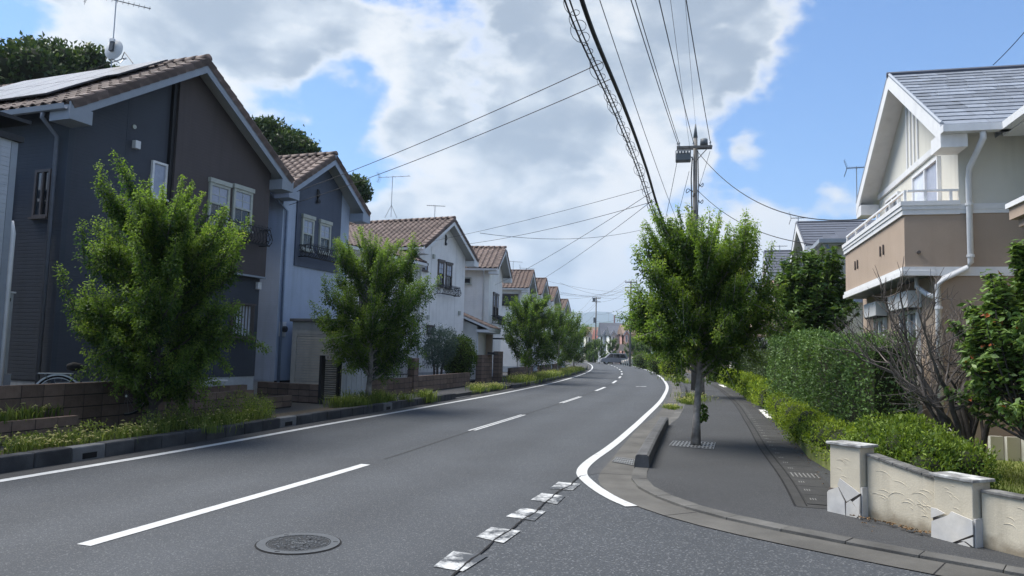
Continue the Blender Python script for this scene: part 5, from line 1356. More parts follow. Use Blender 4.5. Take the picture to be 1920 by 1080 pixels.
# low edging by the lawn
ge_ = at(1848, 818, 11.0); gl = thing('garden_edging', 'low cream panel edging at the back of the lawn', 'edging', (ge_[0], 11, .3))
for k in range(8): MB().box(ge_[0] + k * .2 + .006, ge_[0] + k * .2 + .194, 10.9 - k * .06, 10.96 - k * .06, .25, .62).build('panel', 'stucco_cream', gl)
pq = at(1800, 830, 10.4)
po = thing('garden_urn_post', 'small pale post with domed cap behind the bare tree', 'post', (pq[0], pq[1], .28))
MB().box(pq[0] - .12, pq[0] + .12, pq[1] - .12, pq[1] + .12, .2, .72).build('post', 'stone_white', po, bevel=.01)
MB().tube([(pq[0], pq[1], .722), (pq[0], pq[1], .76), (pq[0], pq[1], .80), (pq[0], pq[1], .83)], [.17, .17, .13, .05], 16).build('cap', 'stone_white', po, smooth=True)

# ================================================================== plants
def tree(name, label, loc, H, Rc, th, seed, nleaf, ls=.075, m='leaf_maple', tr=.075, nl=18, prof=None, cat='tree', group=None, bark='bark', shoot=.75, clear=None, tipbright=.55, lean=(0, 0), spread=.085, lead=22):
    rng = np.random.default_rng(seed); loc = np.array([loc[0], loc[1], loc[2] if len(loc) > 2 else 0.0])
    t = thing(name, label, cat, loc, group)
    trunk = []; zz = np.linspace(0, 1, 9)
    wob = np.cumsum(rng.normal(0, .018, (9, 2)), axis=0) * (H / 5)
    for k, z in enumerate(zz): trunk.append(loc + np.array([wob[k, 0] + lean[0] * z, wob[k, 1] + lean[1] * z, z * H * .80]))
    rad_ = [tr * (1.25 if k == 0 else 1 - .86 * z) for k, z in enumerate(zz)]
    MB().tube(trunk, rad_, 10).build('trunk', bark, t, smooth=True)
    prof = prof or (lambda q: max(.1, math.sin(math.pi * min(.99, .13 + .84 * max(0, q)))) ** .75)
    lim = MB(); C = []; Dn = []; Nn = []; Ti = []; Sz = []
    segs = []
    for i in range(nl):
        f_ = (i + rng.random()) / nl
        z0 = th + (H * .72 - th) * f_ ** 1.05; zi = z0 / (H * .80) * 8; k = min(7, int(zi)); fr_ = zi - k
        p0 = trunk[k] * (1 - fr_) + trunk[k + 1] * fr_
        az = i * 2.399 + rng.uniform(-.4, .4); o = np.array([math.cos(az), math.sin(az), 0])
        ztop = min(H * .97, z0 + (H - z0) * rng.uniform(.12, .42 + .36 * f_)); q = ((z0 + ztop) / 2 - th * .8) / (H - th * .8)
        R_ = Rc * prof(q) * rng.uniform(.72, 1.05)
        p2 = np.array([trunk[k][0], trunk[k][1], 0]) + o * R_ + np.array([0, 0, loc[2] + z0 + (ztop - z0) * .8]); p1 = p0 + o * R_ * .55 + np.array([0, 0, (ztop - z0) * .30])
        pts = [(1 - s) ** 2 * p0 + 2 * s * (1 - s) * p1 + s * s * p2 for s in np.linspace(0, 1, 7)]
        r0 = tr * .32 * (1 - .5 * f_); lim.tube(pts, [r0 * (1 - .85 * s) for s in np.linspace(0, 1, 7)], 6)
        segs.append((pts[1:], .0))
        for j in range(rng.integers(10, 17)):
            s = rng.uniform(.15, 1.0); kk = min(5, int(s * 6)); pp = pts[kk] * (1 - (s * 6 - kk)) + pts[kk + 1] * (s * 6 - kk) if kk < 6 else pts[6]
            a2 = az + rng.uniform(-1.3, 1.3); od = np.array([math.cos(a2), math.sin(a2), 0]); L = shoot * rng.uniform(.45, 1.1) * (1.15 if s > .85 else 1)
            dr = od * rng.uniform(.10, .75) + np.array([0, 0, 1.0 if f_ > .35 else rng.uniform(-.35, 1.0)]); dr /= np.linalg.norm(dr)
            e = pp + dr * L; md = pp + dr * L * .5 + od * .06 * L
            sp = [(1 - s_) ** 2 * pp + 2 * s_ * (1 - s_) * md + s_ * s_ * e for s_ in np.linspace(0, 1, 5)]
            lim.tube(sp, [.010, .008, .006, .005, .003], 4); segs.append((sp, 1.0))
    # leader shoots at the crown's top
    for j in range(lead):
        a2 = rng.uniform(0, 6.28); pp = trunk[rng.integers(5, 9)] + np.array([rng.normal(0, .1), rng.normal(0, .1), 0])
        rr_ = Rc * .8 * rng.random() ** .7; e = np.array([pp[0] + math.cos(a2) * rr_, pp[1] + math.sin(a2) * rr_, loc[2] + H * rng.uniform(.90, 1.04) - rr_ * .38])
        sp = [pp * (1 - s_) + e * s_ for s_ in np.linspace(0, 1, 5)]; lim.tube(sp, [.014, .011, .008, .006, .003], 4); segs.append((sp, 2.0))
    lim.build('limbs', bark, t)
    ln = np.array([sum(np.linalg.norm(np.array(p[i + 1]) - p[i]) for i in range(len(p) - 1)) * (1.0 if k else 1.25) for p, k in segs]); pr = ln / ln.sum()
    cnt = rng.multinomial(nleaf, pr); ctr = trunk[5]
    for (p, k), c in zip(segs, cnt):
        if c == 0: continue
        p = np.array(p); s = rng.random(c) ** (.85 if k else .7); x = s * (len(p) - 1); i0 = np.minimum(x.astype(int), len(p) - 2); fx_ = (x - i0)[:, None]
        pos = p[i0] * (1 - fx_) + p[i0 + 1] * fx_; tg_ = p[-1] - p[0]; tg_ = tg_ / (np.linalg.norm(tg_) + 1e-6)
        kk_ = k; k = min(k, 1.0); sp_ = spread * (1.12 - .55 * s * k) * (1 if kk_ < 2 else .62)
        ro = rdir(rng, c); pos = pos + ro * sp_[:, None] * rng.uniform(.3, 1.25, c)[:, None]
        d = ro * .9 + tg_ * .35 + np.array([0, 0, -.55]) + rng.normal(0, .4, (c, 3))
        n_ = np.array([0, 0, 1.0]) + ro * .5 + rng.normal(0, .35, (c, 3))
        C.append(pos); Dn.append(d); Nn.append(n_); Sz.append(ls * rng.uniform(.6, 1.25, c) * (1 - .35 * (s ** 3) * k))
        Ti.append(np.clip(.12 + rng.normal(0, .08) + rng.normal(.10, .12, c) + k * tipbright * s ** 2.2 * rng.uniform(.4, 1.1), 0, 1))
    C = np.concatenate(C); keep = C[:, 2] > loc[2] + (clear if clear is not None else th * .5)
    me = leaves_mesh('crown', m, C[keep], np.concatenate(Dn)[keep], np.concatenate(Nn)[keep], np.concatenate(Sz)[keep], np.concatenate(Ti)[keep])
    stuffp(link('crown', me, t))
    return t

t1 = (*at(283, 790, 13.1)[:2], .15)
tree('maple_tree', 'tall leafy street tree in front of the navy house', t1, 4.5, 1.42, .30, 11, 120000, .056, nl=42, tr=.085, clear=.25, shoot=.66, bark='bark_dark', spread=.15)
t2 = (*at(690, 740, 20.3)[:2], .15)
tree('maple_tree', 'street tree before the shed and the black gate', t2, 4.85, 1.5, .55, 12, 80000, .060, nl=40, tr=.085, clear=.45, shoot=.68, spread=.15)
t3 = G(1300, 834, .03)
tree('maple_tree', 'street tree with bare grey trunk in the right pavement grating', t3, 4.5, 1.34, 1.2, 13, 120000, .056, nl=44, tr=.078, clear=1.05, shoot=.68, tipbright=.65, spread=.15,
     prof=lambda q: max(.1, math.sin(math.pi * min(.99, .22 + .74 * max(0, q)))) ** .7)
for (px, d, hgt, rc, lb, sd_, nlf) in ((985, 40.5, 5.0, 1.75, 'bushy street tree past the gate piers, nearest of the left far cluster', 21, 30000), (1048, 53, 5.0, 1.8, 'middle street tree of the left far cluster', 22, 24000), (1085, 66, 4.6, 1.6, 'last street tree of the left cluster at the bend', 23, 20000)):
    x = LP(d, -7.25); tree('maple_tree', lb, (x[0], x[1], .15), hgt, rc, .6, sd_, nlf, .095, 'leaf_maple', nl=30, clear=.4, shoot=.75, tipbright=.4, spread=.19)
# second tree behind the right one, and the row into the distance
x = LP(30.5, 1.6); tree('maple_tree', 'street tree just behind the one with the bare trunk', (*x, .03), 4.3, 1.35, 1.5, 31, 24000, .085, nl=26, tr=.10, spread=.16, clear=.5, tipbright=.3)
fx_lab = ['far street tree left of the grey van', 'far street tree hiding the front of the van', 'far street tree in front of the beige car', 'far street tree behind the low yellow shrub', 'slim far street tree at the end of the bend', 'far street tree right of the beige car', 'distant street tree against the tan roofed house']
for k, (px, d, hgt, rc) in enumerate(((1124, 135, 4.6, 1.25), (1149, 128, 4.6, 1.2), (1186, 118, 4.6, 1.35), (1226, 80, 4.2, 1.3), (1104, 150, 4.0, 1.0), (1205, 100, 4.2, 1.3), (1113, 142, 4.2, 1.1))):
    x = at(px, 660, d); tree('maple_tree', fx_lab[k], (x[0], x[1], 0), hgt, rc, .8, 40 + k, 5000, .16, 'leaf_far', nl=12, clear=.7, spread=.16, tipbright=.35)
def bush(name, label, cat, vols, n, ls, m, seed, group=None, core=True, aspect=.55, up=.35, coreshrink=.80, tb=.5, stems=None, rough=.12):
    """vols: list of (frame, a0,a1,b0,b1,z0,z1,round) boxes or ('e', centre, radii) ellipsoids filled with leaves near their skin"""
    rng = np.random.default_rng(seed); C = []; Dn = []; Ti = []
    v0 = vols[0]; base = v0[1] if v0[0] == 'e' else v0[0]((v0[1] + v0[2]) / 2, (v0[3] + v0[4]) / 2, v0[5])
    t = thing(name, label, cat, (base[0], base[1], v0[5] if v0[0] != 'e' else max(0, v0[1][2] - v0[2][2])), group); cm = MB()
    ar = []
    for v in vols:
        if v[0] == 'e': a, b, c = v[2]; ar.append(4 * math.pi * ((a * b) ** 1.6 / 3 + (a * c) ** 1.6 / 3 + (b * c) ** 1.6 / 3) ** (1 / 1.6))
        else: dx, dy, dz = v[2] - v[1], v[4] - v[3], v[6] - v[5]; ar.append(dx * dy + 2 * dz * (dx + dy))
    ar = np.array(ar) / sum(ar)
    for v, fr_ in zip(vols, ar):
        k = int(n * fr_)
        if v[0] == 'e':
            c, r = np.array(v[1]), np.array(v[2]); d = rdir(rng, k); lump = 1 + rough * np.sin(d[:, 0] * 7 + v[1][0] * 3) * np.sin(d[:, 1] * 6 + 1) * np.cos(d[:, 2] * 5) + rng.normal(0, rough * .5, k)
            pos = c + d * r * (lump * rng.uniform(.82, 1.06, k))[:, None]; nn = d / r; nn /= np.linalg.norm(nn, axis=1)[:, None]
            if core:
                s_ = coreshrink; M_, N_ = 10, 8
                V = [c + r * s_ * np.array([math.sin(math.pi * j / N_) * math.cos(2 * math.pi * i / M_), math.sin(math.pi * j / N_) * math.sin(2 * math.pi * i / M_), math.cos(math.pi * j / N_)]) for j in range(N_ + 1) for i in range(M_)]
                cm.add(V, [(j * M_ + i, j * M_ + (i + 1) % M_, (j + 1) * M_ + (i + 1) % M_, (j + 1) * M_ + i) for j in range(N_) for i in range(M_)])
        else:
            f, a0, a1, b0, b1, z0, z1 = v[:7]; dx, dy, dz = a1 - a0, b1 - b0, z1 - z0
            A_ = np.array([dx * dz, dx * dz, dy * dz, dy * dz, dx * dy * 1.15]); w = rng.choice(5, k, p=A_ / A_.sum()); s = rng.random(k); q = rng.random(k)
            a = np.where(w == 2, a0, np.where(w == 3, a1, a0 + s * dx)); b = np.where(w == 0, b0, np.where(w == 1, b1, b0 + np.where(w == 4, q, s) * dy)); z = np.where(w == 4, z1, z0 + q * dz)
            a = np.where(w == 4, a0 + s * dx, a); N3 = np.zeros((k, 3)); N3[w == 0, 1] = -1; N3[w == 1, 1] = 1; N3[w == 2, 0] = -1; N3[w == 3, 0] = 1; N3[w == 4, 2] = 1
            # round the shoulders and ruffle
            ca = (a0 + a1) / 2; cb = (b0 + b1) / 2; rr_ = v[7] if len(v) > 7 else .2
            over = np.clip((z - (z1 - rr_)) / rr_, 0, 1); pull = 1 - .14 * over ** 2 * (w != 4); b = cb + (b - cb) * pull
            edge = np.minimum(np.abs(b - b0), np.abs(b1 - b)); z = np.where(w == 4, z - rr_ * .55 * np.clip(1 - edge / (dy * .35), 0, 1) ** 2, z)
            ruf = rough * .55 * (np.sin(a * 5.1 + z * 3) + np.sin(a * 2.3 - z * 5.7 + 2)) * .5 + rng.normal(0, rough * .35, k) - rng.random(k) ** 3 * .10
            loc3 = np.stack([a, b, z], 1) + N3 * ruf[:, None]
            pos = f.o + loc3[:, :1] * f.u + loc3[:, 1:2] * f.w + np.array([0, 0, 1.0]) * loc3[:, 2:3]; nn = N3[:, :1] * f.u + N3[:, 1:2] * f.w + np.array([0, 0, 1.0]) * N3[:, 2:3]
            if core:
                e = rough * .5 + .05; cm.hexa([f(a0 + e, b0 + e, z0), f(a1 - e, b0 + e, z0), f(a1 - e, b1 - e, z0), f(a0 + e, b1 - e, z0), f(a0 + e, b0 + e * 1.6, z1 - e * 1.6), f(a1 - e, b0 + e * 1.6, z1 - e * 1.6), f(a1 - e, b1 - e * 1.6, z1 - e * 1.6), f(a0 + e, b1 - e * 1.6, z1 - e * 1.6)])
        d = nn * .55 + np.array([0, 0, up]) + rng.normal(0, .6, (k, 3))
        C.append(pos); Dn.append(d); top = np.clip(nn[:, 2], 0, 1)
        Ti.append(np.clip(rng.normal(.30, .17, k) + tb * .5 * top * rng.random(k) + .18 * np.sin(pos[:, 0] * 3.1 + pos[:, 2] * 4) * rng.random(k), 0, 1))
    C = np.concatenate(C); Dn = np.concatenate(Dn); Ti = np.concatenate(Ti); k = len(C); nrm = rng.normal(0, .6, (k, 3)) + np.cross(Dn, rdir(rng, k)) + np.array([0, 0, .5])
    if core: cm.build('inner_core', 'hedge_core', t)  # solid dark core added to block the view through the leaves
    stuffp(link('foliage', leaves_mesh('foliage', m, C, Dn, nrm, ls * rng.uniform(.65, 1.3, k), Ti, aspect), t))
    if stems:
        for s_ in stems: MB().tube(s_[0], s_[1], 7).build('stem', 'bark_dark', t)
    return t
# dark wood behind the left houses
def wood(label, cx, cy, H, rc, seed, n):
    rw_ = np.random.default_rng(seed); v = [('e', np.array([cx, cy, H - rc * .75]), np.array([rc * .8, rc * .8, rc * .62]))]
    for q in range(16):
        a_ = rw_.uniform(0, 6.28); el = rw_.uniform(-.5, 1.1); k_ = rw_.uniform(.7, .95) * rc; r_ = rc * rw_.uniform(.28, .42)
        v.append(('e', np.array([cx + math.cos(a_) * math.cos(el) * k_, cy + math.sin(a_) * math.cos(el) * k_, H - rc * .9 + math.sin(el) * k_ * .75]), np.array([r_, r_, r_ * .85])))
    st = [([(cx, cy, 0), (cx + .1, cy, H * .4), (cx, cy, H - rc)], [.32, .26, .14])] + [([(cx, cy, H * .4), (cx + math.cos(t_) * rc * .4, cy + math.sin(t_) * rc * .4, H - rc * 1.1)], [.16, .07]) for t_ in (.4, 2.3, 4.4)]
    return bush('forest_tree', label, 'tree', v, n, .27, 'leaf_forest', seed, core=True, coreshrink=.72, rough=.22, stems=st, up=.5, tb=.9)
for k, (px, py, d, rc, lb) in enumerate(((50, 80, 36, 2.9, 'dark broad tree at the left edge above the solar panels'), (145, 93, 38, 2.6, 'dark tree behind the satellite dish'), (525, 228, 44, 2.2, 'dark round tree behind the navy house ridge'), (662, 326, 47, 1.35, 'dark tree top beside the blue house roof'), (-40, 60, 34, 2.8, 'dark tree cut by the left edge above the roof'))):
    x = at(px, py, d); wood(lb, x[0], d, x[2], rc, 60 + k, (8000, 8000, 7000, 4500, 5000)[k])
# tall clipped hedge in front of the beige house
th0, th1 = np.array([5.52, 11.55]), np.array([6.98, 20.2]); fhg = Fr(th0, th1 - th0, 'R'); Lh = np.linalg.norm(th1 - th0)
bush('hedge', 'tall dark clipped hedge in front of the beige house', 'hedge', [(fhg, 0, Lh * .5, 0, .75, .2, 2.06, .14), (fhg, Lh * .5 - .2, Lh, 0, .75, .2, 2.24, .14)], 34000, .058, 'leaf_hedge', 71, rough=.13)
# yellow-green shrub belt along the drain
rv0 = np.random.default_rng(6)
vols = []
for i, (y, off, zt_, wd) in enumerate(((9.2, 3.62, .98, .62), (9.9, 3.72, .95, .60), (10.8, 3.62, .86, .52), (11.8, 3.5, .82, .46), (12.9, 3.48, .80, .44), (14.0, 3.45, .82, .42), (15.2, 3.42, .84, .40), (16.4, 3.42, .86, .38), (17.6, 3.42, .88, .38), (18.7, 3.40, .92, .36), (19.6, 3.40, .98, .36))):
    for k in range(4):
        p = LP(y + rv0.uniform(-.5, .5), off + .1 + rv0.uniform(-.2, .2) * wd); r_ = rv0.uniform(.26, .38); vols.append(('e', np.array([p[0], p[1], rv0.uniform(.28, zt_ * .88 - r_ * .62)]), np.array([r_, r_ * 1.15, r_ * .9])))
bush('shrub_belt', 'yellow green shrub belt at the foot of the tall hedge', 'shrubs', vols, 32000, .048, 'leaf_lime', 72, aspect=.42, tb=.5, rough=.16, coreshrink=.68)
ra = np.random.default_rng(5); vols = []
for k in range(22):
    t_ = ra.random(); q_ = ra.uniform(-.42, .42); r_ = ra.uniform(.20, .34)
    vols.append(('e', np.array([4.32 + t_ * .55 + q_ * .8, 9.25 - t_ * 1.1 + q_ * .55, .52 + ra.uniform(0, .34) * (1 - .5 * t_)]), np.array([r_, r_, r_ * .85])))
bush('azalea_bush', 'dense green bush spilling over the cream garden wall', 'bush', vols, 26000, .055, 'leaf_azalea', 73, aspect=.36, tb=.6, rough=.22, up=.6, coreshrink=.6)
# hedges further along the right pavement
def along(y0, y1, o0): 
    a, b = LP(y0, o0), LP(y1, o0); return Fr(a, b - a, 'R'), np.linalg.norm(b - a)
f_, L_ = along(24.2, 31.0, 3.3); f3, L3 = along(31.0, 38.0, 3.3); f4, L4 = along(38.0, 46.5, 3.3)
bush('low_hedge', 'bright low hedge beyond the white tiled drive', 'hedge', [(f_, 0, L_, 0, .9, .1, .82, .25), (f3, -.1, L3, 0, .9, .1, .86, .25), (f4, -.1, L4, 0, .9, .1, .9, .25)], 17000, .075, 'leaf_lime', 74, rough=.16)
f_, L_ = along(49, 54, 3.2); bush('low_hedge', 'smaller low hedge block at the far end of the right pavement', 'hedge', [(f_, 0, L_, 0, 1.2, .1, 1.0, .25)], 4000, .09, 'leaf_box', 75, rough=.14)
f_, L_ = along(25, 31, 4.15); f3, L3 = along(31, 38, 4.15); f4, L4 = along(38, 47, 4.15)
bush('hedge', 'tall grey green hedge behind the bright low hedge', 'hedge', [(f_, 0, L_, 0, .8, .1, 1.8, .2), (f3, -.2, L3, 0, .8, .1, 1.9, .2), (f4, -.2, L4, 0, .8, .1, 2.0, .2)], 20000, .085, 'leaf_olive', 76, rough=.18)
for k, (px, py, d, r, m_, lb) in enumerate(((1260, 690, 58, 1.0, 'leaf_lime', 'yellowish shrub by the third pole on the right verge'), (1237, 668, 66, 1.2, 'leaf_box', 'rounded green shrub left of the bare trunk tree'), (1205, 676, 92, 1.3, 'leaf_box', 'round clipped shrub right of the far railing'), (1140, 665, 140, 1.1, 'leaf_far', 'far verge shrub left of the van'), (1110, 668, 150, 1.2, 'leaf_far', 'far verge shrub beside the second distant pole'))):
    c_ = at(px, py, d); z_ = r * .8; bush('shrub', lb, 'shrub', [('e', np.array([c_[0], d, z_]), np.array([r, r, r * .85]))], 1800, .09 + d * .0006, m_, 80 + k, rough=.15)
# dark mass of garden trees behind the right street tree
for k, (px, py, d, rc, lb) in enumerate(((1395, 600, 42, 1.5, 'dark garden tree filling the gap right of the street tree'), (1330, 610, 52, 1.6, 'dark garden tree behind the right street tree'))):
    c_ = at(px, py, d); tree('garden_tree', lb, (c_[0], d, 0), c_[2] + .9, rc, 1.0, 90 + k, 5000, .14, 'leaf_forest', nl=14, clear=.6, spread=.2, tipbright=.4)
# shrubs in the white house's garden (left)
c_ = LP(31.6, -9.3)
bush('olive_shrub', 'blue green loose shrub on dark stems in the white house garden', 'shrub', [('e', np.array([c_[0], c_[1], 1.75]), np.array([.62, .62, .8])), ('e', np.array([c_[0] + .25, c_[1] + .6, 1.95]), np.array([.5, .5, .62])), ('e', np.array([c_[0] - .15, c_[1] - .5, 1.55]), np.array([.4, .4, .5]))], 6500, .10, 'leaf_juniper', 101, aspect=.3, core=False, rough=.3, up=.7,
     stems=[([(c_[0] + .1 * k, c_[1] + .1 * k, .3), (c_[0] + .12 * k, c_[1] + .2 * k, .9), (c_[0] + .25 * k, c_[1] + .3 * k, 1.7)], [.06, .045, .02]) for k in (-1, 0, 1.4)])
c_ = LP(33.6, -9.0)
bush('round_shrub', 'rounded bright green shrub against the white house', 'shrub', [('e', np.array([c_[0], c_[1], 1.35]), np.array([.78, .8, 1.0]))], 6000, .075, 'leaf_box', 102, rough=.08)
c_ = LP(25.6, -9.15)
bush('juniper_shrub', 'dark feathery shrub behind the black fence', 'shrub', [('e', np.array([c_[0], c_[1], 1.5]), np.array([.7, .7, 1.0])), ('e', np.array([c_[0] - .4, c_[1] - .9, 1.3]), np.array([.6, .6, .95]))], 6000, .10, 'leaf_juniper', 103, aspect=.25, rough=.28, up=1.0)
# large-leaved trees: leaves are pieces of their own
def kite(L, w): 
    return MB().add([(0, 0, 0), (-w * .42, L * .28, .012), (-w * .5, L * .52, .016), (0, L * .5, -.006), (w * .5, L * .52, .016), (w * .42, L * .28, .012), (-w * .22, L * .82, .008), (w * .22, L * .82, .008), (0, L, -.03), (0, L * .25, -.002), (0, L * .8, -.012)],
                    [(0, 9, 1), (1, 9, 3, 2), (2, 3, 10, 6), (6, 10, 8), (0, 5, 9), (5, 4, 3, 9), (4, 7, 10, 3), (7, 8, 10)])
def bigleaf(name, label, loc, H, segs_n, Rr, L, m, seed, n_obj, n_stuff, zmin, reds=0.0, tr=.05, top=None):
    rng = np.random.default_rng(seed); loc = np.array(loc, float); t = thing(name, label, 'tree', loc); br = MB(); tips = []
    trunk = [loc + np.array([rng.normal(0, .03), rng.normal(0, .03), z * H * .7]) for z in np.linspace(0, 1, 6)]; trunk[0] = loc
    MB().tube(trunk, [tr * (1 - .7 * k / 5) for k in range(6)], 8).build('trunk', 'bark_dark', t, smooth=True)
    for i in range(segs_n):
        z0 = zmin + (H * .7 - zmin) * rng.random() if i > 6 else H * .62; k = min(4, int(z0 / (H * .7) * 5)); p0 = trunk[k] + (trunk[k + 1] - trunk[k]) * (z0 / (H * .7) * 5 - k)
        az = rng.uniform(0, 6.28); zf = z0 + (H - z0) * rng.uniform(.15, 1.0); q = (zf - zmin) / (H - zmin); R_ = Rr * max(.2, math.sin(math.pi * min(.97, .25 + .62 * q))) ** .7 * rng.uniform(.5, 1.0)
        p2 = np.array([loc[0] + math.cos(az) * R_, loc[1] + math.sin(az) * R_, loc[2] + zf]); p1 = p0 * .4 + p2 * .6 + np.array([math.cos(az), math.sin(az), .1]) * R_ * .2
        pts = [(1 - s) ** 2 * p0 + 2 * s * (1 - s) * p1 + s * s * p2 for s in np.linspace(0, 1, 6)]; br.tube(pts, [tr * .3 * (1 - .8 * s) + .003 for s in np.linspace(0, 1, 6)], 5); tips.append(pts)
    if top is not None:
        p0 = trunk[-1]; p2 = np.array(top, float); pts = [p0 * (1 - s) + p2 * s for s in np.linspace(0, 1, 6)]; br.tube(pts, [.012, .01, .009, .008, .006, .004], 5); tips.append(pts)
    br.build('branches', 'bark_dark', t)
    tot = n_obj + n_stuff; P = []; Dd = []; Nn = []; tint = []
    for j in range(tot):
        p = np.array(tips[rng.integers(len(tips))]) if not (top is not None and j % 25 == 0) else np.array(tips[-1]); s = rng.uniform(.3, 1.0) ** .7 * 5; i0 = min(4, int(s)); pos = p[i0] + (p[i0 + 1] - p[i0]) * (s - i0); tg_ = p[-1] - p[-2]; tg_ /= np.linalg.norm(tg_)
        pos = pos + rng.normal(0, .035, 3); ro = rdir(rng, 1)[0]; ro -= tg_ * (ro @ tg_) * .7; ro[2] *= .75; d = ro * 1.0 + tg_ * .30 + np.array([0, 0, -.15]); d /= np.linalg.norm(d)
        n_ = np.array([0, 0, 1.0]) - d * d[2] + rng.normal(0, .45, 3); n_ -= d * (n_ @ d); n_ /= np.linalg.norm(n_)
        P.append(pos); Dd.append(d); Nn.append(n_); tt = np.clip(rng.normal(.35, .22), 0, .86)
        if reds and s > 4.2 and rng.random() < reds: tt = 1.0
        tint.append(tt)
    # the leaves nearest the viewer are separate pieces
    dist = [np.linalg.norm(p - CAMP) + (p - loc)[2] * -.15 for p in P]; order = np.argsort(dist)
    var = []
    for tt in (.1, .3, .5, .75, 1.0):
        me = kite(L, L * .42).mesh('leaf', m); a_ = me.attributes.new('tint', 'FLOAT', 'POINT'); a_.data.foreach_set('value', [tt] * len(me.vertices)); var.append(me)
    for j in order[:n_obj]:
        s = rng.uniform(.65, 1.15); x = np.cross(Dd[j], Nn[j]); k = int(np.argmin([abs(tint[j] - v) for v in (.1, .3, .5, .75, 1.0)]))
        child(t, 'leaf', var[k], basis_from(P[j], x * s, Dd[j] * s, Nn[j] * s))
    r_ = order[n_obj:]
    me = leaves_mesh('crown', m, np.array(P)[r_], np.array(Dd)[r_], np.array(Nn)[r_], np.full(len(r_), L) * rng.uniform(.7, 1.15, len(r_)), np.array(tint)[r_], .45, .06)
    stuffp(link('crown', me, t)); return t
bigleaf('photinia_tree', 'glossy leaved photinia with red young shoots at the right edge', (5.92, 8.45, .28), 2.45, 230, .95, .115, 'leaf_photinia', 111, 300, 15000, .34, .025, .05, top=at(1908, 462, 8.3))
bigleaf('persimmon_tree', 'glossy broad leaved tree behind the tall hedge', (*at(1522, 640, 20.5)[:2], .2), 4.55, 190, 1.3, .20, 'leaf_glossy', 112, 300, 9000, 1.0, 0, .07)
# bare twiggy tree
def bare(loc, seed):
    rng = np.random.default_rng(seed); loc = np.array(loc, float); t = thing('bare_tree', 'leafless twiggy tree behind the garden wall', 'tree', loc)
    n = [0]; lv = {0: MB(), 1: MB(), 2: MB()}
    def grow(p, d, L, r, k):
        pts = [p]; dd = d.copy()
        for i in range(4):
            dd = dd + rng.normal(0, .13, 3) + np.array([0, 0, .05 if k else .0]); dd /= np.linalg.norm(dd); pts.append(pts[-1] + dd * L / 4)
        lv[min(2, k if k < 2 else 2)].tube(pts, [r * (1 - .4 * i / 4) for i in range(5)], 7 if k < 2 else 4, cap=False); n[0] += 1
        if k >= 5 or n[0] > 3600: return
        for j in range((3 if k < 4 else 2) if k else 3):
            i = 4 if j == 0 else rng.integers(2, 5); sp = .33 if j == 0 else .75
            nd = dd + rng.normal(0, sp, 3) + np.array([.0, -.03, .22]); nd /= np.linalg.norm(nd); grow(pts[i], nd, L * rng.uniform(.60, .84), max(.0035, r * (.64 if j == 0 else .5)), k + 1)
    for dx, dr, r in ((.16, (.35, .05, 1.0), .045), (.04, (-.25, -.1, 1.0), .05), (0, (-.32, .1, 1.0), .055), (.06, (-.05, .1, 1.0), .06), (.14, (.18, -.1, 1), .055), (-.02, (-.6, .05, 1.0), .045), (.1, (.05, .2, 1.0), .05)):
        d = np.array(dr); d /= np.linalg.norm(d); grow(loc + np.array([dx, 0, 0]), d, .88, r, 0)
    lv[0].build('trunk', 'bark_dark', t, smooth=True); lv[1].build('limbs', 'bark_dark', t, smooth=True); stuffp(lv[2].build('twigs', 'twig', t)); return t
bare((5.60, 9.3, .28), 5)
# small basal shoots on the right trunk
bush('basal_shoots', 'tuft of leaves sprouting from the bare grey trunk', 'shoots', [('e', np.array([t3[0] + .16, t3[1] - .05, .62]), np.array([.09, .1, .16]))], 160, .075, 'leaf_maple', 120, core=False)

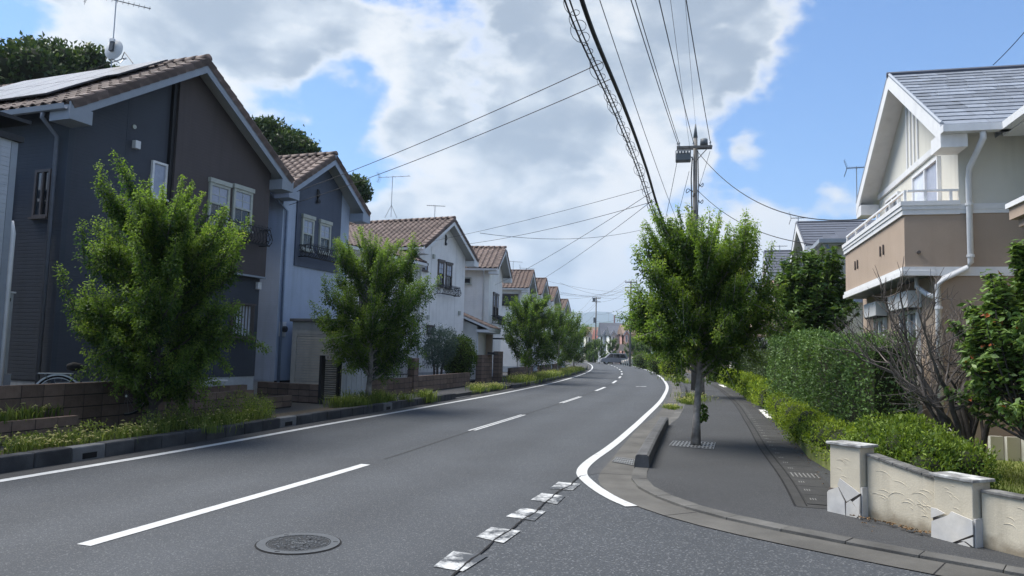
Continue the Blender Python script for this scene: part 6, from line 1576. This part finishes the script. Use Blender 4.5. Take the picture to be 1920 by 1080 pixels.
# weeds and long grass on the left verge
def weeds(label, spots, seed, n, hgt, wid):
    rng = np.random.default_rng(seed); V = []; F = []; T = []
    heads = 0
    for i in range(n):
        s = spots[rng.integers(len(spots))]; b = np.array([s[0] + rng.normal(0, s[2]), s[1] + rng.normal(0, s[3]), s[4]])
        Hh_ = hgt * s[5] * rng.uniform(.45, 1.15); a = rng.uniform(0, 6.28); ln = rng.uniform(.1, .75) * Hh_; o = np.array([math.cos(a), math.sin(a), 0]); sd_ = np.array([-o[1], o[0], 0]) * wid * rng.uniform(.6, 1.4)
        m_ = b + o * ln * .3 + np.array([0, 0, Hh_ * .62]); e = b + o * ln + np.array([0, 0, Hh_ * rng.uniform(.75, 1.0)])
        k = len(V); V += [b - sd_ * .6, b + sd_ * .6, m_ + sd_, m_ - sd_, e]; F += [(k, k + 1, k + 2, k + 3), (k + 3, k + 2, k + 4)]; tt = np.clip(rng.normal(.35, .2), 0, .85); T += [tt * .6, tt * .6, tt, tt, min(.86, tt + .25)]
        if rng.random() < s[6]:      # seed head: a drooping foxtail
            c0 = e; d = o * .8 + np.array([0, 0, .25]); d /= np.linalg.norm(d); Lh_ = rng.uniform(.05, .09); w_ = .011; u_ = np.array([-o[1], o[0], 0]); v_ = np.cross(d, u_); k = len(V)
            V += [c0, c0 + d * Lh_ * .5 + u_ * w_, c0 + d * Lh_ * .5 + v_ * w_, c0 + d * Lh_ * .5 - u_ * w_, c0 + d * Lh_ * .5 - v_ * w_, c0 + d * Lh_ + np.array([0, 0, -.02])]
            F += [(k, k + 1, k + 2), (k, k + 2, k + 3), (k, k + 3, k + 4), (k, k + 4, k + 1), (k + 5, k + 2, k + 1), (k + 5, k + 3, k + 2), (k + 5, k + 4, k + 3), (k + 5, k + 1, k + 4)]; T += [1.0] * 6
    me = bpy.data.meshes.new('weeds'); me.from_pydata([tuple(map(float, v)) for v in V], [], F); a_ = me.attributes.new('tint', 'FLOAT', 'POINT'); a_.data.foreach_set('value', [float(x) for x in T]); me.materials.append(MATS['weed'])
    return tag(link('weeds', me), label, 'weeds', kind='stuff')
def vs(y, off, sx, sy, z, hk, hd): p = LP(y, off); return (p[0], p[1], sx, sy, z, hk, hd)
rv = np.random.default_rng(17)
def clumps(ys, off, so, z, h0, h1, heads, sig=(.07, .16)): return [vs(y + rv.normal(0, .25), off + rv.normal(0, so), rv.uniform(*sig), rv.uniform(*sig), z, rv.uniform(h0, h1), heads * rv.uniform(.2, 1.6)) for y in ys]
weeds('foxtail grass spilling over the left kerb before the first tree', clumps(np.arange(8.0, 12.2, .2), -7.15, .16, .14, .35, .85, .22), 1, 2800, .34, .005)
weeds('tangled weeds and grass round the foot of the first street tree', clumps(np.arange(12.2, 15.6, .17), -7.1, .22, .14, .3, 1.0, .06), 11, 1700, .36, .006)
bush('leafy_weeds', 'low leafy weeds under the first street tree', 'weeds', [('e', np.array([*LP(y, o), .22]), np.array([rx, .45, rz])) for y, o, rx, rz in ((12.2, -7.1, .25, .28), (12.9, -7.15, .3, .36), (13.7, -7.05, .32, .42), (14.5, -7.1, .34, .5), (15.3, -7.15, .3, .42), (11.2, -7.2, .2, .22), (10.2, -7.2, .2, .16), (14.9, -6.95, .3, .36))], 9000, .045, 'weed', 130, core=False, rough=.3, aspect=.4, tb=.2)
weeds('tall grassy weeds around the foot of the second street tree', clumps(np.arange(18.8, 21.6, .17), -7.1, .2, .14, .4, .95, .06), 2, 1800, .50, .007)
weeds('tuft of weeds growing against the left kerb near its end', [vs(23.2, -6.7, .12, .25, .05, .9, .05)], 3, 500, .45, .01)
weeds('dry grass at the driveway gap in the left kerb', [vs(29.5, -7.0, .2, .8, .1, .6, .3), vs(31.5, -6.9, .18, .6, .1, .5, .3)], 4, 900, .5, .01)
weeds('grassy verge under the far left street trees', [vs(y, -7.2, .35, 1.0, .15, .8, .3) for y in (37.5, 39.5, 42, 45, 48, 51, 54, 58, 62, 66, 70)], 5, 3600, .5, .014)
weeds('small weeds round the second right street tree', [vs(26.0, 1.0, .12, .4, .03, .6, .2), vs(28.5, 1.25, .25, .8, .03, .7, .1), vs(23.6, .62, .12, .3, .01, .35, .1)], 6, 1200, .4, .008)
weeds('weeds sprouting from the planter soil left of the first tree', [vs(9.8, -8.2, .08, .6, .44, .5, .1), vs(11.2, -8.2, .08, .6, .44, .7, .05), vs(10.6, -8.2, .08, .4, .44, .5, .05)], 7, 900, .35, .008)
weeds('grass fringe on the right verge towards the far cars', [vs(y, .9, .2, 1.6, .01, .6, .2) for y in (48, 56, 64, 72, 80, 90, 100, 112)], 8, 2500, .55, .02)
weeds('lawn blades behind the garden wall', [(5.6, 8.0, .35, .5, .28, .12, 0), (6.1, 9.2, .35, .5, .28, .12, 0), (6.6, 10.2, .4, .4, .28, .12, 0)], 9, 4000, .45, .004)
# leaf litter at the wall foot and on the drain lids
LIT = [kite(.05, .025).mesh('dry_leaf', 'leaf_litter')]
lt = MB(); rs = random.Random(8)
for k in range(150):
    y = rs.uniform(8.0, 30) if k < 90 else rs.uniform(6.6, 8.2)
    p = RP.at(RP.sy(y), rs.gauss(3.24, .06)) if k < 90 else (P1b[:2] + (P2a[:2] - P1b[:2]) * rs.random() + np.array([rs.uniform(-.08, .03), rs.uniform(-.06, 0)]))
    a = rs.uniform(0, 6.28); s = rs.uniform(.4, 1.0); lt.add([(p[0] + s * (x * math.cos(a) - y_ * math.sin(a)), p[1] + s * (x * math.sin(a) + y_ * math.cos(a)), .046 + rs.random() * .01 + z * .3 + .01) for x, y_, z in kite(.06, .03).v], kite(.06, .03).f)
tag(lt.build('leaf_litter', 'leaf_litter'), 'dry fallen leaves along the drain and garden wall foot', 'leaves', kind='stuff')
# ================================================================== poles, wires, aerials
def pole(label, p, H, r=.17, arms=True):
    t = thing('utility_pole', label, 'utility pole', (p[0], p[1], 0))
    MB().tube([(p[0], p[1], -.1), (p[0], p[1], H * .5), (p[0], p[1], H)], [r, r * .84, r * .66], 14).build('shaft', 'pole', t, smooth=True)
    return t
pp1 = at(1303, 430, 36.5); P1x = np.array([pp1[0], pp1[1], 0])
HP = at(1306, 275, 36.5)[2]
pl = pole('near concrete utility pole carrying a transformer above the right street tree', P1x, HP + .5, .148)
ZA = at(1306, 277, 36.5)[2]; ux = np.array([.97, -.22, 0.0])
K = lambda a, b, z: P1x + ux * a + np.array([.22, .97, 0]) * b + np.array([0, 0, z])
MB().fbox(K, -.92, .82, -.22, -.13, ZA - .06, ZA + .05).build('crossarm', 'pole', pl); MB().fbox(K, -.92, .82, .13, .21, ZA - .05, ZA + .05).build('crossarm', 'pole', pl)
MB().tube([K(0, 0, HP + .45), K(0, 0, HP + .9), K(0, 0, HP + 1.15)], [.115, .06, .03], 10).build('pole_top', 'transformer', pl, smooth=True)
tb = MB().fbox(K, -.98, -.22, -.3, .25, ZA - .70, ZA - .16).build('switch_box', 'transformer', pl, bevel=.05)
for k in range(5): MB().tube([K(-.9 + k * .15, -.31, ZA - .25), K(-.9 + k * .15, -.36, ZA - .35)], .035, 8).build('bushing', 'porcelain', tb)
MB().tube([K(.42, 0, ZA + .12), K(.42, 0, ZA + .42)], [.2, .18], 12).build('cutout', 'transformer', pl, smooth=True)
for a in (-.88, -.8, -.1, .72):
    MB().tube([K(a, -.18, ZA + .05), K(a, -.18, ZA + .12), K(a, -.18, ZA + .2), K(a, -.18, ZA + .26)], [.05, .03, .055, .03], 8).build('insulator', 'porcelain', pl)
for s_ in (-1, 1): MB().tube([K(0, -.15, ZA - .75), K(s_ * .6, -.17, ZA - .08)], .022, 6).build('brace', 'pole', pl)
m = MB()
for k in range(9):
    z = ZA - 1.9 - k * .28; a_ = k * 2.1; rr_ = .25 + .25 * ((k * 7) % 3) / 2
    m.tube([P1x + np.array([math.cos(a_) * .18 + rr_ * (1 - math.cos(t)) * .5 * math.cos(a_ + .5), math.sin(a_) * .18 + rr_ * math.sin(t) * .5, z + .08 * math.sin(t * 2)]) for t in np.linspace(0, 6.28, 12)], .018, 4)
m.tube([K(-.15, -.16, ZA - .5), K(-.2, -.18, ZA - 1.6), K(-.16, -.17, ZA - 3.2), K(-.14, -.15, ZA - 5)], .03, 6); m.tube([K(.12, -.2, ZA - .2), K(.16, -.2, ZA - 2), K(.1, -.18, ZA - 4.5)], .022, 6)
m.build('cable_loops', 'wire', pl)
for k in range(7): MB().tube([K(-.32 if k % 2 else .12, -.1, 2.2 + k * .8), K(-.12 if k % 2 else .32, -.1, 2.2 + k * .8)], .012, 5).build('step_bolt', 'steel', pl)
boxz = at(1289, 417, 36.2); MB().fbox(K, -.42, -.2, -.3, -.05, boxz[2] - .5, boxz[2] + .1).build('terminal_box', 'transformer', pl)
OP = {}
for k, (px, d, Hh_, lb) in enumerate(((1257, 62, 11.5, 'concrete utility pole standing by the yellowish verge shrub'), (1218, 85, 11.5, 'concrete utility pole behind the right street tree foliage'), (1181, 109, 12.6, 'tall utility pole rising left of the right street tree'), (1116, 155, 13.6, 'far utility pole with crossarms above the bend'), (1081, 190, 12.0, 'thin distant utility pole behind the left trees'))):
    b = at(px, 680, d); q = pole(lb, (b[0], b[1]), Hh_, .17); OP[k] = np.array([b[0], b[1], Hh_])
    for zz in (.25, 1.0):
        MB().box(b[0] - .9, b[0] + .9, d - .2, d - .1, Hh_ - zz - .06, Hh_ - zz + .06).build('crossarm', 'pole', q)
    for a in (-.8, -.3, .4, .8): MB().tube([(b[0] + a, d - .15, Hh_ - .19), (b[0] + a, d - .15, Hh_ + .05)], .06, 6).build('insulator', 'porcelain', q)
    if k in (3,): MB().box(b[0] - .75, b[0] - .2, d - .3, d + .2, Hh_ - .9, Hh_ - .3).build('transformer', 'transformer', q); MB().tube([(b[0] - .35, d, 8.2), (b[0] - .35, d, 9.3)], .22, 10).build('transformer', 'transformer', q)
def cat(p, q, sag, n=24):
    p, q = np.array(p, float), np.array(q, float); return [p * (1 - t) + q * t - np.array([0, 0, 4 * sag * t * (1 - t)]) for t in np.linspace(0, 1, n)]
WC = {}
def wire(label, p, q, sag, r=.012, n=24, name='power_line'):
    o = MB().tube(cat(p, q, sag, n), r * .82, 5).build(name, 'wire'); return tag(o, label, 'wire', 'overhead wires')
# conductors running back over the viewer from the near pole: each passes through its measured height
def back(px, py, z, end, k=1.9):
    v = ray(px, py); p = CAMP + v * ((z - EYE) / v[2]); d = p - end; return end + d * k
for lb, px, a, z, r in (('left one of the pair of heavy conductors meeting the pole crossarm', 1186, -.88, ZA + .1, .02), ('right one of the pair of heavy conductors meeting the pole crossarm', 1194, -.80, ZA + .1, .018), ('thick conductor running to the middle of the crossarm', 1238, -.1, ZA + .1, .02), ('rightmost thick conductor reaching the end of the crossarm', 1288, .72, ZA + .1, .02)):
    e_ = K(a, -.2, ZA + .2); wire(lb, e_, back(px, 0, 11.6, e_, 1.6), .15, r)
e_ = K(0, 0, HP + 1.15); wire('thin ground wire running to the very top of the near pole', e_, back(1285, 0, 12.4, e_, 1.5), .1, .007)
e_ = K(-.25, -.1, ZA - .2); wire('thin wire between the pair and the middle conductor', e_, back(1258, 0, 11.0, e_, 1.5), .1, .008)
# telephone bundle with its spiral hanger
bz = 6.1; A_ = np.array(K(-.3, -.2, 5.9)); pts = []
kn = [at(1072, -60, 9.2), at(1112, 60, 10.6), at(1172, 205, 14.0), at(1210, 310, 18.2), at(1246, 420, 24.3)]
cpts = crom([tuple(p) for p in kn] + [tuple(A_)], .25)
cb = thing('telephone_cable', 'thick black telephone cable bundle with spiral hangers crossing the sky', 'cable', tuple(cpts[0]))
start = cpts[0] + (cpts[0] - cpts[4]) * 4.0
full = [start] + list(cpts)
MB().tube(full, .034, 8).build('main_cable', 'wire', cb, smooth=True)
offv = np.array([-.17, .03, .02])
MB().tube([p + offv for p in full], .012, 6).build('messenger_wire', 'wire', cb); MB().tube([p + offv + np.array([-.05, 0, -.05]) for p in full], .014, 6).build('drop_bundle', 'wire', cb); MB().tube([p + offv + np.array([.03, 0, -.07]) for p in full], .009, 6).build('drop_bundle', 'wire', cb)
rs = random.Random(3); hx = []; F_ = np.array(full); ds = np.concatenate([[0], np.cumsum(np.linalg.norm(np.diff(F_, axis=0), axis=1))]); ph = 0
for s_ in np.arange(0, ds[-1], .022):
    c_ = np.array([np.interp(s_, ds, F_[:, i]) for i in range(3)]); ph += .40 + .12 * math.sin(s_ * 2.3); R_ = .085 + .04 * math.sin(s_ * 3.7) + .025 * math.sin(s_ * 9.1)
    hx.append(c_ + offv + np.array([-.01, 0, -.03]) + np.array([R_ * math.cos(ph), .2 * R_ * math.cos(ph), R_ * math.sin(ph)]))
stuffp(MB().tube(hx, .0055, 4).build('spiral_hanger', 'wire', cb))
C_at = lambda px: min(full, key=lambda p: abs((960 + FPX * ((p - CAMP) @ _R) / ((p - CAMP) @ _F)) - px) if (p - CAMP) @ _F > 1 else 1e9)
# second, thinner line to the right of the bundle
wire('thin wire leaving the bundle and dropping to the right behind it', at(1118, -20, 10.5), K(-.3, -.3, 7.0), .25, .009)
fA, fB, fD, fE, fF = A['fr'], B['fr'], D['fr'], Eh['fr'], Fh['fr']
hA = fB(.15, -.1, at(545, 362, 22)[2]); hA2 = fB(.1, -.12, at(545, 384, 22)[2])
wire('upper service wire sloping from the cable bundle to the blue house', C_at(1135), hA, .10, .010); wire('lower service wire sloping from the cable bundle to the blue house', C_at(1150), hA2, .12, .010)
cE = C_at(1222); cE2 = C_at(1230)
wire('nearly level wire from the bundle to the white twin window house', cE, fD(-.2, 1.5, 6.3), .15, .008); wire('second nearly level wire below it to the white house', cE2, fE(.0, .0, 5.9) + np.array([-1.0, -8, .6]), .15, .010)
wire('slack wire from the bundle down to the porch house', C_at(1224), fE(.1, -.3, 5.4), .15, .010); wire('slack wire from the bundle down to the sliding window house', C_at(1229), fF(-.1, -.1, 6.2), .2, .010)
# lines to the right-hand houses
wire('heavy sagging service line from the near pole to the right roofs', K(.1, -.2, ZA - .25), at(1640, 408, 21.0), 1.15, .022); wire('lower service line from the near pole to the hipped house', K(.1, -.2, ZA - 2.2), at(1582, 461, 21.4), .7, .018)
wire('thin wire from the near pole into the right tree', K(.1, 0, ZA - 4.2), at(1470, 640, 33), .3, .009)
wire('steep stay wire left of the near pole', K(-.9, 0, ZA - .7), at(1235, 470, 46), .1, .016); wire('second steep wire crossing left of the near pole', K(-.3, 0, ZA - 1.2), at(1255, 460, 45), .1, .014); wire('steep wire from the right end of the crossarm', K(.72, 0, ZA - .2), OP[0] + np.array([.4, 0, -1]), .3, .014)
# spans between the farther poles
for k, (i, j) in enumerate(((0, 1), (1, 2), (2, 3), (3, 4))):
    for n_, (dx, dz) in enumerate(((-.8, 0), (.8, 0), (.4, -1.0), (-.3, -3.5), (-.3, -5.0))):
        wire('%s line of the %s span between the distant poles' % (('left top', 'right top', 'second', 'telephone', 'lowest')[n_], ('first', 'second', 'third', 'fourth')[k]), OP[i] + np.array([dx, 0, dz]), OP[j] + np.array([dx, 0, dz]), .6, .018, 12)
for n_, (px, py, d) in enumerate(((1040, 560, 70), (1043, 548, 72), (1010, 545, 60), (1050, 530, 75))):
    wire('%s wire from the tall far pole to the last left houses' % ('lowest', 'second', 'third', 'highest')[n_], OP[2] + np.array([-.6, 0, -.4 - n_ * .5]), at(px, py, d), .7, .013, 14)
for n_, (px0, py0, px1, py1, d) in enumerate(((1000, 520, 1180, 548, 105), (1005, 537, 1180, 560, 105), (900, 437, 1215, 428, 40))):
    wire(('distant level wire over the last left roofs', 'second distant level wire over the last left roofs', 'level wire across the sky above the white houses')[n_], at(px0, py0, d * .75), at(px1, py1, d), .4, .012, 14)
wire('short wire at the top right above the shingle roof', at(1862, 122, 14), at(1925, 55, 13), .02, .009)

def yagi(label, base, hgt, yaw, L=.9, n=12, mast=True, refl=True, gm='steel'):
    t = thing('tv_aerial', label, 'aerial', base); b = np.array(base, float); ca, sa = math.cos(yaw), math.sin(yaw); d = np.array([ca, sa, 0]); e = np.array([-sa, ca, 0]); z = np.array([0, 0, 1.0])
    MB().tube([b, b + z * hgt], .016, 6).build('mast', gm, t); top = b + z * (hgt - .04)
    MB().tube([top - d * L * .45, top + d * L * .55], .012, 6).build('boom', 'steel_dark', t)
    for k in range(n): c = top - d * L * .40 + d * L * .93 * k / (n - 1); MB().tube([c - e * (.17 - .004 * k), c + e * (.17 - .004 * k)], .0055, 4).build('element', 'steel_dark', t)
    if refl:
        c = top - d * L * .43
        for s_ in (-1, 1):
            for k in range(4): q = c + z * s_ * (.05 + .06 * k) - d * (.02 * k); MB().tube([q - e * .2, q + e * .2], .005, 4).build('reflector', 'steel_dark', t)
            MB().tube([c, c + z * s_ * .25 - d * .08], .006, 4).build('reflector_arm', 'steel_dark', t)
    return t
am = at(208, 132, 18.8); HA = at(222, -10, 18.8)[2] - am[2]
x = yagi('aerial on the navy house roof above a satellite dish', tuple(am), HA - .12, .55, 1.5, 12)
dc = at(213, 93, 18.75); t = thing('satellite_dish', 'round pale satellite dish seen from behind on the aerial mast', 'satellite dish', tuple(dc))
m = MB(); N_, M_ = 24, 5; R_ = .26; yv = np.array([-.15, -.98, .12]); yv /= np.linalg.norm(yv); xv = np.cross(yv, [0, 0, 1]); xv /= np.linalg.norm(xv); zv = np.cross(xv, yv)
V = [dc + yv * .05]; 
for j in range(1, M_ + 1):
    for i in range(N_): q = 2 * math.pi * i / N_; rr_ = R_ * j / M_; V.append(dc + xv * rr_ * math.cos(q) + zv * rr_ * 1.08 * math.sin(q) + yv * (.05 - .06 * (j / M_) ** 2))
F = [(0, 1 + i, 1 + (i + 1) % N_) for i in range(N_)] + [(1 + (j - 1) * N_ + i, 1 + j * N_ + i, 1 + j * N_ + (i + 1) % N_, 1 + (j - 1) * N_ + (i + 1) % N_) for j in range(1, M_) for i in range(N_)]
m.add(V, F).build('reflector', 'dish', t, smooth=True)
kk = lambda a, b, z: dc + xv * a + yv * b + zv * z
MB().fbox(kk, -.05, .05, .05, .12, -.08, .22).build('mount_bracket', 'steel_dark', t); MB().fbox(kk, -.06, .06, .06, .13, .17, .25).build('clamp', 'trim_white', t)
MB().tube([kk(0, .03, -.27), kk(0, -.3, -.22), kk(0, -.42, -.05)], .012, 5).build('feed_arm', 'steel', t); MB().tube([kk(0, -.40, -.04), kk(0, -.48, .02)], .03, 8).build('feed_horn', 'dish', t)
am = at(733, 407, 36); x = yagi('tall aerial with guy legs on the white house ridge', tuple(am), at(733, 330, 36)[2] - am[2], -.3, 1.7, 5, refl=True)
for s_ in ((-.3, 0), (.3, 0), (.05, -.3)): MB().tube([np.array(am) + np.array([0, 0, .6]), np.array(am) + np.array([s_[0], s_[1], -.05])], .012, 5).build('stand_leg', 'steel', x)
yagi('short aerial on the right end of the white house ridge', tuple(at(815, 408, 35.5)), .62, .1, .9, 10, refl=False)
yagi('small aerial on the porch house roof line', tuple(at(962, 512, 55)), .9, .3, 1.3, 6)
yagi('second small aerial above the sliding window house', tuple(at(987, 512, 57)), .4, .3, 1.2, 5)
am = at(1607, 402, 22); yagi('tall aerial beside the cream gable on the right', tuple(am), at(1607, 312, 22)[2] - am[2], -.35, .62, 13)
am = at(1497, 452, 30); yagi('aerial over the pink house roof', tuple(am), at(1497, 407, 30)[2] - am[2], -.3, .65, 10)
am = at(1462, 474, 35); yagi('low aerial behind the pink house gable', tuple(am), at(1462, 460, 35)[2] - am[2], -.3, .62, 10)
for k, (px, y0, y1, d, lb) in enumerate(((1141, 604, 586, 152, 'left one of two aerials on the far grey roofs'), (1157, 606, 583, 148, 'right one of two aerials on the far grey roofs'))):
    am = at(px, y0, d); yagi(lb, tuple(am), at(px, y1, d)[2] - am[2], .1, 1.1, 5, refl=False)
# red and white stack in the distance
ch = at(1152, 606, 900); ct = thing('chimney_stack', 'distant red and white chimney stack above the far roofs', 'chimney', (ch[0], 900, 0)); zt_ = at(1152, 591, 900)[2]
for k in range(5): MB().tube([(ch[0], 900, zt_ * k / 5 if k else 0), (ch[0], 900, zt_ * (k + 1) / 5)], .9, 12).build('shaft_ring', 'roof_red' if k in (4, 2) else 'trim_white', ct)
MB().tube([(ch[0], 900, 0), (ch[0], 900, zt_ * .72), (ch[0], 900, zt_ * .80)], [4.0, 1.8, .95], 12).build('base', 'trim_white', ct)

# ================================================================== bicycle
struct(strip(RP, SP(9.0, -9), SP(15, -9), -8.5, -10.6, .34, .8, thick=.4).build('front_yard', 'soil'))
bk = at(150, 705, 13.1); bf0 = Fr((bk[0] - .32, bk[1] - .1), (.92, .39), 'L'); bf = lambda a, b, z: bf0(a, b, z + .16)
by = thing('bicycle', 'silver city bicycle parked behind the tall block wall', 'bicycle', bf(.5, 0, .19)); zb = .52
def wheel(a):
    w = MB(); w.tube([bf(a + .335 * math.cos(t), 0, zb + .335 * math.sin(t)) for t in np.linspace(0, 6.283, 29)], .018, 6, cap=False); o = w.build('wheel', 'rubber', by, smooth=True)
    MB().tube([bf(a + .312 * math.cos(t), 0, zb + .312 * math.sin(t)) for t in np.linspace(0, 6.283, 29)], .010, 5, cap=False).build('rim', 'steel', o)
    s = MB()
    for k in range(18): t = k * math.pi / 9; s.tube([bf(a + .02 * math.cos(t), .02 * (-1) ** k, zb + .02 * math.sin(t)), bf(a + .31 * math.cos(t), 0, zb + .31 * math.sin(t))], .0016, 3)
    s.build('spokes', 'steel', o); MB().tube([bf(a, -.05, zb), bf(a, .05, zb)], .02, 8).build('hub', 'steel', o)
wheel(0); wheel(1.08)
MB().tube([bf(.365 * math.cos(t), 0, zb + .365 * math.sin(t)) for t in np.linspace(.6, 3.3, 12)], .02, 5).build('mudguard', 'steel', by); MB().tube([bf(1.08 + .365 * math.cos(t), 0, zb + .365 * math.sin(t)) for t in np.linspace(.3, 2.3, 10)], .02, 5).build('mudguard', 'steel', by)
fm = MB()
for P in ([(0, zb), (.42, .48)], [(.42, .48), (.30, .98)], [(0, zb), (.31, .88)], [(.42, .48), (.86, .92)], [(.44, .60), (.87, .80)], [(.86, .92), (.88, .76), (1.08, zb)], [(.84, .95), (.80, 1.2)]): fm.tube([bf(a, 0, z + .0) for a, z in P], .017, 7)
fm.build('frame', 'steel_dark', by)
MB().tube([bf(.80, .0, 1.2), bf(.80, .1, 1.24), bf(.74, .24, 1.24), bf(.58, .28, 1.23)], .012, 6).build('handlebar', 'steel', by); MB().tube([bf(.80, .0, 1.2), bf(.80, -.1, 1.24), bf(.74, -.24, 1.24), bf(.58, -.28, 1.23)], .012, 6).build('handlebar', 'steel', by)
for s_ in (-1, 1): MB().tube([bf(.66, .265 * s_, 1.235), bf(.54, .285 * s_, 1.23)], .018, 7).build('grip', 'rubber', by)
MB().tube([bf(.12, 0, 1.02), bf(.22, 0, 1.03), bf(.34, 0, 1.02), bf(.42, 0, 1.01)], [.05, .085, .06, .03], 10).build('saddle', 'rubber', by, smooth=True)
MB().fbox(bf, -.30, .22, -.06, .06, .90, .915).build('carrier', 'steel', by); MB().tube([bf(-.2, .05, .9), bf(0, .05, zb)], .006, 5).build('carrier_stay', 'steel', by); MB().tube([bf(-.2, -.05, .9), bf(0, -.05, zb)], .006, 5).build('carrier_stay', 'steel', by)
MB().fbox(bf, .92, 1.22, -.16, .16, .86, 1.08).build('basket', 'iron_black', by); MB().fbox(bf, -.385, -.365, -.02, .02, .62, .68).build('rear_reflector', 'lamp_red', by)
MB().tube([bf(.42, .06, .48), bf(.42, .06, .35)], .012, 5).build('pedal', 'rubber', by)

# ================================================================== vehicles far down the road
def car(name, label, c0, yaw, prof, L, Wc, paintm, glass_rng):
    t = thing(name, label, 'van' if 'van' in name else 'car', (0, 0, 0)); LOC.pop(t.name)
    y0, y1 = -Wc / 2, Wc / 2
    MB().prism([(x, y0, z) for x, z in prof], (0, Wc, 0)).build('body', paintm, t, bevel=.08)
    x0, x1, z0, z1, sl = glass_rng
    for y in (y0 - .012, y1 - .008):
        n = 3 if L > 4.3 else 2
        for k in range(n):
            a, b = x0 + (x1 - x0) * k / n + .04, x0 + (x1 - x0) * (k + 1) / n - .04
            MB().prism([(a - (0 if k else 0), y, z0), (b, y, z0), (b - (sl if k == n - 1 else 0), y, z1), (a + (sl * .6 if k == 0 else 0), y, z1)], (0, .02, 0)).build('side_window', 'glass_dark', t)
    MB().hexa([(x1 + .02, y0 + .15, z0 + .02), (x1 + .04, y0 + .15, z0), (x1 + .04, y1 - .15, z0), (x1 + .02, y1 - .15, z0 + .02), (x1 - sl - .02, y0 + .2, z1), (x1 - sl + .06, y0 + .2, z1), (x1 - sl + .06, y1 - .2, z1), (x1 - sl - .02, y1 - .2, z1)]).build('windscreen', 'glass_dark', t)
    for x in (L * .19, L * .80):
        for y in (y0 + .02, y1 - .2):
            w = MB().tube([(x, y, .31), (x, y + .18, .31)], .31, 18).build('wheel', 'rubber', t)
            MB().tube([(x, y - .012, .31), (x, y + .192, .31)], .19, 14).build('rim', 'steel', w)
    for y in (y0 + .08, y1 - .38):
        MB().box(L - .06, L + .012, y, y + .3, .62, .78).build('headlight', 'porcelain', t); MB().box(-.012, .05, y + .1, y + .3, .7, 1.0).build('tail_lamp', 'lamp_red', t)
    MB().box(L - .02, L + .02, y0 + .3, y1 - .3, .38, .56).build('grille', 'iron_black', t); MB().box(L, L + .015, -.17, .17, .4, .5).build('number_plate', 'trim_white', t)
    t.location = c0; t.rotation_euler = (0, 0, yaw); return t
vc = at(1176, 681, 126); car('parked_van', 'grey van parked off the road beyond the bend', (vc[0], 126, .02), math.pi * 1.0, [(0, .35), (4.5, .35), (4.55, .8), (4.35, 1.0), (3.75, 1.15), (3.0, 1.88), (.15, 1.9), (0, 1.2)], 4.5, 1.7, 'paint_van', (.25, 3.6, 1.15, 1.75, .55))
vc = at(1208, 683, 118); car('parked_car', 'small beige car parked behind the far railing', (vc[0] + .4, 118, .02), math.pi * 1.04, [(0, .32), (3.9, .32), (3.95, .72), (3.0, .95), (2.35, 1.45), (.7, 1.48), (.1, 1.05), (0, .7)], 3.9, 1.6, 'paint_beige', (.55, 2.85, .95, 1.4, .5))
rg = at(1166, 684, 112); gr = thing('guard_railing', 'pale pedestrian railing in front of the parked van', 'railing', (rg[0], 112, 0))
for k in range(6): MB().box(rg[0] + k * .32, rg[0] + k * .32 + .1, 112, 112.08, 0, 1.05).build('post', 'frame_cream', gr)
MB().box(rg[0], rg[0] + 1.7, 112.01, 112.06, .98, 1.06).build('top_rail', 'frame_cream', gr)

# ================================================================== mountains and air
def range_(name, Y, pts, m, dep):
    rng = np.random.default_rng(int(Y)); base = [at(px, py, Y) for px, py in pts]; xs = np.linspace(base[0][0], base[-1][0], 120); zs = np.interp(xs, [p[0] for p in base], [p[2] for p in base])
    zs = zs + np.convolve(rng.normal(0, 1, 120), np.ones(4) / 4, 'same') * Y * .0009; V = []; R_ = 8
    for j in range(R_ + 1):
        t = j / R_; prof = math.sin(math.pi * .5 * t)
        for i in range(120): V.append((xs[i] + rng.normal(0, Y * .002) * (1 - t), Y - dep * (1 - t), max(-2, zs[i] * prof + rng.normal(0, Y * .002) * t * (1 - t) * 3)))
    for i in range(120): V.append((xs[i], Y + dep, -2))
    F = [(j * 120 + i, j * 120 + i + 1, (j + 1) * 120 + i + 1, (j + 1) * 120 + i) for j in range(R_ + 1) for i in range(119)]
    return struct(MB().add(V, F).build(name, m, smooth=True))
range_('mountains', 6200, [(300, 655), (700, 640), (900, 628), (1000, 618), (1060, 600), (1100, 585), (1128, 584), (1148, 594), (1163, 592), (1178, 586), (1200, 592), (1240, 605), (1300, 618), (1400, 630), (1600, 650), (1900, 668)], 'mountain_far', 1400)
range_('hills', 3600, [(700, 652), (960, 640), (1060, 622), (1110, 606), (1140, 602), (1170, 608), (1240, 622), (1400, 645), (1600, 660)], 'mountain', 700)
hz = MB().box(-5200, 5200, -250, 8200, -1.2, 620)
ho = hz.build('haze', None); ho['kind'] = 'stuff'
mh_ = bpy.data.materials.new('haze'); mh_.use_nodes = True; N = mh_.node_tree.nodes; N.clear()
pvn = N.new('ShaderNodeVolumePrincipled'); pvn.inputs['Color'].default_value = (.66, .82, 1, 1); pvn.inputs['Density'].default_value = 2.0e-4; pvn.inputs['Anisotropy'].default_value = .2
on = N.new('ShaderNodeOutputMaterial'); mh_.node_tree.links.new(pvn.outputs[0], on.inputs['Volume']); ho.data.materials.append(mh_)
